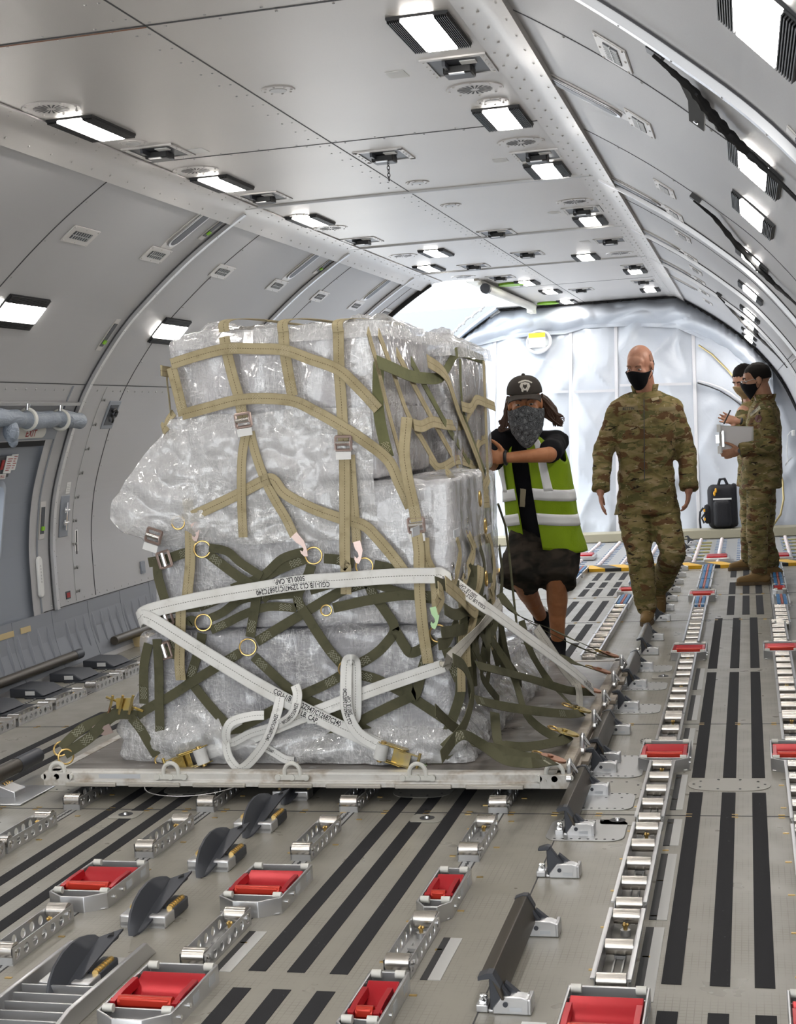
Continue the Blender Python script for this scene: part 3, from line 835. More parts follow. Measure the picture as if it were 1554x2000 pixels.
    struct(b.build('trim_90', M_ALUM))
    # ---- black webbing ropes on the right wall
    def rope(label, pts, tab):
        r = thing('cargo_rope', label, 'strap'); P = [onw('R', *q) for q in pts]
        r.location = P[0]; off = P[0].copy()
        n = len(P); PP = []; RR = []
        for i in range(n-1):
            m = 6
            for k in range(m):
                t = k/m; p = P[i].lerp(P[i+1], t); q, tt, nn = wall('R', p.z, p.y, .024); PP.append(q)
                f = (i+t)/(n-1); RR.append(.005+.013*math.sin(PI*min(1, f*1.1))**1.5*(.75+.25*math.sin(i*6+k*2.1)))
        b = MB(); b.tube(PP, RR, 8); b.build('braid', M_RUBBER, r, off=off)
        q, tt, nn = wall('R', P[0].z, P[0].y, .012); b = MB(); b.M = wallM('R', P[0].z, P[0].y); b.box((0, 0, .012), (.06, .05, .02)); b.build('anchor', M_BLACK, r, off=off)
        if tab:
            T = [onw('R', *q) for q in tab]; b = MB()
            for a, c in zip(T[:-1], T[1:]):
                d = (c-a).normalized(); nn = wall('R', a.z, a.y)[2]; w_ = nn.cross(d).normalized()*.028
                b.add([a-w_+nn*.03, a+w_+nn*.03, c+w_+nn*.03, c-w_+nn*.03, a-w_+nn*.024, a+w_+nn*.024, c+w_+nn*.024, c-w_+nn*.024], [(0, 1, 2, 3), (4, 7, 6, 5), (0, 4, 5, 1), (3, 2, 6, 7), (1, 5, 6, 2), (0, 3, 7, 4)])
            tb = b.build('tab', M_RUBBER, r, off=off)
            q = T[-1].lerp(T[-2], .25); nn = wall('R', q.z, q.y)[2]; b = MB(); b.cyl(q+nn*.03, q+nn*.036, .009, n=12); b.build('stud', M_CHROME, tb, off=off)
        return r
    rope('black braided strap hung on the near right wall, with a studded tab', [(1286, 93), (1320, 122), (1362, 160), (1395, 205), (1430, 245), (1470, 285), (1510, 322), (1554, 362), (1600, 410)], [(1358, 158), (1372, 190), (1372, 230)])
    rope('black braided strap hung on the right wall beside the third wall lamp', [(1361, 383), (1400, 415), (1440, 465), (1480, 510), (1520, 550), (1554, 580), (1600, 625)], None)
    rope('thin black strap on the far right wall before the curtain', [(1405, 573), (1430, 600), (1460, 632), (1490, 660), (1520, 690), (1545, 720)], None)
    # white hand lamp with a lead on the far right
    p = aty(1549, 846, CY(1.2)-.2)
    r = thing('white_lamp', 'small white plug-in unit with a white cable at the far right curtain', 'electrical fitting', tuple(p))
    b = MB(); b.box((0, 0, 0), (.04, .03, .07)); b.build('body', M_WHITE, r, mods=BEV(.01, 3))
    b = MB(); b.tube([aty(u, v, CY(1.1)-.2)-p for u, v in [(1544, 842), (1538, 850), (1536, 875), (1538, 900), (1532, 925), (1534, 905), (1545, 893), (1553, 902)]], .004, 6); b.build('cable', M_WHITE, r)
    # chain and hinge gear in the cargo door opening
    c = thing('door_chain', 'thin wavy chain hanging across the bright cargo door opening', 'chain', tuple(aty(880, 660, 16.4)))
    off = c.location.copy(); b = MB(); P = [aty(u, v, 16.5) for u, v in [(946, 598), (938, 606), (928, 611), (922, 618), (912, 622), (905, 632), (898, 636), (890, 645), (884, 650), (878, 658)]]
    b.tube(P, .012, 6); 
    for p in P[1:]: b.ell(p, (.022,)*3, 8, 6)
    b.build('links', M_ALUM, c, off=off)
    hg = thing('door_actuator', 'white door actuator with green caps along the top of the cargo opening', 'actuator', (-2.45, 13.6, ZC-.02))
    b = MB(); b.cyl((.05, .05, -.05), (.05, 3.1, -.03), .045, n=14); b.box((0, 1.6, .0), (.05, 3.3, .05)); b.build('cylinder', M_OFFW, hg)
    b = MB(); b.cyl((.05, -.05, -.06), (.05, .03, -.06), .05, n=16); b.build('end_cap', M_DKGREY, hg)
    for y in (.5, 3.2):
        b = MB(); b.cyl((.22, y, .018), (.22, y, -.0), .13, n=24); b.build('green_cap', M_GREEN, hg)
    for k in range(3):
        b = MB(); b.box((.03, 3.0+.12*k, -.05), (.07, .05, .1)); b.build('lug', M_OFFW, hg)
# ================================================================== cargo handling gear on the floor
ROWX = dict(W=-3.77, Z=-2.66, A=-2.09, B=-1.52, C=-.95, D=-.385, E=.135)
ROWN = dict(W='row along the left wall', Z='second row off the left wall', A='row left of the curved guides', B='row right of the curved guides', C='row right of the left strips', D='aisle row', E='row at the right edge')
M_TRAYB = mat('tray_base', (.22, .21, .195), .4, .4)
def make_tray(L, nroll, w=.072, solid=False, casters=False):
    r = thing('roller_tray', None, 'roller tray')
    h = .05 if not solid else .052
    b = MB(); b.box((0, L/2, .002), (w, L, .004))
    b.box((0, .004, .012), (w, .003, .02))
    b.build('base', M_ALUM if not solid else M_TRAYB, r)
    for sx in (-1, 1):
        b = MB(); x = sx*w/2
        if solid:
            b.box((x, L/2, h/2), (.003, L, h)); b.box((x+sx*.004, L/2, h-.002), (.012, L, .004))
        else:
            nh = max(2, round(L/.055))
            b.holed((x, 0, .0), (0, 1, 0), (0, 0, 1), (-sx, 0, 0), L, h, nh, .0145, .003)
        for k in (0.04, L-.04): b.cyl((x, k, .032), (x+sx*.005, k, .032), .007, n=8)
        b.build('side_rail', M_ALU, r)
    if casters:
        n = int(L/.034)
        b = MB(); b.box((0, L/2, .024), (w-.006, L-.004, .03)); b.build('caster_bed', M_ALUM, r)
        bb = MB(); rr = MB()
        for k in range(n):
            y = .017+k*L/n
            for sx in (-1, 1): bb.cyl((sx*.012, y, .042), (sx*.034, y, .042), .0145, n=10)
            rr.cyl((-.007, y, .043), (.007, y, .043), .015, n=10)
        bb.build('blue_roller', M_BLUE, r); rr.build('red_roller', M_ROSE, r)
    else:
        for k in range(nroll):
            y = .024+(L-.048)*k/(nroll-1)
            b = MB(); rr = .0245 if not solid else .021; b.cyl((-w/2+.004, y, .036), (w/2-.004, y, .036), rr, n=22); b.cyl((-w/2-.003, y, .036), (w/2+.003, y, .036), .006, n=8)
            b.build('roller', M_STEEL2, r, smooth_angle=50)
        b = MB(); yb = L-.085; b.cyl((0, yb, .004), (0, yb, .02), .014, n=14); b.build('stud', M_ALUM, r)
        b = MB(); b.cyl((0, yb, .02), (0, yb, .032), .006, n=8)
        for k in range(3): b.ell((.006*math.cos(k*2.1), yb+.006*math.sin(k*2.1), .034), (.005,)*3, 8, 6)
        b.build('bolt', M_GOLD, r)
        b = MB(); b.box((-.012, L*.42, .008), (.004, L*.4, .008)); b.box((.012, L*.42, .008), (.004, L*.4, .008)); b.box((0, L*.5, .01), (.03, .02, .01)); b.build('spring_bar', M_ALUM, r)
    return r
def make_pdu(w, L=.36):
    r = thing('drive_unit', None, 'power drive unit')
    h = .05; t = .007; c = w*.30
    out = [(-w/2, L), (-w/2, .045), (-w/2+c, 0), (w/2-c, 0), (w/2, .045), (w/2, L)]
    b = MB()
    inn = [(-w/2+t, L-t), (-w/2+t, .049), (-w/2+c+.002, t), (w/2-c-.002, t), (w/2-t, .049), (w/2-t, L-t)]
    n = 6
    vs = [(x, y, z) for P in (out, inn) for z in (0, h) for x, y in P]
    fs = []
    for i in range(n):
        j = (i+1) % n
        fs += [(i, j, n+j, n+i), (2*n+j, 2*n+i, 3*n+i, 3*n+j), (n+i, n+j, 3*n+j, 3*n+i)]
    b.add(vs, fs); b.box((0, L/2, .004), (w-.01, L-.06, .004)); b.box((0, .085, .024), (w-2*t, .005, .036))
    b.box((0, L-.055, .024), (w-2*t, .004, .034))
    b.build('housing', M_ALU, r, mods=BEV(.003))
    b = MB(); b.prism([(.215, .012), (.235, .030), (L-.06, .049), (L-.06, .012)], -w/2+t+.004, w/2-t-.004, 'x'); b.box((0, .16, .010), (w-2*t-.004, .14, .008))
    b.build('red_cover', M_RED, r, mods=BEV(.003))
    b = MB(); iw = w*.36 if w > .15 else w*.2
    b.cyl((-iw, .118, .044), (iw, .118, .044), .0155, n=12)
    b.box((0, .118, .046), (2*iw*.94, .03, .022)); b.build('drive_roller', M_REDO, r, mods=BEV(.004))
    for sx in (-1, 1):
        b = MB(); b.prism([(.10, .03), (.10, .05), (.16, .056), (.24, .056), (.25, .03)], sx*(iw+.004), sx*(iw+.018), 'x'); b.cyl((sx*iw, .118, .044), (sx*(iw+.022), .118, .044), .007, n=10); b.build('arm', M_RED, r)
    for sx in (-1, 1):
        for y in (.07, L-.012):
            b = MB(); b.cyl((sx*(w/2-.034), y, h-.004), (sx*(w/2-.008), y, h-.004), .011, n=14); b.build('corner_roller', M_OFFW, r)
    for yy, zz in ((.20, .026), (L-.05, .028)):
        b = MB(); b.box((w/2+.0006, yy, zz), (.001, .04, .024)); b.build('data_plate', M_LABELG, r)
    b = MB(); b.cyl((w/2, .15, .026), (w/2+.006, .15, .026), .007, n=10); b.build('bolt', M_CHROME, r); b = MB(); b.cyl((w/2, .09, .022), (w/2+.006, .09, .022), .006, n=10); b.build('bolt', M_CHROME, r); b = MB(); b.cyl((0, .04, .01), (0, .04, .022), .008, n=8); b.build('bolt', M_CHROME, r)
    return r
def guide_body(b, y, dx=0.0):
    """silver bracket body seen from the front, at station y"""
    b.prism([(-.018+dx, 0), (.075+dx, 0), (.075+dx, .038), (.055+dx, .046), (.008+dx, .046), (-.018+dx, .014)], y, y+.035, 'y')
def fin_prism(b, y0, y1):
    b.prism([(-.024, .008), (-.012, .008), (.028, .026), (.05, .03), (.022, .05), (-.008, .092), (-.014, .10), (-.024, .10)], y0, y1, 'y')
def make_side_guide(L):
    """L = 0 single latch; otherwise a long rail on two brackets"""
    r = thing('side_guide', None, 'side guide')
    st = [0.0] if L == 0 else [0.0, L]
    for i, y in enumerate(st):
        b = MB(); guide_body(b, y, .0)
        b.box((.072, y+.03, .02), (.012, .06, .04)); b.box((.03, y+.075, .012), (.09, .02, .024))
        br = b.build('bracket', M_ALU, r, mods=BEV(.003))
        b = MB(); b.cyl((.015, y-.001, .026), (.015, y-.003, .026), .0065, n=14); b.build('rivet_mark', M_DKGREY, br)
        b = MB(); b.box((.04, y-.0006, .014), (.03, .001, .010)); b.build('data_plate', M_LABELG, br)
        if i == 0:
            b = MB(); b.box((-.045, y+.03, .010), (.03, .05, .02)); b.box((-.022, y+.03, .005), (.016, .05, .01)); b.build('latch_base', M_ALU, r, mods=BEV(.003))
            b = MB(); b.cyl((-.045, y+.02, .025), (-.045, y+.045, .025), .009, n=12); b.cyl((-.052, y+.03, .034), (-.036, y+.03, .034), .006, n=10); b.tube([(-.04+.006*math.cos(k*1.2), y+.01+.002*k, .03+.006*math.sin(k*1.2)) for k in range(14)], .0018, 5); b.build('spring', M_CHROME, r)
        b = MB(); fin_prism(b, y+.004, y+.024); b.build('fin', M_DKGREY, r, mods=BEV(.003))
        b = MB(); b.prism([(.0, .05), (.045, .028), (.058, .032), (.012, .07)], y+.026, y+.045, 'y'); b.build('pawl', M_DKGREY, r)
        b = MB(); b.tube([(.022+.004*math.cos(k*1.3), y+.035+.0015*k, .046-.001*k+.004*math.sin(k*1.3)) for k in range(14)], .0016, 5); b.build('brass_spring', M_GOLD, r)
    if L:
        b = MB(); b.prism([(-.045, .098), (-.024, .106), (-.012, .106), (.006, .075), (.014, .04), (.008, .04), (-.016, .094), (-.045, .090)], -.012, L+.05, 'y'); b.build('guide_bar', M_BRONZE, r, mods=BEV(.002))
        b = MB(); b.prism([(-.047, .099), (-.024, .108), (-.010, .108), (.008, .075), (.008, .07), (-.016, .095), (-.047, .089)], -.016, .018, 'y'); b.build('bar_cap', M_DKGREY, r); b = MB(); b.prism([(-.047, .099), (-.024, .108), (-.010, .108), (.008, .075), (.008, .07), (-.016, .095), (-.047, .089)], L+.03, L+.056, 'y'); b.build('bar_cap', M_DKGREY, r)
    else:
        b = MB(); b.prism([(-.05, .094), (-.022, .103), (-.010, .100), (-.016, .088), (-.05, .086)], .0, .028, 'y'); b.build('lip', M_DKGREY, r, mods=BEV(.002))
    return r
def make_curved_guide():
    r = thing('curved_guide', None, 'guide latch')
    for sx in (-1, 1):
        b = MB(); x0 = -.075 if sx < 0 else .018
        wd = .045 if sx < 0 else .057
        b.box((x0+wd/2, .035, .019), (wd, .07, .038)); b.build('end_block', M_ALU, r, mods=BEV(.006, 3))
    b = MB(); b.box((0, .06, .008), (.14, .12, .016)); b.build('base', M_ALUM, r)
    for x in (-.058, .062):
        b = MB(); b.cyl((x, .06, .040), (x, .16, .040), .009, n=12)
        for k in range(6): b.cyl((x, .07+.015*k, .04), (x, .078+.015*k, .04), .0105, n=12)
        b.build('brass_spring', M_GOLD, r)
    b = MB()
    for k in range(2): b.box((-.012 if k else .05, .12, .022), (.05, .12, .04))
    b.build('carrier', M_DKGREY, r, mods=BEV(.008))
    # the two crescent shells meeting in a point at the front
    top = [(-.075, .004), (-.068, .03), (-.045, .058), (-.01, .082), (.04, .10), (.09, .108), (.14, .106), (.18, .098), (.205, .09)]
    low = [(-.072, .003), (-.05, .012), (-.02, .022), (.02, .034), (.06, .046), (.10, .056), (.14, .066), (.175, .074), (.205, .082)]
    b = MB(); vs = []
    for sx in (0, .007):
        for i, ((y, z), (y2, z2)) in enumerate(zip(top, low)):
            q = math.sin(PI*i/8)
            vs += [(-.012-.012*q+sx, y, z), (.002+sx, y2, z2)]
    n = 9; m = 18; fs = []
    for i in range(n-1):
        p = 2*i; fs += [(p, p+1, p+3, p+2), (m+p, m+p+2, m+p+3, m+p+1), (p, p+2, m+p+2, m+p), (p+1, m+p+1, m+p+3, p+3)]
    b.add(vs, fs, True); b.build('shell', M_DKGREY, r, smooth_angle=60)
    b = MB(); vs = []
    for dz in (0, .006):
        for i, (y2, z2) in enumerate(low): vs += [(.002, y2, z2-dz), (.006+.07*(i/8)**.7, y2+.012, z2-dz+.024*(i/8))]
    b.add(vs, fs, True); b.build('wing', M_DKGREY, r, smooth_angle=60)
    b = MB(); b.cyl((.05, .19, .085), (.05, .215, .085), .012, n=12); b.build('stop', M_RUBBER, r)
    return r
def build_floor_gear(fo):
    global M_BLUE, M_ROSE, M_STEEL2, M_LABELG
    M_BLUE = mat('blue_roller', (.05, .19, .42), .35); M_ROSE = mat('rose_roller', (.42, .12, .10), .4)
    M_STEEL2 = mat('roller_steel', (.58, .55, .51), .26, 1.0); M_LABELG = mat('data_label', (.55, .57, .6), .5)
    # seat tracks set in the floor
    for k, x in ROWX.items():
        b = MB(); y0, y1 = 2.6, 12.9
        b.box((x, (y0+y1)/2, .0008), (.036, y1-y0, .0016)); b.build('seat_track', M_ALUM, fo)
        b = MB(); y = y0
        while y < (8 if k in 'WZAB' else 6.0): b.box((x, y, .0018), (.012, .011, .0008)); b.box((x, y+.011, .0018), (.006, .012, .0008)); y += .0254
        o = b.build('track_slot', M_SEAM, fo)
        b = MB(); b.box((x-.021, 7.7, .0004), (.004, 10.4, .0009)); b.box((x+.021, 7.7, .0004), (.004, 10.4, .0009)); b.build('track_edge', M_SEAM, fo)
    # floor panel joints
    b = MB()
    for y in (2.2, 5.05, 6.54, 9.78, 11.1): b.box((XC, y, .0006), (4.9, .006, .0012))
    for x in (-.70, .47): b.box((x, 7.0, .0004), (.004, 11.8, .0008))
    b.build('panel_joint', M_SEAM, fo)
    b = MB()
    for y in (5.05, 6.54, 9.78, 11.1):
        for k in range(30):
            x = -4.1+k*.16; b.box((x, y-.016, .001), (.022, .008, .002)); b.box((x, y+.016, .001), (.022, .008, .002))
    b.build('joint_fastener', M_GOLD, fo)
    # screws along the tray rows
    b = MB()
    for k, x in ROWX.items():
        y = 3.3
        while y < 6:
            b.box((x-.066, y, .001), (.02, .009, .002)); b.box((x+.066, y+.1, .001), (.02, .009, .002)); y += .31
    b.build('floor_fastener', M_GOLD, fo)
    # anti-slip strips
    def strip(x, y0, y1, w=.05):
        b = MB(); b.b2((x-w/2, y0, 0), (x+w/2, y1, .0016)); b.build('anti_slip_strip', M_GRIP, fo)
    for x in (-1.345, -1.235, -1.115):
        for a, c in ((2.7, 3.40), (3.515, 5.9), (6.0, 7.85), (7.95, 8.9), (9.0, 9.7), (9.86, 10.9), (11.2, 11.65), (11.75, 12.1), (12.25, 12.8)):
            if x == -1.235 and a == 3.515: strip(x, 3.515, 4.94); strip(x, 5.01, 5.9)
            else: strip(x, a, c)
    for x in (-.245, -.125, -.015):
        for a, c in ((2.7, 3.37), (3.535, 5.36), (5.58, 7.83), (7.95, 9.85), (10.0, 11.0), (11.12, 11.85), (12.2, 12.9)):
            d = .02 if a >= 10 else 0
            if a >= 10: strip(x+.06-(x+.125)*.12, a, c)
            else: strip(x, a, c)
    for x in (-2.49, -2.38, -2.26): strip(x, 3.3, 5.9) if x != -2.38 else (strip(x, 3.3, 4.92), strip(x, 5.02, 5.9))
    for x in (-2.49, -2.38, -2.26): strip(x, 6.1, 8.6)
    for x in (-3.41, -3.295, -3.18): strip(x, 4.2, 6.9); strip(x, 7.0, 9.4)
    # tie-down plates and access covers
    def plate(name, x, y, sx, sy, rnd=False):
        b = MB()
        if rnd: b.prism([(x+sx/2*math.copysign(abs(math.cos(a))**.6, math.cos(a)), y+sy/2*math.copysign(abs(math.sin(a))**.9, math.sin(a))) for a in [2*PI*i/32 for i in range(32)]], 0, .0025, 'z')
        else: b.prism([(x+q*sx/2*f, y+p*sy/2*g) for q, p, f, g in ((1, -1, 1, .6), (1, -1, .85, 1), (-1, -1, .85, 1), (-1, -1, 1, .6), (-1, 1, 1, .6), (-1, 1, .85, 1), (1, 1, .85, 1), (1, 1, 1, .6))], 0, .004, 'z')
        o = b.build(name, M_PLATE, fo, mods=BEV(.0015))
        if not rnd:
            b = MB(); b.cyl((x, y, .004), (x, y, .0048), .028, n=20); b.build('ring_recess', M_SEAM, o)
            b = MB(); b.cyl((x, y, .0045), (x, y, .012), .012, .010, 14); b.build('stud', M_CHROME, o)
        else:
            b = MB()
            for i in range(10): a = 2*PI*i/10; b.cyl((x+.43*sx*math.cos(a), y+.4*sy*math.sin(a), .004), (x+.43*sx*math.cos(a), y+.4*sy*math.sin(a), .0046), .005, n=8)
            b.build('screw', M_SEAM, o)
    M_PLATE = mat('cover_plate', (.40, .385, .345), .4, .1)
    plate('tie_down_plate', -1.2, 4.97, .12, .10); plate('tie_down_plate', -.505, 4.97, .125, .11); plate('tie_down_plate', -2.4, 4.97, .12, .10)
    plate('tie_down_plate', -.50, 7.72, .12, .12); plate('tie_down_plate', -.95, 10.95, .12, .12)
    plate('access_cover', -.125, 5.47, .31, .18, True); plate('access_cover', -.545, 5.38, .22, .30, True); plate('access_cover', -.49, 6.2, .05, .09, True)
    plate('access_cover', -2.3, 5.38, .2, .22, True); plate('access_cover', -1.3, 5.36, .24, .22, True); plate('access_cover', -2.85, 5.4, .2, .2, True)
    # flanged bases under some side guides
    for y, l in ((4.85, .19), (5.22, .17), (5.75, .3), (6.88, .16), (7.45, .16), (7.96, .14)):
        b = MB(); pts = []
        hx, hy = .135, l/2+.03
        for cx, cy, a0 in ((hx-.05, hy-.05, 0), (-hx+.05, hy-.05, 90), (-hx+.05, -hy+.05, 180), (hx-.05, -hy+.05, 270)):
            for i in range(6): a = math.radians(a0+18*i); pts.append((-.60+cx+.05*math.cos(a), y+cy+.05*math.sin(a)))
        b.prism(pts, 0, .004, 'z'); o = b.build('guide_flange', M_ALUM, fo, mods=BEV(.0015))
        b = MB()
        for k in range(8):
            for s2 in (-1, 1): b.cyl((-.60-.1+k*.2/7, y+s2*(hy-.015), .004), (-.60-.1+k*.2/7, y+s2*(hy-.015), .0047), .005, n=8)
        b.build('screw', M_SEAM, o)
    # ---- two-roller trays
    P2 = make_tray(.37, 2); first = [True]
    def place(proto, flag, loc, label, group):
        if flag[0]: flag[0] = False; proto.location = loc; tag(proto, label, None, group); return proto
        return dup(proto, loc=loc, label=label, group=group)
    for k, ys in (('W', (4.35, 4.95, 5.55, 6.16, 6.56, 6.97, 7.46, 7.86, 8.27, 8.67)), ('Z', (3.48, 4.08, 4.47, 5.03, 5.45, 6.55, 6.95, 7.35)), ('A', (3.48, 4.45, 5.02, 5.42)), ('B', (3.49, 4.45, 5.04, 5.44)), ('C', (3.50, 4.48, 5.05, 5.45))):
        for i, y in enumerate(ys):
            place(P2, first, (ROWX[k], y, 0), 'silver two-roller tray, %s from camera in the %s' % (ORD[i], ROWN[k]), 'two-roller trays')
    # ---- four-roller trays in the two right rows and behind the cargo
    P4 = make_tray(.51, 3, .082, True); f4 = [True]; P5 = make_tray(.80, 5, .082, True); f5 = [True]
    for k, sp in (('D', ((3.43, 0), (3.99, 1), (4.86, 1), (6.02, 0), (6.55, 1), (7.37, 1), (8.6, 1), (9.42, 1))), ('E', ((3.43, 0), (3.99, 1), (4.86, 1), (6.02, 0), (6.55, 1), (7.37, 1), (8.6, 1), (9.30, 1))), ('C', ((8.15, 1), (8.98, 1), (9.8, 0)))):
        for i, (y, t) in enumerate(sp):
            x = ROWX[k]+(.03 if k == 'E' and y > 9.2 else 0)
            lab = 'silver many-roller tray, %s from camera in the %s' % (ORD[i], ROWN[k] if k != 'C' else 'row behind the cargo')
            place(P5, f5, (x, y, 0), lab, 'many-roller trays') if t else place(P4, f4, (x, y, 0), lab, 'many-roller trays')
    PC = make_tray(.48, 0, .09, True, True); fc = [True]
    for k, ys in (('D', (10.16, 11.2, 11.75, 12.3)), ('E', (10.16, 11.2, 11.75, 12.3)), ('C', (10.36, 11.6, 12.2, 12.75)), ('B', (11.3, 11.9, 12.5))):
        for i, y in enumerate(ys):
            place(PC, fc, (ROWX[k]+(.05 if k == 'E' else 0), y, 0), 'blue and rust-red caster tray, %s from camera in the %s' % (ORD[i], ROWN[k] if k not in 'BC' else ('row right of the vested man' if k == 'C' else 'row left of the vested man')), 'blue caster trays')
    # ---- red power drive units
    PW = make_pdu(.20); fw = [True]
    wn = [('A', 3.91, 'left of the curved guides, in front of the cargo'), ('B', 3.91, 'right of the curved guides, in front of the cargo'), ('B', 3.07, 'cut by the bottom edge beside the nearest curved guide'), ('D', 3.03, 'cut by the bottom edge in the aisle'), ('D', 5.65, 'in the aisle row right of the pallet corner'), ('D', 8.18, 'in the aisle row near the bald soldier'), ('D', 10.68, 'in the aisle row by the boots of the standing soldiers'), ('E', 5.65, 'at the right edge, level with the pallet corner'), ('E', 8.18, 'at the right edge, level with the bald soldier'), ('E', 3.05, 'cut by the bottom right corner'), ('Z', 5.62, 'left of the pallet corner'), ('C', 11.05, 'behind the bald soldier')]
    for k, y, w_ in wn: place(PW, fw, (ROWX[k], y, 0), 'wide red-roller drive unit %s' % w_, 'wide drive units')
    PN = make_pdu(.105); fn = [True]
    for k, y, w_ in (('C', 3.91, 'right of the grip strips in front of the cargo'), ('C', 3.07, 'cut by the bottom edge right of the grip strips'), ('E', 10.9, 'by the hazard strip at the right')):
        place(PN, fn, (ROWX[k]+(.05 if k == 'E' else 0), y, 0), 'narrow red-block drive unit %s' % w_, 'narrow drive units')
    # red far units on the ball mat
    b0 = None
    for u, v, w_ in ((1400, 1095, 'just past the hazard strip in the aisle'), (1405, 1047, 'under the backpack'), (1520, 1093, 'just past the hazard strip at the right'), (1515, 1044, 'at the far right sill'), (1170, 1050, 'at the far sill left of the bald soldier'), (1140, 1092, 'past the hazard strip beside the shorts')):
        p = fl(u, v)
        if b0 is None:
            b0 = thing('floor_actuator', None, 'floor fitting'); b = MB(); b.box((0, 0, .02), (.24, .3, .04)); b.build('frame', M_ALU, b0, mods=BEV(.01)); b = MB(); b.box((0, 0, .03), (.19, .24, .05)); b.build('red_top', M_RED, b0, mods=BEV(.01)); r = b0
        else: r = dup(b0)
        r.location = (p.x, p.y, 0); tag(r, 'low red floor actuator %s' % w_, None, 'far red actuators')
    # ball rows and bars on the far mat
    for k in range(13):
        x = -2.3+k*.22
        b = MB(); y = 13.25
        while y < 15.8: b.ell((x, y, .012), (.02, .024, .018), 8, 5); y += .15
        b.build('ball_row', M_BALLW, fo)
        b = MB()
        for y in [13.25+.17*i for i in range(15)]: b.box((x, y+.07, -.0015), (.11, .035, .005))
        b.build('ball_row_plate', mat('ball_plate', (.22, .30, .46), .4), fo)
    for i in range(7):
        b = MB(); b.b2((-.58, 13.35+.33*i, -.002), (-.42, 13.39+.33*i, .012)); b.build('mat_bar', M_BRASSB, fo); b = MB(); b.b2((.30, 13.3+.35*i, -.002), (.5, 13.34+.35*i, .01)); b.build('mat_bar', M_BRASSB, fo)
    b = MB(); b.b2((-2.9, 13.14, 0), (-1.0, 13.3, .012)); b.build('bright_bar', M_OFFW, fo)
    # ---- side guides
    g0 = make_side_guide(.52); fg = [True]
    for y, w_ in ((3.31, 'nearest, in the foreground right of centre'), (4.78, 'at the near right pallet corner'), (5.80, 'on a raised plinth beside the pallet'), (7.40, 'along the pallet side near its far end'), (8.42, 'in front of the bald soldier')):
        place(g0, fg, (-.645, y, 0), 'long dark guide rail %s' % w_, 'long side guides')
    s0 = make_side_guide(0); fs = [True]
    for y, w_ in ((4.335, 'standing alone in front of the pallet corner'), (5.64, 'under the raised rail beside the pallet'), (6.84, 'halfway along the pallet side'), (9.76, 'just behind the near bald soldier boot'), (10.27, 'under the rear boot of the bald soldier'), (10.77, 'right of the bald soldier, third behind his boot'), (11.3, 'fourth behind the bald soldier boot'), (11.81, 'fifth behind the bald soldier boot'), (12.31, 'sixth behind the bald soldier boot'), (12.8, 'nearest the hazard strip'), (13.6, 'first past the hazard strip'), (14.4, 'second past the hazard strip'), (15.2, 'last before the far sill')):
        place(s0, fs, (-.645, y, 0), 'single dark fin latch %s' % w_, 'single side guides')
    # left pallet guide
    lg = thing('side_guide', 'long dark round guide bar on a silver bracket at the left edge, before the pallet', 'side guide', (-3.08, 4.85, 0))
    b = MB(); b.tube([(-.02, -.9, .085), (-.02, .72, .085)], .032, 16); b.build('guide_bar', M_BRONZE, lg)
    b = MB(); b.tube([(-.02, .55, .085), (-.02, .735, .085)], .034, 16); b.build('bar_cap', M_DKGREY, lg)
    b = MB(); b.prism([(-.03, 0), (.09, 0), (.09, .03), (.0, .06)], .33, .42, 'y'); b.box((.02, .38, .004), (.3, .3, .008)); b.build('bracket', M_ALU, lg, mods=BEV(.004))
    b = MB(); b.tube([(.02+.012*math.cos(k*1.3), .36+.004*k, .05+.008*math.sin(k*1.3)) for k in range(16)], .003, 5); b.build('brass_spring', M_GOLD, lg)
    # ---- curved guides
    k0 = make_curved_guide(); fk = [True]
    for y, w_ in ((3.30, 'nearest, set in a silver ribbed frame at the bottom left'), (3.80, 'between the two wide red drive units'), (4.325, 'third from the camera'), (4.765, 'fourth from the camera'), (5.20, 'partly under the front edge of the pallet')):
        place(k0, fk, (-1.805, y, 0), 'dark crescent guide latch, %s' % w_, 'curved guides')
    fr = thing('guide_ramp', 'silver ribbed ramp frame holding the nearest curved guide at the bottom left', 'frame', (-1.80, 3.0, 0))
    for sx in (-1, 1):
        b = MB(); b.prism([(0, 0), (.62, 0), (.56, .05), (.1, .055), (-.1, .02)], sx*.105, sx*.118, 'x'); b.build('side_plate', M_ALU, fr, mods=BEV(.003))
    for k in range(6):
        b = MB(); b.box((0, .03+.045*k, .014+.004*k), (.20, .006, .028)); b.build('rib', M_ALU, fr)
    b = MB(); b.box((0, .26, .003), (.2, .6, .004)); b.build('base', M_ALUM, fr)
    # marking strips with black line
    for x, y0, y1, tx, w_ in ((-.315, 4.69, 5.0, '69', 'far one'), (-.315, 3.99, 4.60, '67', 'middle one'), (-.318, 3.42, 3.93, '65', 'nearest one')):
        o = thing('station_strip', 'pale floor strip with a black line beside the aisle roller trays, %s' % w_, 'floor label', (x, y0, 0), 'station strips')
        b = MB(); b.b2((.006, 0, 0), (.035, y1-y0, .0018)); b.build('pale_strip', M_LABELP, o); b = MB(); b.b2((-.016, 0, 0), (.006, y1-y0, .002)); b.build('black_line', M_INK, o)
    for x, y0, y1, w_ in ((-1.455, 3.50, 3.80, 'left of the near grip strips'), (-.875, 3.50, 3.80, 'in front of the small red drive unit')):
        o = thing('station_strip', 'pale floor strip with a black line %s' % w_, 'floor label', (x, y0, 0), 'station strips')
        b = MB(); b.b2((.006, 0, 0), (.04, y1-y0, .0018)); b.build('pale_strip', M_LABELP, o); b = MB(); b.b2((-.014, 0, 0), (.006, y1-y0, .002)); b.build('black_line', M_INK, o)
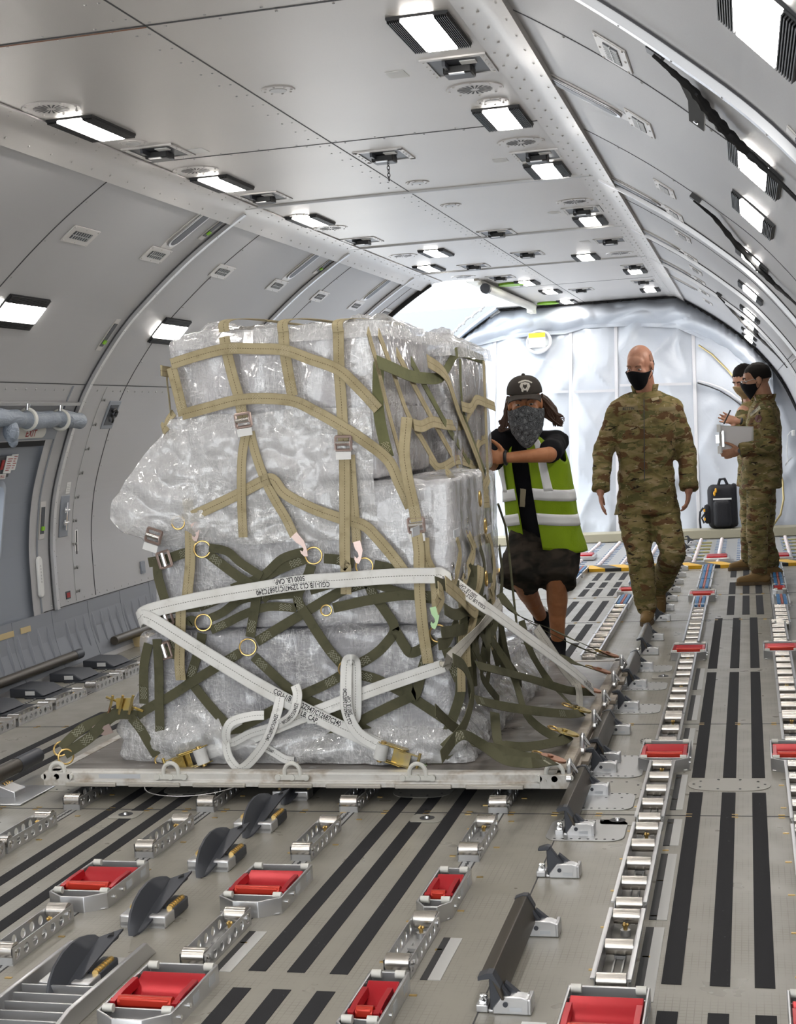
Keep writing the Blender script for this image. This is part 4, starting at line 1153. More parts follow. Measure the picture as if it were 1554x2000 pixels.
    for y0, y1, w_ in ((5.12, 5.62, 'by the oval cover'), (6.03, 6.45, 'past the second aisle drive unit'), (6.62, 7.2, 'along the middle aisle tray'), (7.35, 7.95, 'before the third aisle drive unit')):
        o = thing('station_strip', 'pale black-lined floor strip by the aisle row %s' % w_, 'floor label', (-.315, y0, 0), 'station strips')
        b = MB(); b.b2((.006, 0, 0), (.03, y1-y0, .0018)); b.build('pale_strip', M_LABELP, o); b = MB(); b.b2((-.016, 0, 0), (.006, y1-y0, .002)); b.build('black_line', M_INK, o)
    lb = thing('floor_sticker', 'small white sticker lettered L 200 C cut off at the bottom edge', 'label', (-.555, 3.235, 0)); b = MB(); b.b2((-.03, -.03, 0), (.03, .04, .001)); b.build('card', M_WHITE, lb)
    # ---- along the left wall
    wr = thing('wall_rail', 'long dark bronze rail along the foot of the left wall', 'rail', (-4.24, 7.3, 0))
    b = MB(); b.tube([(.02, -3.2, .10), (.02, .93, .10)], .03, 14); b.build('tube', M_BRONZE, wr); b = MB(); b.tube([(.02, .86, .10), (.02, .95, .10)], .032, 12); b.build('end_sleeve', M_DKGREY, wr); b = MB(); b.box((.02, -.35, .12), (.05, .12, .03)); b.build('clamp', M_DKGREY, wr)
    wr = thing('wall_rail', 'dark rail with a tan bracket behind the cargo at the left wall', 'rail', (-4.24, 9.0, 0))
    b = MB(); b.tube([(.02, -.25, .10), (.02, 2.5, .10)], .03, 12); b.build('tube', M_BRONZE, wr); b = MB(); b.prism([(-.02, 0), (.2, 0), (.2, .03), (.05, .07), (-.02, .07)], .1, .3, 'y'); b.build('bracket', M_TAN, wr)
    lb0 = thing('wall_latch', None, 'latch'); b = MB(); b.prism([(-.08, 0), (.10, 0), (.14, .012), (.08, .05), (-.08, .055)], -.12, .12, 'y'); b.build('body', M_DKGREY, lb0, mods=BEV(.006)); b = MB(); b.box((.05, -.1205, .028), (.06, .001, .024)); b.build('data_plate', M_WHITE, lb0); b = MB(); b.box((.12, 0, .004), (.18, .3, .006)); b.build('base_plate', M_DKGREY, lb0)
    for i, (y, w_) in enumerate(((6.95, 'at the left picture edge'), (7.42, 'second along the left wall'), (7.9, 'nearest the white wall frame'), (8.35, 'behind the white wall frame'))):
        r = lb0 if i == 0 else dup(lb0); r.location = (-4.12, y, 0); tag(r, 'dark grey wedge latch block %s' % w_, None, 'left wall latches')
    b = MB(); y = 4.5
    while y < 10.5: b.cyl((-4.02, y, .002), (-4.02, y, .0035), .007, n=8); y += .03
    b.build('perforation', M_OFFW, fo); b = MB(); b.b2((-4.035, 4.4, 0), (-4.005, 10.6, .002)); b.build('wall_track', M_SEAM, fo)
M_BALLW = mat('ball_white', (.88, .78, .78), .3); M_BRASSB = mat('mat_bar', (.42, .38, .16), .45); M_LABELP = mat('label_pale', (.55, .55, .54), .5)
# ================================================================== pallet, wrapped load, nets and tie-down straps
PX0, PX1, PY0, PY1, PZ = -2.835, -.685, 5.145, 7.60, .122
def _web(base, dirt, line=None):
    def f(n):
        t = n.n('ShaderNodeTexCoord'); uv = t.outputs['UV']; x = n.xyz(uv)
        d = n.noise(t.outputs['Object'], 7, 4, .65); d2 = n.noise(t.outputs['Object'], 28, 3, .6)
        c = n.mix(n.ramp(d, [(.45, (0, 0, 0)), (.75, (1, 1, 1))]), base, dirt)
        c = n.mix(n.ramp(d2, [(.62, (0, 0, 0)), (.8, (.5, .5, .5))]), c, tuple(q*.45 for q in base))
        w = n.math('SINE', n.math('MULTIPLY', n.math('ADD', n.math('MULTIPLY', x[0], .045), x[1]), 2200.0))
        if line:
            near = n.math('LESS_THAN', n.math('ABSOLUTE', n.math('SUBTRACT', x[0], .5)), .026)
            dash = n.math('GREATER_THAN', n.math('FRACT', n.math('MULTIPLY', x[1], 95.0)), .35)
            c = n.mix(n.math('MULTIPLY', near, dash), c, line)
            edge = n.math('GREATER_THAN', n.math('ABSOLUTE', n.math('SUBTRACT', x[0], .5)), .45)
            c = n.mix(n.math('MULTIPLY', edge, .35), c, tuple(q*.5 for q in base))
        n.col(c); n.bump(w, .12, .001)
    return f
M_TANW = mat('tan_webbing', (.40, .33, .18), .8, 0, .2, build=_web((.47, .40, .25), (.34, .28, .16), (.14, .11, .06)))
M_OLIVE = mat('olive_webbing', (.085, .083, .043), .8, 0, .2, build=_web((.108, .104, .062), (.072, .072, .043)))
M_GRNW = mat('green_webbing', (.2, .22, .085), .8, 0, .2, build=_web((.17, .175, .085), (.12, .12, .06)))
M_WHTW = mat('white_webbing', (.74, .74, .72), .75, 0, .25, build=_web((.87, .87, .85), (.76, .75, .71), (.3, .3, .28)))
M_STITCH = mat('stitching', (.42, .42, .33), .8)
M_STITCHD = mat('stitching_tan', (.55, .48, .32), .8)
M_PINK = mat('plated_hook', (.52, .40, .36), .32, .85)
def _gold(n):
    v = n.coord('Object'); n.col(n.ramp(n.noise(v, 16, 2), [(.3, (.55, .37, .10)), (.5, (.60, .46, .16)), (.65, (.50, .42, .24)), (.75, (.55, .25, .16))]))
M_RATCH = mat('zinc_plated', (.6, .45, .15), .25, .85, build=_gold)
def _film(op, c0, c1, warm=None):
    def f(n):
        v = n.coord('Object')
        a = n.noise(v, 5, 4, .6, 1.2)
        vo = n.n('ShaderNodeTexVoronoi'); vo.inputs['Scale'].default_value = 11
        mv = n.n('ShaderNodeVectorMath', operation='ADD'); ns = n.n('ShaderNodeTexNoise'); ns.inputs['Scale'].default_value = 6; ns.inputs['Detail'].default_value = 3
        n.l(v, ns.inputs['Vector']); n.l(v, mv.inputs[0]); sc = n.n('ShaderNodeVectorMath', operation='SCALE'); sc.inputs['Scale'].default_value = .35
        n.l(ns.outputs['Color'], sc.inputs[0]); n.l(sc.outputs[0], mv.inputs[1]); n.l(mv.outputs[0], vo.inputs['Vector'])
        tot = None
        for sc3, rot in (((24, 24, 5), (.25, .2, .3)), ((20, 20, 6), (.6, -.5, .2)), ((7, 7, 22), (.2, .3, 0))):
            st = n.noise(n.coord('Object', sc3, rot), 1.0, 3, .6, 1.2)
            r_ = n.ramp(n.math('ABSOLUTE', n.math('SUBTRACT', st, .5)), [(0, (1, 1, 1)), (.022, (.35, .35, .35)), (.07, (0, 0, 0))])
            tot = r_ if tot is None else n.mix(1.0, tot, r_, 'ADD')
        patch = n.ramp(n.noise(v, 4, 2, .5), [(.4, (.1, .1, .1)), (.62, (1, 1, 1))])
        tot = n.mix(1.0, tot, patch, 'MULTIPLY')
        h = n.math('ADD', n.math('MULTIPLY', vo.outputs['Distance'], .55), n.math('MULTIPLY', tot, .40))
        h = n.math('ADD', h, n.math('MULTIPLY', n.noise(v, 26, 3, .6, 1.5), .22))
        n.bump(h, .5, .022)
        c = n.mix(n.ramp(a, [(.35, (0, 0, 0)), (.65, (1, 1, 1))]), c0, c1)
        n.col(n.mix(n.math('MULTIPLY', tot, .38), c, (.97, .97, .98)))  # stress-whitened creases, their pale colour also standing in for bright highlight streaks
        n.b.inputs['Roughness'].default_value = .13; n.b.inputs['Specular IOR Level'].default_value = 1.0; n.b.inputs['Coat Weight'].default_value = 1.0; n.b.inputs['Coat Roughness'].default_value = .06; n.b.inputs['Coat IOR'].default_value = 1.8
        tr = n.n('ShaderNodeBsdfTransparent'); mx = n.n('ShaderNodeMixShader')
        n.l(n.math('ADD', op, n.math('MULTIPLY', tot, .3)), mx.inputs[0]); n.l(tr.outputs[0], mx.inputs[1]); n.l(n.b.outputs[0], mx.inputs[2])
        n.l(mx.outputs[0], n.nt.nodes['Material Output'].inputs[0])
    return f
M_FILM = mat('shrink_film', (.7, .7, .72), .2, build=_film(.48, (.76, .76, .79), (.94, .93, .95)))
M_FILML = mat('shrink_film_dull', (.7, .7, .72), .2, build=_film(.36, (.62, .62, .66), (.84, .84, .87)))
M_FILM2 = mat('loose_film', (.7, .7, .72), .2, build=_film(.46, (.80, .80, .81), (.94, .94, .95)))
def _cart(c0, c1):
    def f(n):
        v = n.coord('Object'); n.col(n.mix(n.ramp(n.noise(v, 2.2, 3, .6), [(.35, (0, 0, 0)), (.65, (1, 1, 1))]), c0, c1))
    return f
M_CARTW = mat('pale_carton', (.6, .58, .6), .6, build=_cart((.58, .54, .56), (.80, .78, .81)))
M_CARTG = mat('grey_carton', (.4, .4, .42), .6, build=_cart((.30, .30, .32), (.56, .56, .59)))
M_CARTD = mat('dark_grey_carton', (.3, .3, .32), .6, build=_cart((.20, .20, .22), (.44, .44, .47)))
M_CARTB = mat('brownish_carton', (.4, .35, .33), .6, build=_cart((.36, .325, .31), (.48, .44, .425)))
def ncoord(p, s, k): return noise.noise(Vector((p[0]*s+k, p[1]*s-k*1.7, p[2]*s+k*.6)))
def wrap_mesh(lo, hi, r, res, disp, k):
    """rounded, crumpled box surface"""
    lo, hi = Vector(lo), Vector(hi); b = MB(); idx = {}; V = []
    d = hi-lo; nn = [max(2, int(round(d[i]/res))) for i in range(3)]
    def vert(p):
        key = tuple(round(q, 5) for q in p)
        if key not in idx:
            c = Vector([min(max(p[i], lo[i]+r), hi[i]-r) for i in range(3)]); dr = (Vector(p)-c)
            dr = dr.normalized() if dr.length > 1e-6 else Vector((0, 0, 1))
            q = c+dr*r
            a = ncoord(q, 2.3, k)*.9+(abs(ncoord((q.x*3.2, q.y*3.2, q.z*1.3), 2.2, k+5))-.25)*1.0+(abs(ncoord(q, 11, k+9))-.25)*.55
            idx[key] = len(V); V.append(q+dr*a*disp)
        return idx[key]
    F = []
    for ax in range(3):
        u, w = [(1, 2), (2, 0), (0, 1)][ax]
        for side in (0, 1):
            for i in range(nn[u]):
                for j in range(nn[w]):
                    q = []
                    for di, dj in ((0, 0), (1, 0), (1, 1), (0, 1)):
                        p = [0, 0, 0]; p[ax] = hi[ax] if side else lo[ax]
                        p[u] = lo[u]+d[u]*(i+di)/nn[u]; p[w] = lo[w]+d[w]*(j+dj)/nn[w]; q.append(vert(p))
                    F.append(tuple(q if side else q[::-1]))
    b.add(V, F, True); return b
def wrapped(label, lo, hi, core, k, film=None, disp=.016, boxes=(2, 2), group=None):
    r = thing('wrapped_load', label, 'wrapped cargo', ((lo[0]+hi[0])/2, (lo[1]+hi[1])/2, lo[2]), group); off = r.location.copy()
    b = MB(); nx, nz = boxes; g = .022
    for i in range(nx):
        for j in range(nz):
            a = [lo[0]+g+(hi[0]-lo[0]-2*g)*i/nx, lo[1]+g, lo[2]+.004+(hi[2]-lo[2]-g)*j/nz]
            c = [lo[0]+g+(hi[0]-lo[0]-2*g)*(i+1)/nx-.006, hi[1]-g, lo[2]+.004+(hi[2]-lo[2]-g)*(j+1)/nz-.006]
            b = MB(); b.b2(a, c); b.build('carton', core, r, mods=BEV(.008), off=off)
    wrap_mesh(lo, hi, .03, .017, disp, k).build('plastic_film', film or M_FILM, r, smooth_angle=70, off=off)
    return r
def smooth_path(P, m=6):
    Q = [P[0]]+list(P)+[P[-1]]; out = []
    for i in range(1, len(Q)-2):
        a, b, c, d = Q[i-1], Q[i], Q[i+1], Q[i+2]
        for j in range(m):
            t = j/m; out.append(.5*((2*b)+(c-a)*t+(2*a-5*b+4*c-d)*t*t+(3*b-a-3*c+d)*t**3))
    out.append(Vector(P[-1])); return out
class Ribbon:
    def __init__(s, P, nrm, w, t=.0028, m=6, raw=False):
        P = [Vector(p) for p in P]
        s.P = P if raw else smooth_path(P, m); s.w = w; s.t = t
        n = len(s.P); s.N = []; s.W = []; s.L = [0]
        for i in range(1, n): s.L.append(s.L[-1]+(s.P[i]-s.P[i-1]).length)
        K = None if callable(nrm) else ([Vector(q) for q in nrm] if isinstance(nrm, list) else [Vector(nrm)])
        for i in range(n):
            tg = (s.P[min(i+1, n-1)]-s.P[max(i-1, 0)]).normalized()
            if callable(nrm): nn = Vector(nrm(i/(n-1)))
            else:
                f = i/(n-1)*(len(K)-1); a = min(int(f), len(K)-1); c = min(a+1, len(K)-1); nn = K[a].lerp(K[c], f-a)
            wd = nn.cross(tg).normalized(); s.W.append(wd); s.N.append(tg.cross(wd).normalized())
    def at(s, d, x, lift):
        """point at distance d along, x across (metres from the centre line), lifted off the face"""
        i = 0
        while i < len(s.L)-2 and s.L[i+1] < d: i += 1
        f = (d-s.L[i])/max(1e-9, s.L[i+1]-s.L[i])
        W = s.W[i].lerp(s.W[i+1], f); N = s.N[i].lerp(s.N[i+1], f)
        return s.P[i].lerp(s.P[i+1], f)+W*x+N*lift
    def mesh(s):
        b = MB(); n = len(s.P); vs = []
        for i in range(n):
            p, w, q = s.P[i], s.W[i]*s.w/2, s.N[i]*s.t/2
            vs += [p-w+q, p+w+q, p+w-q, p-w-q]
        fs = []; uv = []
        for i in range(n-1):
            a, c = 4*i, 4*i+4; l0, l1 = s.L[i], s.L[i+1]
            fs += [(a, a+1, c+1, c), (a+2, a+3, c+3, c+2), (a+1, a+2, c+2, c+1), (a+3, a, c, c+3)]
            uv += [[(0, l0), (1, l0), (1, l1), (0, l1)], [(1, l0), (0, l0), (0, l1), (1, l1)], [(1, l0)]*2+[(1, l1)]*2, [(0, l0)]*2+[(0, l1)]*2]
        b.add(vs, fs, True, uv); b.add([vs[0], vs[1], vs[2], vs[3]], [(0, 3, 2, 1)]); e = 4*(n-1); b.add(vs[e:e+4], [(0, 1, 2, 3)])
        return b
    def build(s, name, m, par, off): return s.mesh().build(name, m, par, smooth_angle=40, off=off)
    def stitch(s, d, par, off, m, ln=.05, n=3):
        b = MB(); x0 = s.w*.36; N = 2*n
        for row in range(3):
            pts = [s.at(d+ln*k/N, (-x0+2*x0*row/3)+(2*x0/3 if k % 2 else 0), s.t/2+.0008) for k in range(N+1)]
            for p, q in zip(pts[:-1], pts[1:]):
                wv = s.N[0].cross(q-p).normalized()*.0008; b.add([p-wv, p+wv, q+wv, q-wv], [(0, 1, 2, 3)])
        return b.build('stitching', m, par, off=off)
    def write(s, txt, size, d, x, par, off, m, flip=False, sx=.62):
        vs, fs = text_mesh(txt, size); vs = [(px*sx, py) for px, py in vs]
        sg = -1 if flip else 1
        b = MB(); b.add([s.at(d+sg*px, x+sg*py, s.t/2+.0008) for px, py in vs], fs)
        return b.build('lettering', m, par, off=off)
def torus(b, c, nrm, R, r, n=24):
    nrm = Vector(nrm).normalized(); a = nrm.orthogonal().normalized(); e = nrm.cross(a); c = Vector(c)
    b.tube([c+a*R*math.cos(2*PI*i/n)+e*R*math.sin(2*PI*i/n) for i in range(n)], r, 8, True)
Z5 = lambda x, y: (200+x*.45045, 1050+y*.45045)
Z4 = lambda x, y: (200+x*.45045, 600+y*.45045)
ZS = lambda x, y: (700+x*.35393, 620+y*.35393)
ZB = lambda x, y: (850+x*.28958, 1050+y*.28958)
FN = (0, -1, 0); SN = (1, -.05, .1)
def build_pallet():
    r = thing('cargo_pallet', 'scuffed silver cargo pallet with white-painted edge rails under the wrapped load', 'pallet', ((PX0+PX1)/2, PY0, .066)); off = r.location.copy()
    def _deck(n):
        v = n.coord('Object', (1, 4, 1)); a = n.noise(v, 2.5, 5, .7, .6); c = n.noise(n.coord('Object', (2, 2, 1)), 5, 4, .65)
        col = n.ramp(a, [(.3, (.06, .045, .035)), (.45, (.16, .14, .12)), (.62, (.28, .26, .245)), (.75, (.12, .085, .055))])
        n.col(n.mix(n.ramp(c, [(.6, (0, 0, 0)), (.7, (.7, .7, .7))]), col, (.5, .5, .5))); n.rough(n.ramp(a, [(.3, (.25,)*3), (.7, (.5,)*3)]))
    b = MB(); b.b2((PX0+.05, PY0+.05, .075), (PX1-.05, PY1-.05, PZ)); b.build('deck', mat('pallet_deck', (.2, .17, .14), .35, .15, build=_deck), r, off=off)
    def _rail(n):
        v = n.coord('Object'); a = n.noise(v, 6, 4, .7); n.col(n.ramp(a, [(.35, (.38, .32, .25)), (.5, (.66, .64, .60)), (.7, (.72, .71, .68))]))
    mr = mat('pallet_rail', (.65, .63, .6), .4, .1, build=_rail); md = mat('pallet_rail_worn', (.3, .26, .21), .4, .3, build=lambda n: n.col(n.ramp(n.noise(n.coord('Object'), 8, 4, .7), [(.35, (.16, .13, .10)), (.55, (.34, .29, .23)), (.7, (.42, .38, .32))])))
    pr = [(0, .068), (0, .088), (.012, .092), (.012, .118), (.02, .124), (.06, .124), (.06, .068)]
    b = MB(); b.prism([(PY0+y, z) for y, z in pr], PX0, PX1, 'x'); b.build('front_rail', mr, r, off=off, mods=BEV(.002))
    b = MB(); b.prism([(PY1-y, z) for y, z in pr], PX0, PX1, 'x'); b.build('back_rail', md, r, off=off)
    b = MB(); b.prism([(PX1-y, z) for y, z in pr], PY0, PY1, 'y'); b.build('right_rail', md, r, off=off, mods=BEV(.002))
    b = MB(); b.prism([(PX0+y, z) for y, z in pr], PY0, PY1, 'y'); b.build('left_rail', mr, r, off=off)
    # lip with notches (indents for the side guides)
    x = PX0+.1
    k = 0
    while x < PX1-.15:
        b = MB(); b.b2((x, PY0-.012, .067), (x+.22, PY0+.012, .083)); b.build('lip', mat('pallet_lip', (.5, .47, .42), .35, .4), r, off=off, mods=BEV(.003)); x += .275
    y = PY0+.1
    while y < PY1-.1:
        b = MB(); b.b2((PX1-.01, y, .072), (PX1+.025, y+.14, .090)); b.build('lip', md, r, off=off, mods=BEV(.002)); y += .235
    for x in (PX0+.05, PX1-.1):
        b = MB(); b.cyl((x, PY0+.02, .098), (x, PY0-.010, .098), .008, n=12); b.build('rivet', mr, r, off=off)
    b = MB(); b.b2((PX0, PY0-.004, .068), (PX0+.12, PY0+.03, .122)); b.build('corner_plate', mr, r, off=off, mods=BEV(.003)); b = MB(); b.b2((PX1-.12, PY0-.004, .068), (PX1, PY0+.03, .122)); b.build('corner_plate', mr, r, off=off, mods=BEV(.003))
    b = MB(); b.b2((PX0+.24, PY0+.0105, .096), (PX0+.42, PY0+.013, .114)); b.build('data_plate', M_LABELG, r, off=off)
    # lashing rings
    def ring(c, ax, m):
        b = MB(); c = Vector(c); ax = Vector(ax)
        pts = [c+ax*(-.032)+Vector((0, 0, -.012))]+[c+ax*(-.032*math.cos(PI*i/10))+Vector((0, 0, .034*math.sin(PI*i/10)+.006)) for i in range(11)]+[c+ax*.032+Vector((0, 0, -.012))]
        b.tube(pts, .0085, 8); o = b.build('lashing_ring', m, r, off=off)
        b = MB(); nn = Vector((ax.y, -ax.x, 0))
        for q in (-.058, 0, .058): b.cyl(c+ax*q+Vector((0, 0, -.014))-nn*.006, c+ax*q+Vector((0, 0, -.014))+nn*.012, .012, n=12)
        b.box(c+Vector((0, 0, -.014)), (.13 if ax.x else .012, .012 if ax.x else .13, .02)); b.build('ring_clip', m, o, off=off)
    for u in (112, 335, 573, 818, 1085):
        p = fl(u, 1510, .118); ring((p.x, PY0+.008, .120), (1, 0, 0), M_OFFW)
    global RINGS
    RINGS = []
    for u, v in ((1110.6, 1502), (1139.6, 1450), (1163, 1403), (1183, 1363), (1200, 1325), (1212, 1293)):
        p = fl(u, v, .13); c = Vector((PX1-.012, min(max(p.y, PY0+.05), PY1-.03), .122)); RINGS.append(c); ring(c, (0, 1, 0), M_ALU)
    b = MB(); torus(b, (-2.2, 5.2, .068), (0, 0, 1), .2, .002, 30); b.build('sagging_wire', M_ALU, r, off=off)
    return r
FY = 5.36
def build_load():
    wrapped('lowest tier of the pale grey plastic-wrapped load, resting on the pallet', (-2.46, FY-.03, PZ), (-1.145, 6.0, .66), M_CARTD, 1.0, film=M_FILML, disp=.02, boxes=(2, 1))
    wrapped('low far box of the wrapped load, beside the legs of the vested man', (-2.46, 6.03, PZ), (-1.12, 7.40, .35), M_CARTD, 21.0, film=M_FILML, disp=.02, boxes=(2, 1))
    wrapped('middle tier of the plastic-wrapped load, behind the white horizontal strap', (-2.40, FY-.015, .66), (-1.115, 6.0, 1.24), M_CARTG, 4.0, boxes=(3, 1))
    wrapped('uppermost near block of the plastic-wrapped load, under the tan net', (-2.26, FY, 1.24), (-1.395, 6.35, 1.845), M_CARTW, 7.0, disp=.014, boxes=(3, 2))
    wrapped('upper far block of the wrapped load, beside the man in the yellow vest', (-2.2, 6.40, 1.19), (-1.325, 7.46, 1.79), M_CARTB, 11.0, boxes=(2, 1))
    wrapped('far middle block of the wrapped load, behind the hanging net hooks', (-2.35, 6.04, .36), (-1.315, 7.44, 1.18), M_CARTB, 14.0, boxes=(2, 1))
    # loose plastic sheet bulging over the left front shoulder
    r = thing('plastic_sheet', 'loose crumpled clear plastic sheet bulging over the left shoulder of the load', 'plastic sheet', (-2.3, FY, 1.0)); off = r.location.copy()
    rows = [(1.53, -2.265, 0), (1.46, -2.30, .03), (1.38, -2.37, .06), (1.30, -2.44, .09), (1.22, -2.50, .11), (1.14, -2.52, .12), (1.08, -2.48, .10), (1.04, -2.40, .04), (1.01, -2.40, .0)]
    def lf(v):
        f = v*(len(rows)-1); i = min(int(f), len(rows)-2); t = f-i; t = t*t*(3-2*t)*.5+t*.5
        return [a+(c-a)*t for a, c in zip(rows[i], rows[i+1])]
    def fn(u, v):
        z, xl, out = lf(v)
        xr = -1.42 if v < .5 else -1.42
        k = max(0, 1-u*2.2)
        if u < .25:
            a = u/.25*PI/2; p = Vector((xl+.12-.12*math.sin(a)**.8*1.0, FY+.5-.5*math.sin(a), z)) if 0 else Vector((xl+.10*(1-math.sin(a)), FY+.55*math.cos(a)-.02-out*.6*math.sin(a), z)); nrm = Vector((-math.cos(a), -math.sin(a), 0))
        else:
            t = (u-.25)/.75; p = Vector((xl+(xr-xl)*t, FY-.035-out*.6*max(0, 1-t*1.7), z)); nrm = Vector((0, -1, 0))
        d = ncoord(p, 4, 30)*.03*(.4+k)+(abs(ncoord(p, 9, 33))-.2)*.035+(abs(ncoord(p, 22, 35))-.2)*.012
        return p+nrm*d+Vector((0, 0, ncoord(p, 6, 40)*.02))
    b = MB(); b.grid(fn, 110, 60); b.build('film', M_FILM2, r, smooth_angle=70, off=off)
    # crumpled film on top
    for nm, x0, x1, y0, y1, zb, hh, k, lab in (('a', -2.24, -1.36, 5.36, 6.4, 1.845, .05, 50, 'crumpled clear plastic lying over the top of the near block'), ('b', -2.1, -1.30, 6.4, 7.4, 1.80, .10, 60, 'puffed clear plastic heaped on top of the far block')):
        r = thing('plastic_sheet', lab, 'plastic sheet', ((x0+x1)/2, y0, zb)); off = r.location.copy()
        def fn(u, v):
            x = x0+(x1-x0)*u; y = y0+(y1-y0)*v
            e = min(1, 9*u*(1-u)+.02)*min(1, 9*v*(1-v)+.02)
            h = abs(ncoord((x, y, 0), 3.1, k))*1.5+abs(ncoord((x, y, 0), 7.5, k+3))*.7+abs(ncoord((x, y, 0), 19, k+7))*.25
            return Vector((x+ncoord((x, y, 1), 6, k)*.03, y-(.03 if v < .03 else 0), zb+.012+h*hh*e-(.06 if min(u, v, 1-u) < .001 else 0)))
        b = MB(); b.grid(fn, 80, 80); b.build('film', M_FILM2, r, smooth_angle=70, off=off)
    # film skirt at the foot
    r = thing('plastic_sheet', 'gathered clear plastic skirt around the foot of the load on the pallet', 'plastic sheet', (-1.8, FY, PZ)); off = r.location.copy()
    path = [Vector((-2.62, 7.2, 0)), Vector((-2.60, 6.2, 0)), Vector((-2.585, 5.5, 0)), Vector((-2.54, 5.33, 0)), Vector((-2.2, 5.29, 0)), Vector((-1.7, 5.285, 0)), Vector((-1.25, 5.30, 0)), Vector((-1.10, 5.36, 0)), Vector((-1.08, 5.8, 0)), Vector((-1.05, 6.6, 0)), Vector((-1.06, 7.3, 0))]
    SP = smooth_path(path, 12)
    def fn(u, v):
        f = u*(len(SP)-1); i = min(int(f), len(SP)-2); p = SP[i].lerp(SP[i+1], f-i); t = (SP[i+1]-SP[i]).normalized(); nrm = Vector((t.y, -t.x, 0))
        hgt = .50 if u < .42 else .30
        z = PZ+.004+v*hgt*(.75+.35*ncoord((u*9, 0, 0), 1, 71)); q = Vector((p.x, p.y, z))
        inn = .13*v**1.4+.0
        d = (abs(ncoord(q, 8, 73))-.2)*.05+(abs(ncoord(q, 20, 75))-.2)*.02+.03*math.sin(PI*min(1, v*1.3))
        return q+nrm*(d-inn)
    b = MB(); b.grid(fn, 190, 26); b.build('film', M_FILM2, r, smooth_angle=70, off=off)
def px_front(P, y): return [aty(u, v, y) for u, v in P]
def px_side(P, x): return [atx(u, v, x) for u, v in P]
def flat_hook(b, p, q, w=.03, th=.005):
    """J-shaped plate hook from p (shank) towards q (mouth), flat in the x-z plane"""
    p, q = Vector(p), Vector(q); d = (q-p); L = d.length; d.normalize(); s = Vector((d.z, 0, -d.x))
    prof = [(0, -.5), (.45, -.45), (.62, -.2), (.8, .1), (.98, .55), (.9, .9), (.72, .98), (.6, .8), (.72, .62), (.66, .3), (.5, .25), (.3, .5), (0, .5)]
    pts = [p+d*(a*L)+s*(c*w) for a, c in prof]; n = len(pts)
    v = [x+Vector((0, th/2, 0)) for x in pts]+[x-Vector((0, th/2, 0)) for x in pts]
    b.add(v, [tuple(range(n)), tuple(range(n, 2*n))[::-1]]+[(i, n+i, n+(i+1) % n, (i+1) % n) for i in range(n)])
def buckle(par, off, c, d, label=False):
    c, d = Vector(c), Vector(d).normalized(); s = Vector((d.z, 0, -d.x)) if abs(d.y) < .9 else Vector((1, 0, 0))
    w, h = .031, .026
    b = MB()
    for sg in (-1, 1):
        for a0, a1 in ((c-s*w*sg*1-d*h, c-s*w*sg+d*h),): b.tube([a0, a1], .006, 6)
        b.tube([c-s*w+d*h*sg, c+s*w+d*h*sg], .006, 6)
    o = b.build('buckle', M_PINK, par, off=off)
    b = MB(); b.tube([c-s*w*.9+Vector((0, -.008, 0)), c+s*w*.9+Vector((0, -.008, 0))], .010, 8); b.build('roller_bar', M_STEEL, o, off=off)
    if label:
        b = MB(); q = c-d*(-.048)+Vector((0, -.006, 0)); e = .015
        b.add([q-s*w-d*e, q+s*w-d*e, q+s*w+d*e, q-s*w+d*e], [(0, 1, 2, 3)]); b.build('label_tag', M_WHITE, o, off=off)
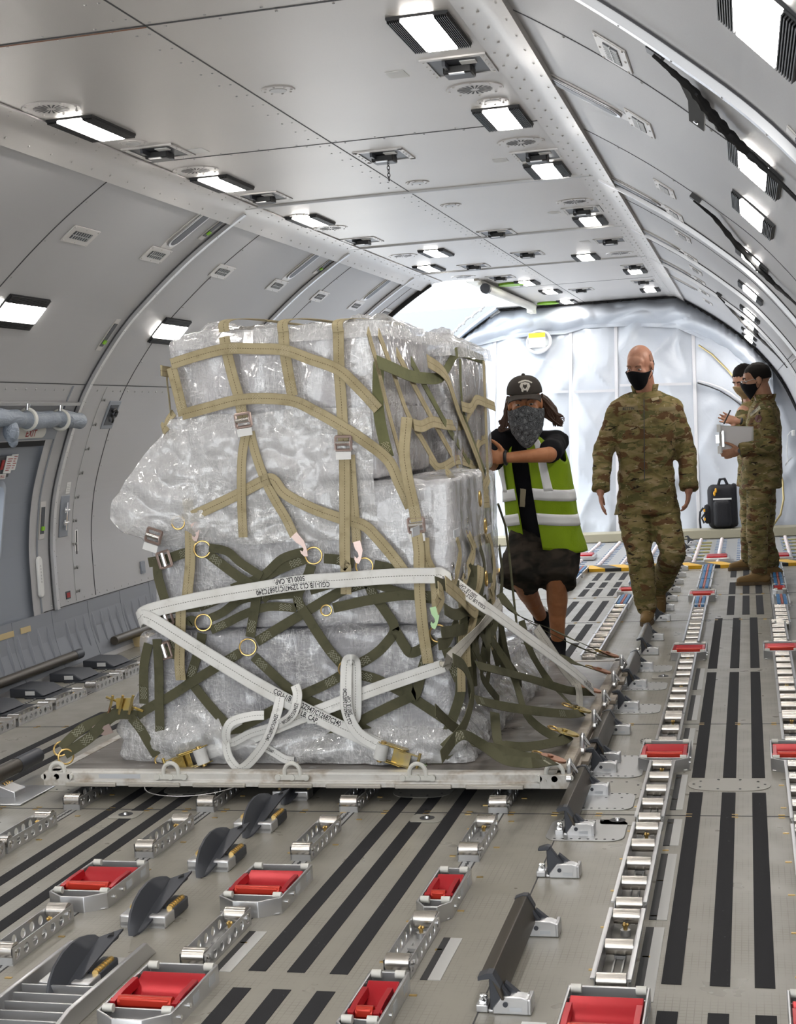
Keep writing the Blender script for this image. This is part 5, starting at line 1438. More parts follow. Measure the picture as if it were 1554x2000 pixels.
def build_nets():
    T = thing('cargo_net', 'faded tan webbing cargo net with buckles draped over the top of the load', 'cargo net', (-1.8, 5.28, PZ)); off = T.location.copy()
    yT = 5.305; w = .044
    front = [
        ([Z4(298, 247), Z4(420, 208), Z4(540, 180), Z4(660, 180), Z4(785, 186), Z4(900, 225), Z4(1020, 270), Z4(1110, 350), Z4(1195, 442)], yT),
        ([Z4(300, 262), Z4(325, 360), Z4(352, 470)], yT+.004),
        ([Z4(345, 466), Z4(470, 432), Z4(590, 402), Z4(710, 396), Z4(830, 408), Z4(920, 450), Z4(1010, 500), Z4(1120, 570), Z4(1235, 660), Z4(1285, 760), Z4(1335, 868)], yT),
        ([Z4(528, 128), Z4(538, 190), Z4(562, 290), Z4(592, 395), Z4(608, 480)], yT+.006),
        ([Z4(622, 540), Z4(606, 640), Z4(602, 745), Z4(604, 870), Z4(610, 998)], yT-.012),
        ([Z4(640, 540), Z4(665, 640), Z4(705, 750), Z4(750, 840), Z4(792, 910), Z4(832, 992)], yT-.004),
        ([Z4(783, 96), Z4(790, 190), Z4(806, 290), Z4(824, 385)], yT+.006),
        ([Z4(1022, 98), Z4(1026, 270), Z4(1036, 420), Z4(1044, 580)], yT+.006),
        ([Z4(1048, 630), Z4(1050, 760), Z4(1050, 900), Z4(1051, 1100), Z5(1055, 130), Z5(1056, 246)], yT-.012),
        ([Z4(1074, 640), Z4(1085, 800), Z4(1096, 930), Z4(1102, 1020)], yT-.0),
        ([Z4(345, 925), Z4(450, 878), Z4(580, 815), Z4(700, 752), Z4(742, 750), Z4(790, 808), Z4(900, 868), Z4(1020, 912), Z4(1130, 945), Z4(1190, 1000), Z4(1262, 1085), Z5(1305, 145)], yT-.004),
        ([Z4(366, 828), Z4(378, 930), Z4(380, 1100), Z5(374, 180), Z5(366, 260)], yT-.002),
        ([Z5(340, 310), Z5(338, 420), Z5(334, 540), Z5(340, 618)], yT-.012),
        ([Z4(1320, 478), Z4(1312, 560), Z4(1308, 640), Z4(1326, 760), Z4(1348, 860), Z4(1360, 930)], yT-.02),
        ([Z4(1362, 980), Z4(1372, 1060), Z5(1372, 100), Z5(1376, 250), Z5(1390, 400), Z5(1412, 545)], yT-.022),
        ([Z4(1392, 1000), Z4(1400, 1090), Z5(1440, 180), Z5(1452, 300)], yT-.01),
        ([Z4(1198, 236), Z4(1194, 340), Z4(1196, 440), Z4(1212, 540), Z4(1240, 650)], yT+.01),
    ]
    for i, (P, y) in enumerate(front):
        m = M_GRNW if i == 16 else M_TANW
        R = Ribbon(px_front(P, y), FN, w*(1.0 if i not in (4, 5, 9) else .85)); o = R.build('strap', m, T, off)
        if i in (0, 2, 10):
            for d in (R.L[-1]*.27, R.L[-1]*.5): R.stitch(d, o, off, M_STITCHD, .035, 3)
        R.stitch(max(.01, R.L[-1]-.06), o, off, M_STITCHD, .04, 3)
    # over the top edge and down the left side
    for P in ([(-2.27, 5.31, 1.72), (-2.285, 5.36, 1.72), (-2.30, 5.7, 1.71), (-2.30, 6.3, 1.7)], [(-2.27, 5.31, 1.50), (-2.30, 5.37, 1.47), (-2.31, 5.75, 1.45), (-2.31, 6.3, 1.44)]):
        Ribbon(P, [(0, -1, 0), (-1, 0, 0), (-1, 0, 0)], w).build('strap', M_TANW, T, off)
    Ribbon(px_front([(334, 716), (326, 735), (330, 775), (334, 812)], 5.42), (-1, -.3, 0), w).build('strap', M_TANW, T, off)
    Ribbon(px_front([(340, 806), (325, 828), (330, 850)], 5.40), (-.7, -.7, 0), w).build('strap', M_TANW, T, off)
    for u in (438, 553, 660):
        a = aty(u, 648, 5.305); Ribbon([a, a+Vector((0, .03, .045)), a+Vector((.02, .3, .065)), a+Vector((.05, .9, .07))], [(0, -1, .1), (0, -.5, 1), (0, 0, 1)], w).build('strap', M_TANW, T, off)
    # right flank of the load (plane facing the aisle)
    def side(P, x, m=M_TANW, ww=.044, n=SN):
        R = Ribbon(px_side(P, x), n, ww); return R.build('strap', m, T, off)
    side([ZS(50, 70), ZS(75, 160), ZS(100, 250), ZS(160, 500), ZS(230, 760)], -1.345)
    side([ZS(110, 84), ZS(190, 300), ZS(270, 530), ZS(360, 690), ZS(450, 850)], -1.335)
    side([ZS(210, 190), ZS(330, 420), ZS(450, 640), ZS(560, 840)], -1.33)
    side([ZS(290, 240), ZS(400, 440), ZS(500, 620), ZS(610, 800), ZS(640, 960), ZS(680, 1040)], -1.325, M_GRNW)
    side([ZS(380, 240), ZS(480, 320), ZS(545, 500), ZS(610, 660), ZS(670, 820), ZS(715, 980)], -1.31, M_TANW, .06)
    side([ZS(105, 245), ZS(200, 285), ZS(280, 320), ZS(360, 335), ZS(450, 330), ZS(500, 260), ZS(540, 195), ZS(600, 200), ZS(690, 235)], -1.32, M_GRNW, .05)
    side([ZS(305, 592), ZS(350, 600), ZS(410, 576), ZS(480, 590), ZS(570, 590), ZS(610, 520), ZS(650, 460)], -1.325, M_TANW, .05)
    side([ZS(390, 778), ZS(450, 832), ZS(540, 786), ZS(600, 800), ZS(650, 812), ZS(660, 700), ZS(700, 670)], -1.325, M_TANW, .045)
    side([ZS(690, 240), ZS(698, 450), ZS(705, 640), ZS(712, 880)], -1.30)
    side([ZS(570, 490), ZS(620, 500), ZS(650, 455), ZS(700, 470), ZS(752, 492)], -1.30, M_TANW, .05)
    side([ZS(560, 230), ZS(575, 500), ZS(640, 700), ZS(700, 860)], -1.315, M_GRNW, .03)
    side([ZS(480, 840), ZS(540, 920), ZS(560, 990), ZS(610, 985)], -1.20, M_TANW, .04)
    side([ZS(610, 985), ZS(600, 1080), ZS(545, 1040), ZS(540, 985)], -1.17, M_TANW, .05)
    side([ZS(610, 840), ZS(650, 960), ZS(670, 1040)], -1.2, M_GRNW, .03)
    side([ZS(530, 1060), ZS(590, 1070), ZS(660, 1030), ZS(720, 1020)], -1.21, M_TANW, .05)
    side([ZS(720, 880), ZS(690, 960), ZS(720, 1010)], -1.24, M_TANW, .05)
    side([ZS(600, 1180), ZS(635, 1280), ZS(600, 1400), ZS(570, 1500)], -1.1, M_TANW, .05)
    side([ZS(540, 1210), ZS(560, 1300), ZS(540, 1420), ZS(520, 1480)], -1.1, M_TANW, .04)
    side([ZS(620, 1250), ZS(690, 1220), ZS(720, 1210)], -1.12, M_TANW, .05)
    side([ZS(710, 1180), ZS(735, 1260), ZS(750, 1400), ZS(735, 1520)], -1.1, M_TANW, .045)
    side([ZS(480, 1470), ZS(560, 1540), ZS(640, 1620), ZS(650, 1560)], -1.07, M_TANW, .06)
    side([ZS(440, 1500), ZS(460, 1530), ZS(430, 1600)], -1.08, M_TANW, .06)
    # buckles, hooks and rings
    for p, q, lb in ((Z4(610, 490), Z4(615, 520), 1), (Z4(1044, 590), Z4(1045, 620), 1), (Z4(1360, 945), Z4(1363, 975), 1)):
        a, c = aty(*p, yT-.016), aty(*q, yT-.016); buckle(T, off, a, c-a, lb)
    a = aty(300, 1047, yT-.05); buckle(T, off, a, (-.35, 0, -1), 1)
    for p, q in ((Z4(830, 985), Z4(905, 1070)), (Z4(1102, 1015), Z4(1130, 1110)), (Z4(395, 935), Z4(425, 1010)), (Z5(1435, 300), Z5(1460, 395))):
        b = MB(); flat_hook(b, aty(*p, yT-.01), aty(*q, yT-.01)); b.build('hook', M_PINK if p[1] < 1150 else M_GREENH, T, off=off)
    b = MB(); torus(b, aty(348, 1021, yT-.01), (0.2, -1, .1), .026, .0035); b.build('ring', M_GOLD, T, off=off)
    for u, v in ((590, 1400), (705, 1440), (520, 1400), (670, 1000), (700, 1150), (600, 1150)):
        p = atx(*ZS(u, v), -1.06); b = MB(); b.tube([p+Vector((0, .02*math.cos(a), .03*math.sin(a))) for a in [2*PI*i/14 for i in range(14)]], .004, 6, True); b.build('link', M_CHROME if u < 650 else M_GOLD, T, off=off)
    for u, v in ((720, 1170), (540, 1190), (315, 1180)):
        p = atx(*ZS(u, v), -1.08); b = MB(); b.box(p, (.004, .10, .03)); b.build('label_tag', M_LABELG, T, off=off)
    # ---------------------------------------------------------- olive side net
    O = thing('cargo_net', 'dark olive webbing side net with steel rings around the lower half of the load', 'cargo net', (-1.8, 5.29, PZ)); off = O.location.copy()
    yO = 5.318; w = .043
    R5 = dict(r1=(432, 50), r2=(915, 78), r3=(630, 475), r4=(437, 368), r5=(1060, 570), r6=(250, 965), r7=(825, 965), r8=(1135, 125), r9=(970, 315), r10=(1455, 415))
    lines = [
        [(200, 108), (270, 95), (340, 72), (402, 56)], [(238, 92), (240, 160), (255, 220), (272, 275)],
        [(455, 68), (520, 118), (590, 170), (662, 215), (720, 270)], [(462, 44), (540, 60), (600, 110), (690, 168)],
        [(420, 300), (520, 258), (640, 200), (760, 140), (880, 92)], [(560, 220), (690, 168), (780, 90), (880, 60)],
        [(905, 118), (888, 170), (850, 240), (850, 280), (876, 325)], [(876, 325), (930, 410), (985, 490), (1038, 550)],
        [(668, 452), (760, 395), (876, 325), (980, 262), (1060, 222), (1150, 195)],
        [(465, 350), (520, 325), (600, 270), (700, 255), (830, 245)], [(470, 402), (540, 370), (620, 330), (720, 300), (840, 305)],
        [(668, 250), (660, 310), (648, 380), (640, 432)], [(596, 500), (500, 558), (385, 628), (290, 690), (190, 745), (150, 772)],
        [(655, 515), (720, 575), (790, 640), (860, 690), (990, 750), (1110, 815), (1240, 895)],
        [(385, 628), (450, 710), (520, 790), (570, 835), (660, 905), (740, 950), (795, 968)],
        [(278, 955), (370, 908), (470, 862), (570, 835), (700, 770), (850, 690), (960, 640), (1030, 600)],
        [(1092, 556), (1160, 520), (1220, 470), (1266, 395), (1220, 310), (1175, 250), (1150, 190)],
        [(1096, 590), (1180, 612), (1250, 645), (1335, 690), (1420, 745), (1520, 812)],
        [(1335, 690), (1240, 735), (1120, 795), (980, 870), (850, 955)], [(235, 945), (200, 890), (165, 830), (125, 780)],
        [(432, 415), (420, 480), (395, 560), (375, 625)], [(236, 440), (244, 560), (246, 700), (250, 890)],
        [(960, 90), (1020, 96), (1090, 112)], [(1000, 305), (1060, 292), (1150, 272), (1300, 250), (1430, 255)],
        [(1266, 395), (1310, 470), (1340, 500), (1400, 470), (1440, 440)], [(900, 230), (1050, 190), (1170, 200), (1300, 240), (1440, 270)],
        [(1178, 118), (1230, 130), (1290, 150), (1340, 160)], [(1310, 600), (1350, 690), (1390, 560), (1410, 500)],
        [(300, 350), (310, 450), (300, 520)], [(200, 460), (180, 560), (180, 720)], [(370, 380), (380, 360), (405, 365)],
        [(1430, 985), (1500, 930), (1560, 880)], [(1545, 560), (1550, 680), (1500, 830), (1470, 930)], [(1490, 480), (1520, 560), (1545, 620)],
        [(200, 380), (230, 340), (300, 310), (420, 300)], [(255, 480), (290, 500), (330, 510)],
    ]
    for i, P in enumerate(lines):
        y = yO-.004*(i % 4)-(.012 if i in (21, 12, 19) else 0)
        R = Ribbon(px_front([Z5(*p) for p in P], y), FN, w*(.92 if i not in (3, 5, 9, 10, 25) else .8)); o = R.build('strap', M_OLIVE, O, off)
        if R.L[-1] > .12 and i not in (3, 5, 9, 25, 34, 32):
            if i in (0, 2, 4, 8, 9, 10, 12, 13, 15, 16, 17): R.stitch(.02, o, off, M_STITCH)
            if i not in (12, 13, 1): R.stitch(R.L[-1]-.07, o, off, M_STITCH)
    for k, (x, y) in R5.items():
        b = MB(); torus(b, aty(*Z5(x, y), yO-.012), (.25, -1, .15), .033 if k not in ('r9', 'r6', 'r7') else .021, .0036); b.build('ring', M_GOLD, O, off=off)
    for x, y in ((268, 95), (275, 345), (270, 490)): a = aty(*Z5(x, y), yO-.01); buckle(O, off, a, (1, 0, .25))
    # left corner to the pallet's left corner ring
    pr = Vector((PX0+.055, PY0+.03, .16))
    for P, n in (([aty(*Z5(150, 772), yO-.016), (-2.56, 5.26, .33), (-2.66, 5.22, .245), pr+Vector((.03, 0, .03))], FN), ([aty(*Z5(110, 730), 5.32), aty(*Z5(40, 770), 5.3), (-2.70, 5.25, .28), pr+Vector((.0, .03, .05))], (-.4, -1, 0))):
        R = Ribbon(P, n, w); o = R.build('strap', M_OLIVE, O, off); R.stitch(R.L[-1]*.62, o, off, M_STITCH)
    b = MB(); torus(b, pr+Vector((.035, -.0, .02)), (.6, -1, .1), .03, .004); torus(b, pr+Vector((.0, .03, .045)), (.2, -1, .6), .03, .004); b.build('ring', M_GOLD, O, off=off)
    c0 = aty(235, 1380, 5.28)
    b = MB()
    for k in range(3): b.tube([c0+Vector((-.05+.045*k, -.01, -.03)), c0+Vector((-.02+.045*k, -.02, .05))], .006, 6)
    b.tube([c0+Vector((-.06, 0, .04)), c0+Vector((.1, 0, -.02))], .006, 6); b.box(c0+Vector((.02, .0, .01)), (.07, .012, .05)); b.build('ratchet_buckle', M_RATCH, O, off=off)
    b = MB(); flat_hook(b, aty(217, 1422, 5.24), aty(184, 1437, 5.24), .04); b.build('hook', M_PINK, O, off=off)
    # right flank: jumble of olive straps, then out to the pallet's right-hand rings
    def side2(P, x, ww=.043, n=SN, m=M_OLIVE): return Ribbon(px_side(P, x), n, ww).build('strap', m, O, off)
    for P, x in (([ZB(0, 300), ZB(120, 330), ZB(260, 300), ZB(380, 270)], -1.1), ([ZB(300, 60), ZB(330, 200), ZB(300, 420), ZB(260, 600)], -1.1), ([ZB(60, 480), ZB(140, 520), ZB(240, 480), ZB(330, 500)], -1.08),
                 ([ZB(380, 120), ZB(400, 300), ZB(380, 480), ZB(400, 600)], -1.12), ([ZB(20, 720), ZB(80, 700), ZB(130, 600), ZB(150, 560)], -1.09), ([ZB(250, 720), ZB(310, 850), ZB(320, 950), ZB(430, 1100)], -1.08),
                 ([ZB(380, 700), ZB(520, 880), ZB(580, 980)], -1.05), ([ZB(300, 620), ZB(350, 750), ZB(360, 900), ZB(340, 1000)], -1.09), ([ZB(180, 420), ZB(230, 560), ZB(280, 720), ZB(290, 800)], -1.1), ([ZB(430, 60), ZB(450, 240), ZB(440, 420)], -1.14),
                 ([ZB(40, 640), ZB(180, 620), ZB(300, 560), ZB(380, 540)], -1.09), ([ZB(120, 820), ZB(200, 880), ZB(250, 1050), ZB(200, 1250), ZB(110, 1380), ZB(40, 1480)], -1.02), ([ZB(0, 1160), ZB(110, 1270), ZB(180, 1310)], -1.1)):
        side2(P, x)
    rnd = random.Random(11)
    for i in range(16):
        x0 = 165+i*17+rnd.random()*20; y0 = 90+rnd.random()*420; L = 300+rnd.random()*450; dx = (rnd.random()-.45)*170
        X = -1.115+.03*rnd.random()
        side2([ZB(x0, y0), ZB(x0+dx*.2+20*rnd.random(), y0+L*.33), ZB(x0+dx*.7-15*rnd.random(), y0+L*.66), ZB(x0+dx, min(1230, y0+L))], X, .043, (1, -.35-.5*rnd.random(), .1), M_OLIVE if i % 4 else M_TANW)
    G = lambda x, y, X: atx(*ZB(x, y), X)
    runs = [
        ([G(440, 440, -1.08), G(620, 560, -1.0), G(860, 690, -.90), G(1100, 790, -.78)], RINGS[5], (.2, -.6, 1)), ([G(430, 380, -1.1), G(560, 520, -1.02), G(760, 610, -.95), G(960, 700, -.85)], RINGS[5], (.2, -.6, 1)),
        ([G(600, 720, -1.0), G(800, 790, -.92), G(960, 850, -.82)], RINGS[4], (.2, -.6, 1)), ([G(280, 860, -1.05), G(480, 910, -1.0), G(700, 970, -.93), G(900, 1030, -.83)], RINGS[3], (.3, -1, .5)),
        ([G(270, 1090, -1.04), G(420, 1130, -1.0), G(640, 1165, -.90), G(900, 1190, -.78)], RINGS[2], (.3, -1, .5)), ([G(580, 560, -1.0), G(640, 760, -.97), G(760, 960, -.92), G(940, 1150, -.78)], RINGS[2], (.8, -.6, .3)),
        ([G(380, 690, -1.06), G(520, 920, -1.0), G(620, 1200, -.92), G(800, 1340, -.82)], RINGS[1], (.8, -.6, .3)), ([G(230, 1380, -1.0), G(400, 1420, -.95), G(560, 1470, -.86), G(700, 1490, -.78)], RINGS[0], (.2, -1, .7)),
        ([G(400, 1180, -1.03), G(410, 1300, -1.0), G(440, 1390, -.95), G(620, 1410, -.86), G(850, 1370, -.77)], RINGS[1], (.4, -.8, .6)), ([G(60, 1420, -1.05), G(180, 1330, -1.0), G(320, 1400, -.95), G(480, 1500, -.87), G(680, 1520, -.76)], RINGS[0], (.2, -1, .6)),
    ]
    for i, (P, rg, n) in enumerate(runs):
        R = Ribbon(P+[rg+Vector((-.05, 0, .035))], n, w*.9); o = R.build('strap', M_OLIVE, O, off)
        if i in (4, 7, 9): R.stitch(R.L[-1]*.7, o, off, M_STITCH); R.stitch(.05, o, off, M_STITCH)
    for i, rg in enumerate(RINGS):
        b = MB(); a = rg+Vector((-.07, -.01, .055)); c = rg+Vector((.0, 0, .03))
        d = (c-a).normalized(); s = Vector((0, 1, 0)); nz = d.cross(s)
        pts = [a+d*(.012+.05*math.cos(t))+s*(.034*math.sin(t)) for t in [2*PI*k/16 for k in range(16)]]
        b.add([p+nz*.004 for p in pts]+[p-nz*.004 for p in pts], [tuple(range(16)), tuple(range(16, 32))[::-1]]+[(k, 16+k, 16+(k+1) % 16, (k+1) % 16) for k in range(16)])
        b.cyl(a-d*.0+nz*.006, a+nz*.011, .012, n=12); b.build('plate_hook', M_RATCH if i in (1, 2) else M_COPPER, O, off=off)
        b = MB()
        for q in (-.008, .008): b.tube([c+Vector((-.005, q, .012)), c+Vector((.012, q*1.6, -.01)), c+Vector((.028, q*.6, -.035))], .0045, 6)
        b.build('shackle', M_CHROME, O, off=off)
        b = MB(); torus(b, a-d*.045, nz, .024, .0035, 18); b.build('ring', M_GOLD, O, off=off)
M_GREENH = mat('green_hook', (.34, .5, .27), .3, .4); M_COPPER = mat('copper_plated', (.48, .24, .15), .3, .8)
def ratchet(par, off, c, d, flip=1):
    """gold ratchet with spool of white webbing; d = strap direction (x-z)"""
    c = Vector(c); d = Vector(d).normalized(); s = Vector((-d.z, 0, d.x)); o_ = Vector((0, -1, 0))
    M = Matrix(((d.x, s.x, o_.x, c.x), (d.y, s.y, o_.y, c.y), (d.z, s.z, o_.z, c.z), (0, 0, 0, 1)))
    b = MB(); b.M = M
    for q in (-.034, .034): b.prism([(-.07, -.004), (-.05, .02), (.02, .024), (.05, .03), (.07, .01), (.06, -.012), (-.06, -.012)], q-.002, q+.002, 'y')
    b.box((.035, 0, .012), (.05, .064, .004)); o = b.build('ratchet_body', M_RATCH, par, mods=BEV(.0012), off=off)
    b = MB(); b.M = M
    for q in (-.028, .028): b.prism([(-.02, .014), (.1, .036), (.125, .034), (.125, .026), (-.02, .0)], q-.0015, q+.0015, 'y')
    b.cyl((.118, -.042, .031), (.118, .042, .031), .006, n=10); b.box((.06, 0, .027), (.05, .05, .003)); b.build('ratchet_handle', M_RATCH, o, off=off)
    b = MB(); b.M = M; b.cyl((-.035, -.031, .012), (-.035, .031, .012), .026, n=20); b.build('spool', M_WHTW, o, off=off)
    b = MB(); b.M = M; b.cyl((-.035, -.042, .012), (-.035, .042, .012), .011, n=14); b.build('axle', M_GOLD, o, off=off)
def build_straps():
    w = .060; yW = 5.272
    def st(label, loc): r = thing('tie_down_strap', label, 'tie-down strap', loc); return r, r.location.copy()
    A, B2 = 'CGU-1/B CL2 2Z947/C12687C240', '5000 LB. CAP.'
    # 1: level strap over the front, round the corner and down to the right-hand rings
    r, off = st('white tie-down strap running level across the front of the load, lettered upside down', tuple(aty(580, 1145, yW)))
    P = [Vector((-2.44, 5.7, .72)), Vector((-2.435, 5.33, .72))]+px_front([Z5(205, 318), Z5(420, 268), Z5(650, 228), Z5(860, 196), Z5(1030, 184), Z5(1250, 168), Z5(1440, 164)], yW)
    n1 = [(-1, -.2, 0), (-.6, -.8, 0)]+[FN]*7
    rg = RINGS[3]; nf = len(P)
    P = P[:-1]+[aty(*Z5(1425, 165), yW), aty(867, 1127, 5.30), atx(*ZB(300, 440), -1.02), atx(*ZB(440, 540), -.97), atx(*ZB(900, 880), -.80), rg+Vector((-.045, -.02, .05))]
    R = Ribbon(P, n1+[(.6, -.75, .3)]+[(.7, -.6, .45)]*4, w, m=8); o = R.build('webbing', M_WHTW, r, off)
    def dist(q): return R.L[min(range(len(R.P)), key=lambda i: (R.P[i]-q).length)]
    d1 = dist(aty(*Z5(982, 205), yW)); R.write(A, .029, d1, -.004, o, off, M_INK, True, .74); R.write(B2, .029, d1-.10, .026, o, off, M_INK, True, .74)
    for q1 in ((490, 575), (1045, 1010)):
        d1 = dist(atx(*ZB(*q1), -.9)); R.write(A, .024, d1, .0, o, off, M_INK, True, .6); R.write(B2, .024, d1-.05, .02, o, off, M_INK, True, .6)
    # 2: long diagonal
    r, off = st('white tie-down strap running diagonally down to the right ratchet, lettered along it', tuple(aty(520, 1330, yW)))
    P = [Vector((-2.47, 5.7, .73)), Vector((-2.46, 5.36, .705))]+px_front([Z5(200, 350), Z5(450, 505), Z5(700, 655), Z5(950, 785), Z5(1100, 855), Z5(1205, 905)], yW-.008)
    R = Ribbon(P, [(-1, -.2, 0), (-.6, -.8, 0)]+[FN]*6, w); o = R.build('webbing', M_WHTW, r, off)
    s0 = R.L[-1]-(aty(*Z5(748, 652), yW)-aty(*Z5(1205, 905), yW)).length
    R.write(A, .030, s0, .004, o, off, M_INK, sx=.70); R.write(B2, .030, s0+.09, -.026, o, off, M_INK, sx=.70)
    c = aty(*Z5(1250, 935), yW-.01); ratchet(r, off, c, (1, 0, -.30))
    R = Ribbon(px_front([Z5(1330, 960), Z5(1370, 985), Z5(1400, 1000)], yW+.02), FN, w*.75); R.build('webbing', M_OLIVE, r, off)
    b = MB(); flat_hook(b, aty(*Z5(1370, 990), yW), aty(*Z5(1440, 1015), yW), .03); b.build('hook', M_GREENH, r, off=off)
    R = Ribbon([aty(*Z5(*q), y) for q, y in (((1200, 905), yW-.02), ((1110, 850), yW-.03), ((1062, 760), yW-.035), ((1055, 650), yW-.03), ((1060, 545), yW-.02), ((1078, 532), yW-.03), ((1094, 545), yW-.01), ((1098, 640), yW-.005), ((1096, 770), yW), ((1080, 790), yW+.005))], lambda t: FN if not .36 < t < .62 else (0, -1, .01), w*.78); o = R.build('tail', M_WHTW, r, off)
    R.write('CL2 2Z947/C12687C240', .022, R.L[-1]*.21, -.004, o, off, M_INK); R.write(B2, .022, R.L[-1]*.26, -.02, o, off, M_INK)
    # 3: rising strap from the left ratchet
    r, off = st('white tie-down strap rising to the right from the left ratchet, with a loose looped tail', tuple(aty(620, 1390, yW)))
    P = px_front([Z5(450, 935), Z5(560, 900), Z5(700, 845), Z5(850, 785), Z5(980, 735), Z5(1200, 650), Z5(1480, 555)], yW+.012)
    R = Ribbon(P, [(0, -1, 0), (0, -1, 0), (0, -.9, .4), (0, -.9, .5), (0, -1, .2), FN, FN], w*.85); R.build('webbing', M_WHTW, r, off)
    P = [aty(*Z5(1480, 555), yW+.012), atx(*ZB(110, 810), -1.04), atx(*ZB(290, 620), -1.04), atx(*ZB(440, 440), -1.05)]
    R = Ribbon(P, [FN, (.5, -.8, .2), (.7, -.7, -.2), (.6, -.8, .2)], w*.8); R.build('webbing', M_WHTSHADE, r, off)
    c = aty(*Z5(400, 955), yW-.012); ratchet(r, off, c, (-1, 0, -.30))
    R = Ribbon(px_front([Z5(345, 985), Z5(310, 1000), Z5(290, 1005)], yW+.01), FN, w*.6); R.build('webbing', M_OLIVE, r, off)
    loop = [((835, 640), .0), ((845, 690), -.03), ((820, 770), -.05), ((750, 815), -.03), ((640, 850), -.03), ((555, 890), -.05), ((536, 850), -.07), ((560, 800), -.075), ((640, 775), -.05), ((700, 770), -.04)]
    loop2 = [((770, 690), -.01), ((755, 760), -.035), ((720, 860), -.055), ((660, 950), -.06), ((600, 1000), -.06), ((555, 965), -.055), ((536, 900), -.05), ((545, 830), -.045), ((600, 790), -.04)]
    for Lp, ww in ((loop, .62), (loop2, .66)):
        n_ = len(Lp)
        R = Ribbon([aty(*Z5(*q), yW+d) for q, d in Lp], lambda t: (math.sin(t*5)*.55, -1, .4*math.cos(t*6)), w*ww, m=8); o = R.build('tail', M_WHTW, r, off)
        R.write('2Z947/C12687C240', .021, R.L[-1]*.12, -.006, o, off, M_INK)
    R = Ribbon([aty(*Z5(*q), yW-.01) for q in ((690, 900), (740, 930), (790, 960), (830, 968))], FN, w*.55); o = R.build('tail', M_WHTW, r, off); R.write('C12687', .018, .02, -.005, o, off, M_INK)
    b = MB(); q = aty(*Z5(905, 790), yW+.0); b.box(q, (.034, .003, .03)); b.build('label_tag', M_WHITE, r, off=off)
    # 4: short strap down to the second ring
    r, off = st('short pale tie-down strap slanting from behind the diagonal strap to a brass pallet hook', tuple(RINGS[2]))
    P = [atx(*ZB(680, 610), -.95), atx(*ZB(770, 740), -.90), atx(*ZB(870, 890), -.85), atx(*ZB(960, 1010), -.80), RINGS[2]+Vector((-.06, -.01, .06))]
    R = Ribbon(P, (.7, -.65, .35), w*.85); o = R.build('webbing', M_WHTSHADE, r, off)
    b = MB(); b.tube([atx(*ZS(770, 1030), -1.1), atx(*ZS(810, 1150), -1.1), atx(*ZS(830, 1300), -1.1), atx(*ZS(850, 1500), -1.08), atx(*ZS(872, 1690), -1.06)], .006, 6)
    t = thing('hanging_strap', 'thin dark strap hanging down the far right corner of the load', 'strap', tuple(atx(*ZS(770, 1030), -1.1))); b.build('webbing', M_OLIVE, t, off=t.location.copy())
M_WHTSHADE = mat('shaded_white_webbing', (.52, .50, .46), .75, 0, .25, build=_web((.55, .53, .48), (.42, .40, .35), (.2, .19, .17)))  # white webbing with the shade of the flank put into its greyer colour
# ================================================================== people
from mathutils.bvhtree import BVHTree
def _camo(n):
    v = n.coord('Object', (1, 1, 2.0)); w = n.coord('Object', (1.2, 1.2, 3.4), (0, .12, 0))
    a = n.noise(v, 6.5, 4, .55, .5); b = n.noise(w, 7.5, 3, .6, .8); c = n.noise(n.coord('Object', (1, 1, 3.6)), 11, 3, .6, .6); d = n.noise(n.coord('Object', (1.3, 1.3, 3.0), (0, -.1, .2)), 14, 3, .55, .7)
    col = n.ramp(a, [(.36, (.135, .105, .045)), (.46, (.185, .15, .058)), (.56, (.235, .18, .085)), (.66, (.29, .225, .125))])
    col = n.mix(n.ramp(b, [(.54, (0, 0, 0)), (.58, (1, 1, 1))]), col, (.105, .098, .038))
    col = n.mix(n.ramp(n.noise(v, 8.5, 3, .5, .4), [(.57, (0, 0, 0)), (.60, (1, 1, 1))]), col, (.115, .062, .028))
    col = n.mix(n.ramp(d, [(.65, (0, 0, 0)), (.68, (1, 1, 1))]), col, (.33, .27, .165))
    col = n.mix(n.ramp(c, [(.63, (0, 0, 0)), (.655, (1, 1, 1))]), col, (.022, .016, .011))
    n.col(col); n.bump(n.noise(n.coord('Object', (1, 1, .6)), 26, 4, .6, .6), .3, .012)
M_CAMO = mat('camouflage_cloth', (.2, .17, .08), .85, 0, .2, build=_camo)
def _dcamo(n):
    v = n.coord('Object', (1, 1, 1.8)); a = n.noise(v, 8, 2, .5, .5)
    n.col(n.ramp(a, [(.42, (.011, .010, .008)), (.5, (.022, .018, .014)), (.6, (.038, .030, .023))])); n.bump(n.noise(v, 22, 4, .6), .3, .01)
M_SHORTS = mat('dark_camouflage_cloth', (.03, .025, .02), .85, 0, .2, build=_dcamo)
def skin(name, c, c2):
    return mat(name, c, .5, 0, .4, build=lambda n: n.col(n.mix(n.ramp(n.noise(n.coord('Object'), 18, 4, .6), [(.35, (0, 0, 0)), (.7, (1, 1, 1))]), c, c2)))
M_SKIN1 = skin('fair_skin', (.50, .26, .175), (.42, .19, .125)); M_SKIN2 = skin('tanned_skin', (.44, .19, .085), (.36, .14, .06)); M_SKIN3 = skin('brown_skin', (.40, .21, .13), (.33, .16, .095))
M_BLACKC = mat('black_cloth', (.006, .006, .008), .85, 0, .15); M_TANC = mat('tan_cloth', (.33, .24, .13), .85, 0, .2)
M_BOOT = mat('suede_boot', (.20, .125, .05), .75, 0, .25); M_SOLE = mat('boot_sole', (.11, .075, .04), .8)
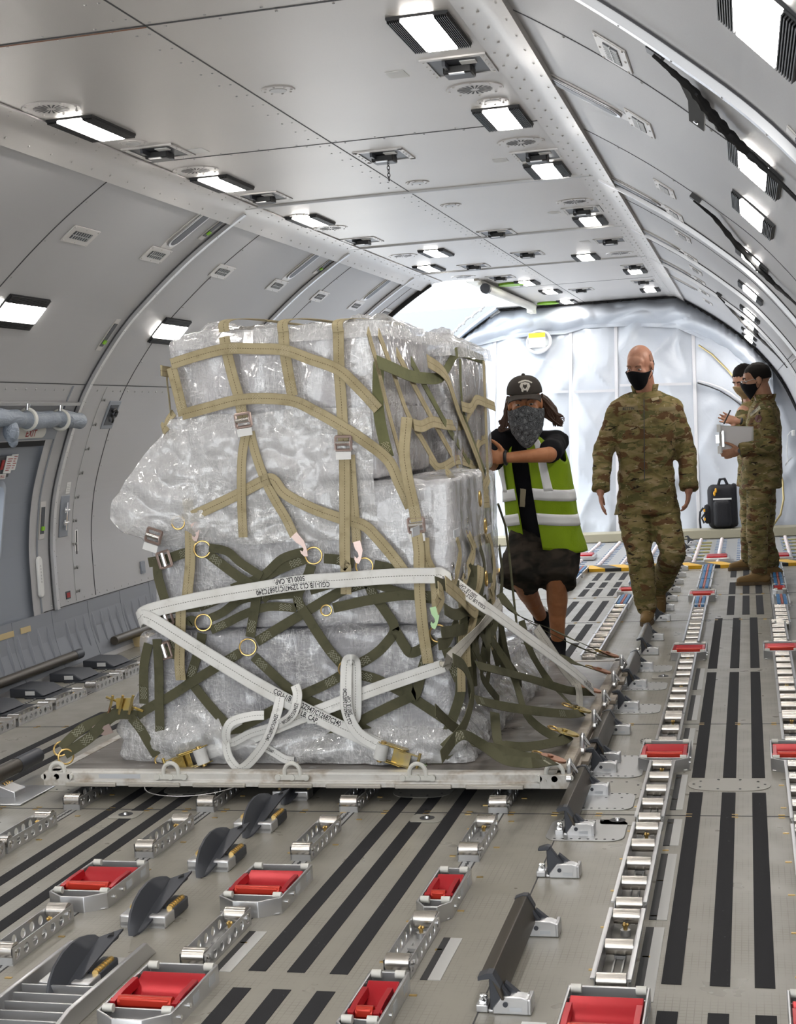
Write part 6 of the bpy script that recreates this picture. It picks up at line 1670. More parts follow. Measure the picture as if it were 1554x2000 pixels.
M_VEST = mat('vest_yellow_green', (.27, .40, .012), .6, 0, .3, build=lambda n: (n.col(n.mix(n.noise(n.coord('Object'), 5, 4), (.22, .34, .01), (.31, .46, .015))), n.bump(n.noise(n.coord('Object'), 18, 4, .6, .5), .35, .012)))
M_REFL = mat('reflective_tape', (.95, .96, .97), .4, 0)
M_HAIRB = mat('dark_hair', (.010, .008, .007), .85, 0, .15); M_HAIRL = mat('brown_hair', (.05, .022, .011), .5)
M_EYE = mat('eye_white', (.6, .57, .54), .3); M_IRIS = mat('eye_iris', (.03, .02, .015), .2)
def _paisley(n):
    v = n.coord('Object'); x = n.n('ShaderNodeTexVoronoi', feature='DISTANCE_TO_EDGE'); x.inputs['Scale'].default_value = 34; n.l(v, x.inputs['Vector'])
    f = n.noise(v, 60, 3, .6, 1.5); n.col(n.ramp(n.math('ADD', n.math('MULTIPLY', x.outputs[0], 1.2), n.math('MULTIPLY', f, .5)), [(.25, (.01, .01, .012)), (.38, (.13, .14, .15)), (.5, (.02, .02, .024)), (.62, (.17, .18, .19))]))
M_BAND = mat('patterned_neck_gaiter', (.05, .05, .06), .8, build=_paisley)
def loft(b, rings, n=26):
    vs = []; fs = []
    for c, rx, ry, R, Fv in rings: vs += [c+R*(rx*math.copysign(abs(math.cos(a))**.85, math.cos(a)))+Fv*(ry*math.copysign(abs(math.sin(a))**.85, math.sin(a))) for a in [2*PI*i/n for i in range(n)]]
    m = len(rings)
    for i in range(m-1): fs += [(i*n+k, i*n+(k+1) % n, (i+1)*n+(k+1) % n, (i+1)*n+k) for k in range(n)]
    b.add(vs, fs+[tuple(range(n))[::-1], tuple(range((m-1)*n, m*n))], True)
def fuse(b, name, m, par, off, vox, sm=4, wr=0.0, wk=0, ws=7.0):
    o = b.build(name, m, par, off=off)
    bake(o, [('REMESH', dict(mode='VOXEL', voxel_size=vox)), ('SMOOTH', dict(iterations=sm, factor=.5))])
    me = o.data
    if wr:
        nv = len(me.vertices); co = np.empty(nv*3); me.vertices.foreach_get('co', co); no = np.empty(nv*3); me.vertices.foreach_get('normal', no)
        co = co.reshape(-1, 3); no = no.reshape(-1, 3)
        for i in range(nv):
            p = co[i]; q = Vector((p[0]*ws, p[1]*ws, p[2]*ws*1.6+wk))
            a = noise.noise(q)*.9+(.28-abs(noise.noise(q*1.9)))*1.0+(.2-abs(noise.noise(q*4.1)))*.35
            co[i] += no[i]*(a*wr)
        me.vertices.foreach_set('co', co.ravel()); me.update()
    me.polygons.foreach_set('use_smooth', [True]*len(me.polygons))
    if not me.materials: me.materials.append(m)
    return o
def hand(b, w, d, nrm, th, curl=.5, spread=.12, ln=1.0):
    """wrist point, pointing direction, palm normal, +1/-1 side of the thumb along d x normal"""
    w, d, nrm = Vector(w), Vector(d).normalized(), Vector(nrm); nrm = (nrm-d*nrm.dot(d)).normalized(); s = d.cross(nrm)*th
    rot = Matrix((s, d, nrm)).transposed()
    b.ell(w+d*.05*ln, (.041, .056*ln, .017), 14, 10, rot); b.cap(w-d*.02, w+d*.02, .026, .027)
    for i, (x, L) in enumerate(((.031, .072), (.0105, .080), (-.0105, .075), (-.031, .060))):
        p = w+d*(.088 if i in (1, 2) else .080)*ln+s*x; a = (d+s*(x*spread*25)).normalized(); ang = 0
        for k, q in enumerate((.44, .32, .26)):
            ang += curl*(.55, .8, .6)[k]; v = (a*math.cos(ang)+nrm*math.sin(ang)).normalized(); e = p+v*L*q*ln
            b.cap(p, e, (.0098, .0092, .0085)[k], (.0092, .0085, .0072)[k]); p = e
    p = w+d*.022*ln+s*.030; v = (d*.62+s*.72+nrm*.25).normalized()
    for k, (L, r0, r1) in enumerate(((.042, .014, .0125), (.032, .0125, .011), (.026, .011, .009))):
        e = p+v*L*ln; b.cap(p, e, r0, r1); p = e; v = (v+d*.35+nrm*.15*curl).normalized()
def head(b, c, f, up, nk, s=1.0):
    f = f.normalized(); up = (up-f*up.dot(f)).normalized(); r = f.cross(up)
    rot = Matrix((r, f, up)).transposed(); E = lambda x, y, z: c+(r*x+f*y+up*z)*s
    def el(x, y, z, a, bb, cc): b.ell(E(x, y, z), (a*s, bb*s, cc*s), 20, 14, rot)
    el(0, -.012, .028, .077, .097, .093); el(0, .022, -.03, .066, .074, .086); el(0, .032, -.088, .046, .05, .034); el(0, .05, .035, .058, .045, .05)
    b.cap(E(0, .090, .004), E(0, .110, -.036), .010*s, .015*s); b.cap(E(-.036, .082, .022), E(.036, .082, .022), .012*s, .012*s)
    for q in (-1, 1):
        el(q*.079, -.008, -.012, .010, .022, .033); el(q*.012, .1, -.04, .012, .012, .009); el(q*.04, .065, -.03, .025, .025, .025)
    for q in (-1, 1): b.cap(E(q*.020, .086, .009), E(q*.045, .079, .007), .0062*s, .0055*s); b.cap(E(q*.022, .085, -.013), E(q*.043, .079, -.012), .006*s, .005*s)
    b.cap(E(-.018, .088, -.066), E(.018, .088, -.066), .008*s, .008*s); b.cap(E(-.016, .086, -.078), E(.016, .086, -.078), .009*s, .009*s)
    b.cap(E(0, -.022, -.06), nk, .062*s, .070*s)
    return E, r, f, up, rot
def face_parts(o, off, E, rot, s, brow, m_skin):
    for q in (-1, 1):
        b = MB(); b.ell(E(q*.032, .0815, -.001), (.0125*s, .010*s, .0062*s), 14, 10, rot); e = b.build('eye', M_EYE, o, off=off)
        b = MB(); b.ell(E(q*.032, .0905, -.001), (.0055*s, .0025*s, .0052*s), 12, 8, rot); b.build('iris', M_IRIS, e, off=off)
        b = MB(); b.tube([E(q*.014, .0975, .021), E(q*.03, .097, .028), E(q*.05, .086, .023)], [.004*s, .0045*s, .0025*s], 6); b.build('eyebrow', brow, o, off=off)
def face_mask(o, off, E, r, f, up, s, m):
    b = MB()
    def fn(u, v):
        a = (u-.5)*2*1.42; ca, sa = math.cos(a), math.sin(a)
        top = -.008-.022*abs(sa)**1.5+.012*max(0, ca)**8; bot = -.128*max(.2, ca)**.5-.015
        z = top+(bot-top)*v; dep = (.125-.012*v-.03*max(0, v-.55)*2) if 1 else 0
        ns = .012*max(0, math.cos(a*2.2))*math.sin(PI*min(1, v*1.4+.25)) if abs(a) < .7 else 0
        y = -.01+(dep*max(0, ca)**.72+ns); x = .083*math.copysign(abs(sa)**.9, sa)*(1-.32*v)
        return E(x, y, z)
    b.grid(fn, 36, 16)
    k = b.build('face_mask', m, o, off=off, mods=[('SOLIDIFY', dict(thickness=.003, offset=1))])
    for q in (-1, 1):
        b = MB(); b.tube([E(q*.078, .02, -.030), E(q*.083, .0, -.005), E(q*.084, -.028, .016), E(q*.083, -.034, -.01)], .0022*s, 5); b.tube([E(q*.066, .03, -.085), E(q*.08, -.0, -.06), E(q*.083, -.034, -.01)], .0022*s, 5); b.build('ear_loop', m, k, off=off)
    return k
def boot(par, off, a, fwd, z0, m=M_BOOT, ms=M_SOLE, L=.19, name='boot', shaft=.12, pitch=0.0):
    a = Vector(a); fwd = Vector(fwd); fwd = Vector((fwd.x, fwd.y, 0)).normalized(); s = Vector((-fwd.y, fwd.x, 0)); up = Vector((0, 0, 1))
    if pitch: fwd = (fwd*math.cos(pitch)-up*math.sin(pitch)).normalized(); up = s.cross(fwd)*-1; up = fwd.cross(s)*1.0; up = up if up.z > 0 else -up
    base = a-up*(a.z-z0) if not pitch else a-up*.095
    b = MB(); b.cap(a+up*shaft*.6, a-up*.02, .052, .05); b.cap(base-fwd*.05+up*.045, base+fwd*.06+up*.05, .042, .044); b.cap(base+fwd*.06+up*.045, base+fwd*(L-.04)+up*.036, .044, .034); b.cap(a-up*.02, base+fwd*.05+up*.055, .05, .042)
    o = fuse(b, name, m, par, off, .010, 4)
    b = MB(); pts = []
    for i in range(26):
        t = 2*PI*i/26; y = (L+.10)/2*math.sin(t)+(L-.10)/2; x = (.046 if y > .03 else .038)*math.copysign(abs(math.cos(t))**.7, math.cos(t)); pts.append((x, y))
    vs = [base+s*x+fwd*y+up*z for z in (0, .028) for x, y in pts]; n = 26
    b.add(vs, [tuple(range(n))[::-1], tuple(range(n, 2*n))]+[(i, (i+1) % n, n+(i+1) % n, n+i) for i in range(n)]); b.build('sole', ms, o, off=off)
    b = MB()
    for k in range(4): q = base+fwd*(.045+.022*k)+up*(.098-.011*k); b.tube([q-s*.026, q+up*.004, q+s*.026], .0032, 5)
    b.build('lace', m if m is not M_BOOT else M_TANC, o, off=off)
    return o
class Decal:
    """lay patches and lettering on a garment where the photo shows them"""
    def __init__(s, o, off):
        me = o.data; s.bvh = BVHTree.FromPolygons([v.co for v in me.vertices], [p.vertices for p in me.polygons]); s.off = Vector(off); s.o = o
    def hit(s, u, v, lift):
        d = ray(u, v).normalized(); h = s.bvh.ray_cast(CP-s.off, d)
        if h[0] is None: return None
        return h[0]+h[1]*lift*(1 if h[1].dot(d) < 0 else -1)
    def patch(s, px, m, name, lift=.004, n=5):
        a, b2, c, d = [Vector(p) for p in px]; b = MB(); P = []
        for j in range(n+1):
            for i in range(n+1):
                q = a.lerp(b2, i/n).lerp(d.lerp(c, i/n), j/n); P.append(s.hit(q.x, q.y, lift))
        if any(p is None for p in P): return None
        b.add(P, [(j*(n+1)+i, j*(n+1)+i+1, (j+1)*(n+1)+i+1, (j+1)*(n+1)+i) for j in range(n) for i in range(n)], True)
        return b.build(name, m, s.o)
    def write(s, txt, size, org, ux, uy, m, lift=.006, par=None):
        vs, fs = text_mesh(txt, size); o, ux, uy = Vector(org), Vector(ux), Vector(uy); P = []
        for x, y in vs:
            q = o+ux*x+uy*y; P.append(s.hit(q.x, q.y, lift))
        if any(p is None for p in P): return
        b = MB(); b.add(P, fs); b.build('lettering', m, par or s.o)
def figure(label, J, f, up, R, Fd, skinm, sc=1.0, hands=None, group=None):
    """J: joints; f/up: face; R/Fd: torso right and front. One continuous body mesh."""
    off = Vector((J['pv'].x, J['pv'].y, 0))
    b = MB(); E, r, ff, uu, rot = head(b, J['hd'], f, up, J['nk'], sc)
    ax = (J['nk']-J['pv']).normalized()
    T = lambda t: J['pv'].lerp(J['nk'], t)
    loft(b, [(T(-.16), .10, .09, R, Fd), (T(0), .155, .11, R, Fd), (T(.3), .145, .10, R, Fd), (T(.65), .17, .115, R, Fd), (T(.86), .155, .095, R, Fd), (T(.98), .065, .06, R, Fd)])
    for k in 'LR':
        b.ell(J['s'+k], (.06, .06, .06)); b.cap(J['s'+k], J['e'+k], .052, .042); b.cap(J['e'+k], J['w'+k], .044, .029)
        b.cap(J['h'+k], J['k'+k], .085, .058); b.cap(J['k'+k], J['k'+k].lerp(J['a'+k], .35)+Vector((0, .02, 0)), .060, .062); b.cap(J['k'+k].lerp(J['a'+k], .35)+Vector((0, .015, 0)), J['k'+k].lerp(J['a'+k], .62)+Vector((0, .01, 0)), .062, .048); b.cap(J['k'+k].lerp(J['a'+k], .6), J['a'+k], .050, .038)
        b.cap(J['a'+k], J['a'+k]+Vector((0, 0, -.04)), .036, .036)
        if hands and k in hands: hand(b, J['w'+k], *hands[k])
    o = fuse(b, 'person', skinm, None, off, .0062, 3)
    o.location = off; tag(o, label, 'person', group)
    return o, off, E, r, ff, uu, rot
def soldier_clothes(o, off, J, R, Fd, tr=1.0, k=0.0, hem=-.17, belly=0.0):
    T = lambda t: J['pv'].lerp(J['nk'], t)
    b = MB()
    loft(b, [(T(hem), .218*tr, .168*tr, R, Fd), (T(hem+.02), .214*tr, .164*tr, R, Fd), (T(0), .196*tr, .150*tr+belly, R, Fd), (T(.3), .180*tr, .140*tr+belly, R, Fd), (T(.6), .205*tr, .145*tr, R, Fd), (T(.82), .195*tr, .125*tr, R, Fd), (T(.95), .115*tr, .092, R, Fd), (T(1.0), .078, .074, R, Fd)])
    for q in 'LR':
        b.cap(T(.97), J['s'+q]+Vector((0, 0, -.005)), .060, .064*tr); b.cap(J['s'+q]-Vector((0, 0, .01)), J['e'+q], .070*tr, .066*tr); b.cap(J['e'+q], J['e'+q].lerp(J['w'+q], .6), .066*tr, .062*tr)
        b.cyl(J['e'+q].lerp(J['w'+q], .55), J['e'+q].lerp(J['w'+q], 1.02), .060*tr, .064*tr, 18)
    jk = fuse(b, 'jacket', M_CAMO, o, off, .0125, 5, .011, k, 6.5)
    # standing collar
    b = MB(); n = 26
    def fc(u, v):
        a = .75+(2*PI-1.5)*u+PI/2; h = .055*v; return J['nk']+R*((.083+.012*v)*math.cos(a))+Fd*((.080+.012*v)*math.sin(a))+Vector((0, 0, -.012+h))+(-Fd*.004*v)
    b.grid(fc, 30, 5); b.build('collar', M_CAMO, jk, off=off, mods=[('SOLIDIFY', dict(thickness=.006))])
    b = MB(); b.cap(J['nk']+Vector((0, 0, -.03)), J['nk']+Vector((0, 0, .022)), .074, .066); b.build('undershirt', M_TANC, o, off=off)
    b = MB(); loft(b, [(T(-.2), .15, .12, R, Fd), (T(0), .17, .13, R, Fd), (T(.15), .165, .125, R, Fd)])
    for q in 'LR':
        b.cap(J['h'+q], J['k'+q], .112*tr, .086*tr); b.cap(J['k'+q], J['k'+q].lerp(J['a'+q], .75), .086*tr, .078*tr); b.cap(J['k'+q].lerp(J['a'+q], .75), J['a'+q]+Vector((0, 0, .015)), .080*tr, .068*tr)
    tr_ = fuse(b, 'trousers', M_CAMO, o, off, .0125, 5, .012, k+5, 7)
    return jk, tr_
def hair_cap(o, off, E, rot, s, m, low=-.02, fringe=.075):
    """short hair following the skull"""
    b = MB()
    def fn(u, v):
        a = 2*PI*u; th = v*PI*.62; x, y, z = math.sin(th)*math.cos(a), math.sin(th)*math.sin(a), math.cos(th)
        q = Vector((x*.083, -.014+y*.104, .030+z*.101)); lim = fringe if y > .35 else low-.02*max(0, -y)
        if y > .2: q.z = max(q.z, low+(fringe-low)*min(1, (y-.2)/.4)); 
        else: q.z = max(q.z, low)
        w = .004*noise.noise(q*55); return E(q.x*(1+w*8), q.y*(1+w*8), q.z+w)
    b.grid(fn, 48, 22); return b.build('hair', m, o, off=off)
def build_people():
    J = lambda u, v, y: aty(u, v, y)
    Vn = lambda *a: Vector(a).normalized()
    # ---------------------------------------------------------------- the walking bald soldier
    j = dict(hd=J(1249, 712, 9.74), nk=J(1259, 764, 9.86), pv=J(1262, 968, 9.92), sR=J(1208, 796, 9.86), sL=J(1314, 794, 9.92), eR=J(1176, 885, 9.84), eL=J(1340, 882, 9.96), wR=J(1172, 957, 9.72), wL=J(1345, 955, 9.84),
             hR=J(1236, 985, 9.90), hL=J(1292, 985, 9.94), kR=J(1250, 1095, 9.76), kL=J(1313, 1080, 9.74), aR=J(1264, 1190, 9.72), aL=J(1287, 1150, 10.22))
    o, off, E, r, f, u, rot = figure('bald person in camouflage uniform and black face mask walking forward along the cargo floor', j, Vn(-.33, -.86, -.36), Vector((-.05, -.3, .95)), Vn(-1, .06, 0), Vn(-.06, -1, 0), M_SKIN1, 1.07,
        {'R': (Vector((.03, -.06, -1)), Vector((.9, .15, .1)), -1, .32, .06, 1.05), 'L': (Vector((-.12, -.04, -1)), Vector((-.9, .1, .1)), 1, .5, .10, 1.0)})
    face_parts(o, off, E, rot, 1.07, mat('pale_brow', (.2, .1, .06), .7), M_SKIN1); face_mask(o, off, E, r, f, u, 1.07, M_BLACKC)
    b = MB()
    def st(uu_, v): a = PI*(.95+1.1*uu_); z = -.02+.075*v; return E(.0815*math.cos(a)*(1-.1*v*v), -.012+.1*math.sin(a)*(1-.1*v*v), .028+z-.02)
    b.grid(st, 30, 8); b.build('hair', mat('stubble', (.30, .155, .105), .7), o, off=off)
    jk, tr = soldier_clothes(o, off, j, Vn(-1, .06, 0), Vn(-.06, -1, 0), 1.03, 2.0)
    boot(o, off, j['aR'], (-.05, -1, 0), 0.0); boot(o, off, j['aL'], (.1, -1, 0), .0, pitch=1.0)
    D = Decal(jk, off); px = lambda x, y: (1140+x*.16997, 660+y*.17)
    D.patch([px(395, 795), px(620, 782), px(622, 826), px(398, 838)], mat('name_tape', (.20, .16, .08), .8), 'name_tape'); D.write('BETTIN', 7.6, px(448, 832), (.9, -.045), (0, -1), M_INK)
    D.patch([px(860, 800), px(1045, 790), px(1048, 830), px(862, 842)], MATS['name_tape'], 'service_tape')
    D.patch([px(510, 905), px(560, 880), px(660, 1080), px(610, 1105)], M_CAMO, 'pocket_flap', .006); D.patch([px(925, 870), px(985, 880), px(880, 1110), px(820, 1100)], M_CAMO, 'pocket_flap', .006)
    fp = D.patch([px(200, 775), px(270, 730), px(340, 830), px(262, 882)], MATS['name_tape'], 'flag_patch', .006)
    D.patch([px(130, 900), px(185, 815), px(262, 905), px(150, 965)], mat('dark_red_patch', (.07, .018, .012), .8), 'unit_patch', .006); D.patch([px(190, 1000), px(275, 925), px(290, 945), px(205, 1022)], MATS['name_tape'], 'sleeve_tab', .006)
    D.patch([px(686, 700), px(696, 700), px(700, 1640), px(690, 1640)], M_SEAM, 'front_seam', .003, 14)
    D.patch([px(770, 700), px(850, 680), px(858, 705), px(785, 730)], mat('rank_tab', (.4, .33, .2), .8), 'rank_tab', .006)
    # ---------------------------------------------------------------- the man in the vest pushing the load
    j = dict(hd=J(1025, 786, 7.78), nk=J(1030, 848, 7.95), pv=J(1064, 1040, 8.16), sL=J(1086, 862, 8.0), sR=J(978, 860, 7.90), eL=J(1072, 888, 7.70), wL=J(990, 894, 7.60), eR=J(962, 905, 7.85), wR=J(950, 880, 7.62),
             hR=J(1034, 1050, 8.14), hL=J(1096, 1050, 8.18), kR=J(1014, 1130, 7.98), kL=J(1086, 1128, 8.02), aR=J(1057, 1206, 8.50), aL=J(1089, 1256, 8.20))
    Rv, Fv = Vn(-.90, .42, 0), Vn(-.42, -.90, 0)
    o, off, E, r, f, u, rot = figure('person with long brown hair, dark cap and yellow reflective vest pushing the wrapped load', j, Vn(.12, -.98, -.12), Vector((.0, -.12, 1)), Rv, Fv, M_SKIN2, 1.10,
        {'L': (Vector((-.9, -.25, .1)), Vector((-.3, -.95, .1)), 1, .25, .1, 1.0), 'R': (Vector((-.2, -.8, .4)), Vector((0, -.9, -.3)), -1, .2, .1, 1.0)})
    s = 1.10
    face_parts(o, off, E, rot, s, M_HAIRL, M_SKIN2)
    b = MB()
    def fn(uu_, v):
        a = (uu_-.5)*2*PI; ca, sa = math.cos(a), math.sin(a)
        top = -.012-.022*abs(sa)+.012*max(0, ca)**6-.03*max(0, -ca); bot = -.15-.07*max(0, ca)**3
        z = top+(bot-top)*v; k = 1-.22*max(0, v-.35); ny = .016*max(0, math.cos(a*2.5))*(1-v)**2 if abs(a) < .6 else 0
        w = 1+.05*noise.noise(Vector((a*2, v*5, 3)))
        return E(.092*sa*k*w, -.012+((.125*ca if ca > 0 else .095*ca)*k+ny)*w, z)
    b.grid(fn, 60, 26); b.build('neck_gaiter', M_BAND, o, off=off, mods=[('SOLIDIFY', dict(thickness=.003))])
    # cap
    capm = mat('dark_brown_cap', (.028, .021, .016), .8); b = MB()
    b.grid(lambda q, v: E(.090*math.cos(2*PI*q)*math.sin(v*PI*.5)**.8, -.010+.112*math.sin(2*PI*q)*math.sin(v*PI*.5)**.8, .046+.090*math.cos(v*PI*.5)**.9), 40, 16); b.ell(E(0, -.01, .137), (.008,)*3, 10, 6)
    cp = b.build('cap', capm, o, off=off, mods=[('SOLIDIFY', dict(thickness=.003, offset=1))])
    b = MB(); b.grid(lambda q, v: E(.086*math.sin((q-.5)*PI*.92)*(1-.04*v), .045+.050*math.cos((q-.5)*PI*.92)+.075*v*math.cos((q-.5)*PI*.86)**.8, .052-.014*v-.018*(2*q-1)**2*(1+v)), 24, 8); b.build('brim', capm, cp, off=off, mods=[('SOLIDIFY', dict(thickness=.004))])
    D = Decal(cp, off); px = lambda x, y: (950+x*.17007, 720+y*.17); pale = mat('cap_crest', (.5, .47, .42), .7); b = MB()
    def P2(pts, lift=.004): return [D.hit(*px(*p), lift) for p in pts]
    for pts in ([(365, 160), (400, 142), (440, 134), (480, 140), (520, 160), (515, 172), (478, 156), (440, 150), (402, 158), (370, 172)], [(395, 168), (440, 160), (485, 168), (498, 205), (480, 240), (440, 252), (400, 240), (382, 205)], [(400, 240), (425, 250), (420, 268), (402, 262)], [(480, 240), (455, 250), (460, 268), (470, 262)]):
        q = P2(pts)
        if all(q): b.add(q, [tuple(range(len(q)))])
    if b.v: cr = b.build('crest', pale, cp)
    b = MB()
    for c_, rr in (((424, 192), 9), ((456, 192), 9), ((440, 226), 12), ((412, 225), 6), ((468, 225), 6)):
        q = P2([(c_[0]+rr*math.cos(t), c_[1]+rr*.7*math.sin(t)) for t in [2*PI*i/10 for i in range(10)]], .0055)
        if all(q): b.add(q, [tuple(range(10))])
    if b.v: b.build('crest_detail', capm, cp)
    # long hair blown to the side
    random.seed(5); b = MB()
    for i in range(70):
        t = i/69; sd = 1 if i % 10 < 6 else -1
        p0 = E(-sd*(.075+.01*random.random()), -.03-.05*random.random(), .03-.06*random.random()) if 0 else E(-sd*.083, -.02-.06*random.random(), .03-.05*random.random())
        ln = .26+.10*random.random()
        if sd > 0: a = J(1062+26*random.random(), 800+14*random.random(), 7.86); c_ = J(1078+24*random.random(), 812+22*random.random(), 7.88)
        else: a = J(985+8*random.random(), 806+12*random.random(), 7.84); c_ = J(974+16*random.random(), 826+16*random.random(), 7.84)
        m_ = p0.lerp(a, .5)+Vector((0, .01, .02*random.random()))
        b.tube(smooth_path([p0, m_, a, c_], 4), [.011]*4+[.010]*4+[.007]*4+[.001], 6)
    # curly ends
    for k in range(12): q = J(1092+5*math.cos(k), 822+6*math.sin(k*1.7), 7.88); b.tube([q+Vector((.014*math.cos(t), 0, .014*math.sin(t))) for t in [k+i*.7 for i in range(7)]], .003, 5); q = J(984+6*math.cos(k*2), 832+6*math.sin(k), 7.84); b.tube([q+Vector((.016*math.cos(t), 0, .016*math.sin(t))) for t in [k+i*.7 for i in range(7)]], .004, 5)
    b.ell(E(0, -.04, -.03), (.085, .07, .10), 16, 10, rot)
    b.build('hair', M_HAIRL, o, off=off)
    # black T-shirt
    T = lambda t: j['pv'].lerp(j['nk'], t); b = MB()
    loft(b, [(T(-.10), .19, .15, Rv, Fv), (T(.1), .19, .155, Rv, Fv), (T(.4), .185, .15, Rv, Fv), (T(.7), .19, .14, Rv, Fv), (T(.88), .165, .11, Rv, Fv), (T(.97), .09, .08, Rv, Fv)])
    for q in 'LR': b.ell(j['s'+q]-Vector((0, 0, .0)), (.074, .074, .070)); b.cap(T(.93), j['s'+q], .062, .07); b.cap(j['s'+q]-Vector((0, 0, .015)), j['s'+q].lerp(j['e'+q], .8), .066, .064)
    sh = fuse(b, 't_shirt', M_BLACKC, o, off, .013, 5, .008, 12)
    D = Decal(sh, off); D.patch([px(345, 790), px(475, 790), px(405, 880), px(395, 880)], M_SKIN2, 'neck_opening', .003)
    cd = D.patch([px(398, 1370), px(463, 1385), px(450, 1580), px(392, 1572)], mat('badge_tan', (.3, .26, .17), .6), 'badge', .012)
    # vest: open at the front, in two panels and the back
    ring = [(-.20, .235, .185), (0.0, .222, .180), (.25, .214, .176), (.5, .212, .172), (.7, .212, .166), (.84, .205, .150), (.93, .175, .125), (1.0, .12, .10)]
    def vp(t, a, lift=0.0):
        for (t0, x0, y0), (t1, x1, y1) in zip(ring[:-1], ring[1:]):
            if t0 <= t <= t1 or t1 == ring[-1][0] or (t < t0): q = (t-t0)/(t1-t0); rx, ry = x0+(x1-x0)*q, y0+(y1-y0)*q; break
        c = T(t); w = .010*noise.noise(Vector((math.cos(a)*2.4, math.sin(a)*2.4, t*3.5)))
        return c+Rv*((rx+lift+w)*math.cos(a))+Fv*((ry+lift+w)*math.sin(a))
    # angle pi/2 is the front; the wearer's left panel runs from a0 round the side to the back
    aL, aR = PI/2-.16, PI/2+.36
    def hemt(a): return -.20+.07*max(0, math.sin(a+.3))
    for nm, a0, a1 in (('vest_panel', aL, -PI/2), ('vest_panel', aR, 3*PI/2)):
        b = MB()
        def fv(q, v, a0=a0, a1=a1):
            a = a0+(a1-a0)*q; side = math.cos(a); tt = .985-.27*max(0, min(1, (abs(side)-.80)/.2))**1.2
            tt -= .10*max(0, 1-abs(a-PI/2)/.5)
            t = hemt(a)+(tt-hemt(a))*v; return vp(t, a)
        b.grid(fv, 40, 36); pn = b.build(nm, M_VEST, o, off=off, mods=[('SOLIDIFY', dict(thickness=.004, offset=1))])
        for t0, t1 in ((.36, .475), (.11, .225)):
            b = MB(); b.grid(lambda q, v, t0=t0, t1=t1: vp(t0+(t1-t0)*v-.04*math.sin(3*q), a0+(a1-a0)*q, .008), 40, 3); b.build('reflective_band', M_REFL, pn, off=off, mods=[('SOLIDIFY', dict(thickness=.002))])
        sgn = -1 if a0 == aL else 1
        b = MB(); b.grid(lambda q, v: vp(.44+.53*v, a0+sgn*(.30+.26*q)*(1-.2*v), .009), 5, 16); b.build('reflective_band', M_REFL, pn, off=off, mods=[('SOLIDIFY', dict(thickness=.002))])
    # shorts, socks and shoes
    b = MB(); loft(b, [(T(-.22), .17, .14, Rv, Fv), (T(-.05), .185, .15, Rv, Fv), (T(.12), .18, .145, Rv, Fv)])
    for q in 'LR': e = j['h'+q].lerp(j['k'+q], 1.04); b.cap(j['h'+q], j['h'+q].lerp(j['k'+q], .8), .125, .110); b.cyl(j['h'+q].lerp(j['k'+q], .5), j['h'+q].lerp(j['k'+q], 1.15), .122, .122, 20)
    so = fuse(b, 'shorts', M_SHORTS, o, off, .013, 4, .010, 22)
    b = MB(); b.ell(J(1128, 1062, 8.2), (.035, .05, .05)); b.build('cargo_pocket', M_SHORTS, so, off=off)
    for q, pit in (('L', 0), ('R', .75)):
        boot(o, off, j['a'+q], (.12, -1, 0) if q == 'L' else (-.25, -1, 0), 0.0 if not pit else .1, M_BLACKC, mat('shoe_sole', (.05, .05, .05), .6), .20, 'shoe', .02, pit)
        b = MB(); b.cap(j['a'+q]+Vector((0, 0, -.03)), j['a'+q]+Vector((0, 0, .035)), .041, .041); b.build('sock', M_WHITE if q == 'R' else M_BLACKC, o, off=off)
    b = MB(); q = j['aR']+Vector((.055, -.055, -.06)); b.add([q, q+Vector((.01, -.03, .012)), q+Vector((.012, -.075, .05)), q+Vector((.008, -.035, -.0))], [(0, 1, 2, 3)]); b.build('shoe_mark', M_WHITE, o, off=off)
    b = MB(); b.tube([j['wL']+Vector((-.008, 0, 0))+Vector((0, .034*math.cos(t), .034*math.sin(t))) for t in [2*PI*i/16 for i in range(16)]], .010, 6, True); b.build('wristband', M_BLACK, o, off=off)
    # ---------------------------------------------------------------- two soldiers talking by the curtain
    Rv, Fv = Vn(.1, 1, 0), Vn(-1, .1, 0)
    j = dict(hd=J(1477, 741, 11.72), nk=J(1492, 781, 11.74), pv=J(1487, 925, 11.74), sL=J(1494, 805, 11.56), sR=J(1492, 805, 11.92), eL=J(1506, 868, 11.50), wL=J(1445, 880, 11.46), eR=J(1495, 868, 12.0), wR=J(1452, 866, 11.86),
             hL=J(1485, 950, 11.65), hR=J(1489, 950, 11.84), kL=J(1478, 1046, 11.66), kR=J(1490, 1046, 11.92), aL=J(1482, 1116, 11.66), aR=J(1507, 1103, 12.05))
    o, off, E, r, f, u, rot = figure('dark-haired person in camouflage, glasses and black mask, seen side-on holding a clipboard', j, Vn(-1, -.12, -.16), Vector((-.12, 0, 1)), Rv, Fv, M_SKIN3, 1.04,
        {'L': (Vector((-1, -.1, -.25)), Vector((-.1, 1, .3)), -1, .55, .08, 1.0), 'R': (Vector((-1, -.1, .1)), Vector((0, -1, 0)), 1, .4, .08, 1.0)})
    face_parts(o, off, E, rot, 1.04, M_HAIRB, M_SKIN3); face_mask(o, off, E, r, f, u, 1.04, M_BLACKC); hair_cap(o, off, E, rot, 1.04, M_HAIRB, -.045, .065)
    b = MB()
    for q in (-1, 1):
        b.tube([E(q*.032+.021*math.cos(t), .112, -.002+.015*math.sin(t)) for t in [2*PI*i/16 for i in range(16)]], .0018, 5, True); b.tube([E(q*.053, .110, .004), E(q*.082, .03, .004), E(q*.084, -.02, -.002)], .002, 5)
    b.tube([E(-.011, .113, 0), E(.011, .113, 0)], .0018, 5); b.build('glasses', M_CHROME, o, off=off)
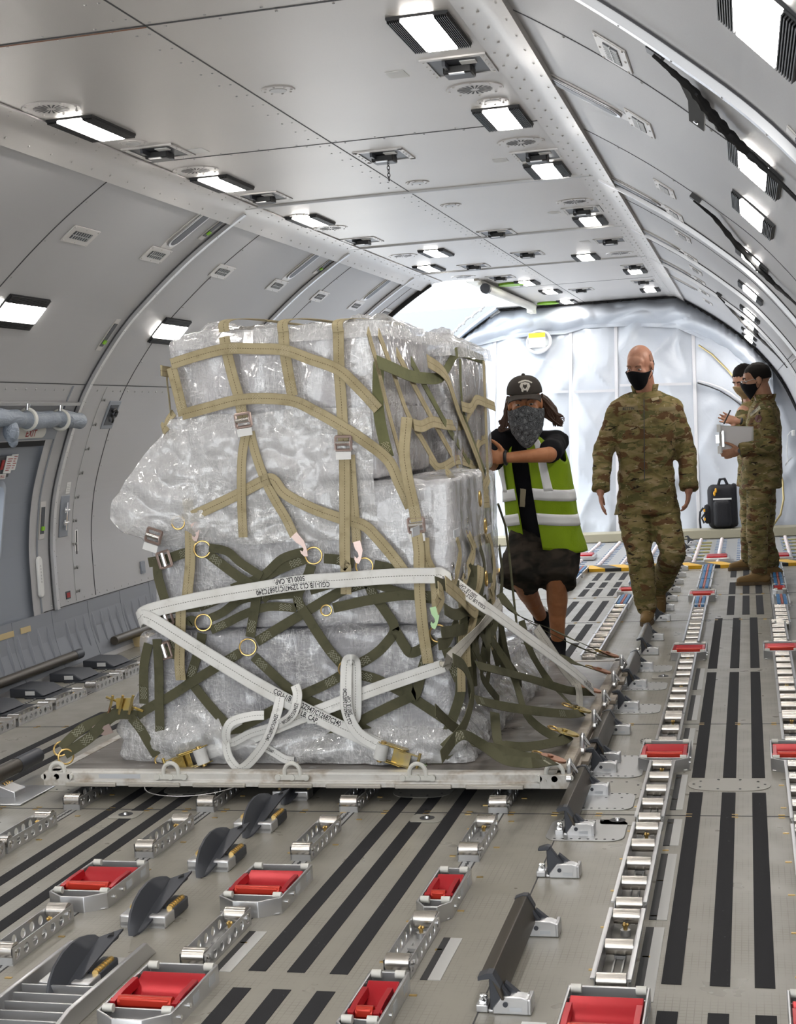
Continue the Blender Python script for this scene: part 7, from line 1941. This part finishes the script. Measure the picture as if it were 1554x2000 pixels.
    jk, tr = soldier_clothes(o, off, j, Rv, Fv, .98, 8.0, -.20, .012)
    boot(o, off, j['aL'], (-1, -.08, 0), 0.0); boot(o, off, j['aR'], (-1, -.05, 0), 0.0)
    D = Decal(jk, off); px = lambda x, y: (1380+x*.11197, 700+y*.11196)
    D.patch([px(760, 975), px(925, 835), px(945, 885), px(775, 1020)], mat('sleeve_tape', (.36, .33, .23), .8), 'sleeve_tape', .006)
    D.write('SHIRATO', 5.6, px(772, 1000), (.72, -.62), (-.30, -.95), M_INK, .010)
    cpt = [px(908+62*math.cos(t), 1050+68*math.sin(t)) for t in [2*PI*i/20 for i in range(20)]]; q = [D.hit(*p, .008) for p in cpt]
    if all(q): b = MB(); b.add(q, [tuple(range(20))]); b.build('unit_patch', MATS['dark_red_patch'], jk)
    D.patch([px(650, 1360), px(735, 1290), px(810, 1390), px(720, 1460)], MATS['name_tape'], 'elbow_patch', .006)
    b = MB(); w_ = j['wL']; b.tube([w_+Vector((.004, .034*math.cos(t), .034*math.sin(t))) for t in [2*PI*i/16 for i in range(16)]], .009, 6, True); b.cyl(w_+Vector((0, -.035, .0)), w_+Vector((0, -.047, 0)), .02, n=14); b.build('wristwatch', M_BLACK, o, off=off)
    # clipboard in the near hand
    cb = thing('clipboard', 'clear clipboard with white sheets held by the side-on soldier', 'clipboard', tuple(J(1437, 858, 11.44))); co = cb.location.copy()
    A, B_, C_, D_ = [J(*p, 11.45+dy) for p, dy in (((1405, 831), 0), ((1471, 833), .06), ((1471, 888), .06), ((1403, 884), 0))]
    b = MB(); n_ = Vector((0, .006, 0)); b.add([A, B_, C_, D_, A+n_, B_+n_, C_+n_, D_+n_], [(0, 1, 2, 3), (7, 6, 5, 4), (0, 4, 5, 1), (1, 5, 6, 2), (2, 6, 7, 3), (3, 7, 4, 0)]); b.build('board', mat('clear_board', (.6, .6, .58), .3), cb, off=co)
    b = MB(); n_ = Vector((0, -.004, 0)); q = [A.lerp(C_, .04), B_.lerp(D_, .04), C_.lerp(A, .07), D_.lerp(B_, .07)]; b.add([p+n_ for p in q]+[p+n_*.2 for p in q], [(0, 1, 2, 3), (0, 4, 5, 1), (2, 6, 7, 3), (3, 7, 4, 0), (1, 5, 6, 2)]); b.build('paper', mat('paper_white', (.74, .72, .73), .6), cb, off=co)
    b = MB(); m_ = A.lerp(D_, .5); b.box(m_+Vector((.03, -.008, 0)), (.02, .01, .13)); b.box(m_+Vector((-.012, -.006, 0)), (.03, .012, .07)); ck = b.build('clip', M_CHROME, cb, off=co, mods=BEV(.003))
    b = MB()
    for z in (-.085, .085): b.box(m_+Vector((.0, -.008, z)), (.03, .012, .06))
    b.build('clip_end', M_WHITE, ck, off=co)
    # the man behind, hand raised with a pen
    Rv, Fv = Vn(-.6, .8, 0), Vn(-.8, -.6, 0)
    j = dict(hd=J(1453, 741, 12.62), nk=J(1468, 785, 12.70), pv=J(1478, 925, 12.75), sR=J(1452, 805, 12.62), sL=J(1494, 808, 12.78), eR=J(1464, 850, 12.40), wR=J(1441, 824, 12.22), eL=J(1505, 865, 12.75), wL=J(1490, 905, 12.5),
             hR=J(1467, 945, 12.74), hL=J(1489, 945, 12.80), kR=J(1464, 1040, 12.70), kL=J(1486, 1040, 12.84), aR=J(1462, 1098, 12.76), aL=J(1480, 1096, 12.9))
    o, off, E, r, f, u, rot = figure('person in camouflage and tan mask behind the clipboard, gesturing with one raised hand', j, Vn(-.62, -.6, -.45), Vector((-.25, -.3, 1)), Rv, Fv, skin('light_skin', (.52, .29, .2), (.46, .23, .155)), 1.04,
        {'R': (Vector((-.85, -.25, .3)), Vector((.1, -.95, .2)), -1, .16, .20, 1.05), 'L': (Vector((0, -.2, -1)), Vector((.7, .5, 0)), 1, .3, .08, 1.0)})
    face_parts(o, off, E, rot, 1.04, M_HAIRB, M_SKIN3); face_mask(o, off, E, r, f, u, 1.04, M_TANC); hair_cap(o, off, E, rot, 1.04, M_HAIRB, -.0, .06)
    soldier_clothes(o, off, j, Rv, Fv, .94, 15.0)
    boot(o, off, j['aR'], (-.9, -.3, 0), 0.0); boot(o, off, j['aL'], (-.9, -.2, 0), 0.0)
    b = MB(); w_ = j['wR']; ax = Vn(-.85, -.25, .3); a_ = ax.orthogonal().normalized(); c_ = ax.cross(a_); b.tube([w_+ax*-.02+a_*.034*math.cos(t)+c_*.034*math.sin(t) for t in [2*PI*i/16 for i in range(16)]], .011, 6, True); b.build('wristwatch', M_BLACK, o, off=off)
    p = thing('pen', 'black pen held in the raised hand of the soldier at the back', 'pen', tuple(J(1420, 814, 12.12))); po = p.location.copy(); b = MB(); b.tube([J(1413, 828, 12.12), J(1426, 801, 12.12)], .006, 8); b.build('barrel', M_BLACK, p, off=po); b = MB(); b.tube([J(1412, 830, 12.12), J(1413, 828, 12.12)], .004, 6); b.build('tip', M_CHROME, p, off=po)
    # ---------------------------------------------------------------- backpack on the sill
    yb = 15.95; bp = thing('backpack', 'black backpack with white stripe and orange zip pulls standing against the far curtain', 'backpack', (J(1410, 1036, yb).x, yb, .10)); bo = bp.location.copy()
    q = lambda x, y, d=0: J(1350+x*.14, 800+y*.14, yb+d)
    c0 = J(1407, 992, yb); sc = .00565
    def body(k0, x0, x1, z0, z1, d0, d1, r_, nm, m_, par):
        b = MB(); b.add([], []); bb = wrap_mesh((x0, d0, z0), (x1, d1, z1), r_, .03, .006, k0); return bb.build(nm, m_, par, off=bo)
    nyl = mat('black_nylon', (.014, .014, .017), .6, 0, .35, build=lambda n: n.bump(n.noise(n.coord('Object'), 14, 4, .6), .3, .02))
    X = lambda u: J(u, 990, yb).x; Z = lambda v: J(1407, v, yb).z
    mb_ = body(1, X(1382), X(1438), .10, Z(946), yb-.03, yb+.13, .07, 'main_bag', nyl, bp)
    body(2, X(1392), X(1428), .12, Z(975), yb-.11, yb+.0, .05, 'front_pocket', nyl, bp); body(3, X(1374), X(1388), .16, Z(985), yb-.02, yb+.1, .03, 'side_pocket', nyl, bp); body(4, X(1428), X(1440), .11, Z(945), yb+.0, yb+.12, .03, 'side_panel', nyl, bp)
    b = MB(); b.box((X(1411), yb-.062, Z(974)), (X(1429)-X(1393), .012, .018)); b.build('reflective_stripe', M_WHITE, bp, off=bo)
    b = MB(); h = Vector((X(1413), yb+.03, Z(948))); b.tube([h+Vector((-.05, 0, 0)), h+Vector((-.03, 0, .065)), h+Vector((.02, 0, .07)), h+Vector((.05, 0, 0))], .016, 8); b.build('carry_handle', nyl, bp, off=bo)
    for u_, v_ in ((1399, 957), (1396, 963)):
        b = MB(); b.ell((X(u_), yb-.05, Z(v_)), (.012, .01, .028), 10, 8); b.build('zip_pull', mat('orange_pull', (.85, .42, .02), .5), bp, off=bo)
    b = MB(); b.tube([J(1373, 992, yb-.03), J(1367, 1000, yb-.04), J(1366, 1015, yb-.04), J(1368, 1032, yb-.04)], .012, 6); b.tube([J(1378, 1000, yb-.03), J(1370, 1012, yb-.05), J(1375, 1022, yb-.05)], .010, 6); b.build('strap', nyl, bp, off=bo)
    b = MB()
    for v_ in (995, 1012): b.box((X(1375), yb-.06, Z(v_)), (.02, .01, .03))
    b.build('strap_buckle', MATS['orange_pull'], bp, off=bo)
# ================================================================== assemble
def setup():
    w = bpy.data.worlds.new('world'); S.world = w; w.use_nodes = True
    bg = w.node_tree.nodes['Background']; bg.inputs[0].default_value = (.93, .97, 1.0, 1); bg.inputs[1].default_value = SKY
    vs = S.view_settings; vs.view_transform = 'Standard'; vs.look = 'None'; vs.gamma = 1; vs.use_curve_mapping = False; vs.exposure = EXPO
    c = S.cycles
    c.max_bounces = 5; c.diffuse_bounces = 3; c.glossy_bounces = 3; c.transmission_bounces = 4; c.transparent_max_bounces = 7
    c.use_denoising = True; c.use_adaptive_sampling = True; c.adaptive_threshold = .035; c.caustics_reflective = False; c.caustics_refractive = False; c.sample_clamp_indirect = 6
    try: c.denoiser = 'OPENIMAGEDENOISE'
    except Exception: pass
    # daylight through the open cargo door
    ld = bpy.data.lights.new('door_daylight', 'AREA'); ld.shape = 'RECTANGLE'; ld.size = 3.4; ld.size_y = 2.6; ld.cycles.is_portal = True
    lo = bpy.data.objects.new('door_daylight', ld); COL.objects.link(lo); lo.location = (-4.0, 15.15, 1.5); lo.rotation_euler = (0, -PI/2, 0)
    lf = bpy.data.lights.new('forward_fill', 'AREA'); lf.shape = 'RECTANGLE'; lf.size = 4.55; lf.size_y = 2.55; lf.cycles.is_portal = True  # portal over the added, unseen forward opening that gives frontal fill
    lo = bpy.data.objects.new('forward_fill', lf); COL.objects.link(lo); lo.location = (-1.82, Y0, 1.28); lo.rotation_euler = (PI/2, 0, 0)
make_camera()
FLOOR = build_shell()
build_exit_door(); build_curtain(FLOOR); build_lamps(); build_floor_gear(FLOOR)
build_pallet(); build_load(); build_nets(); build_straps()
build_people()
setup()
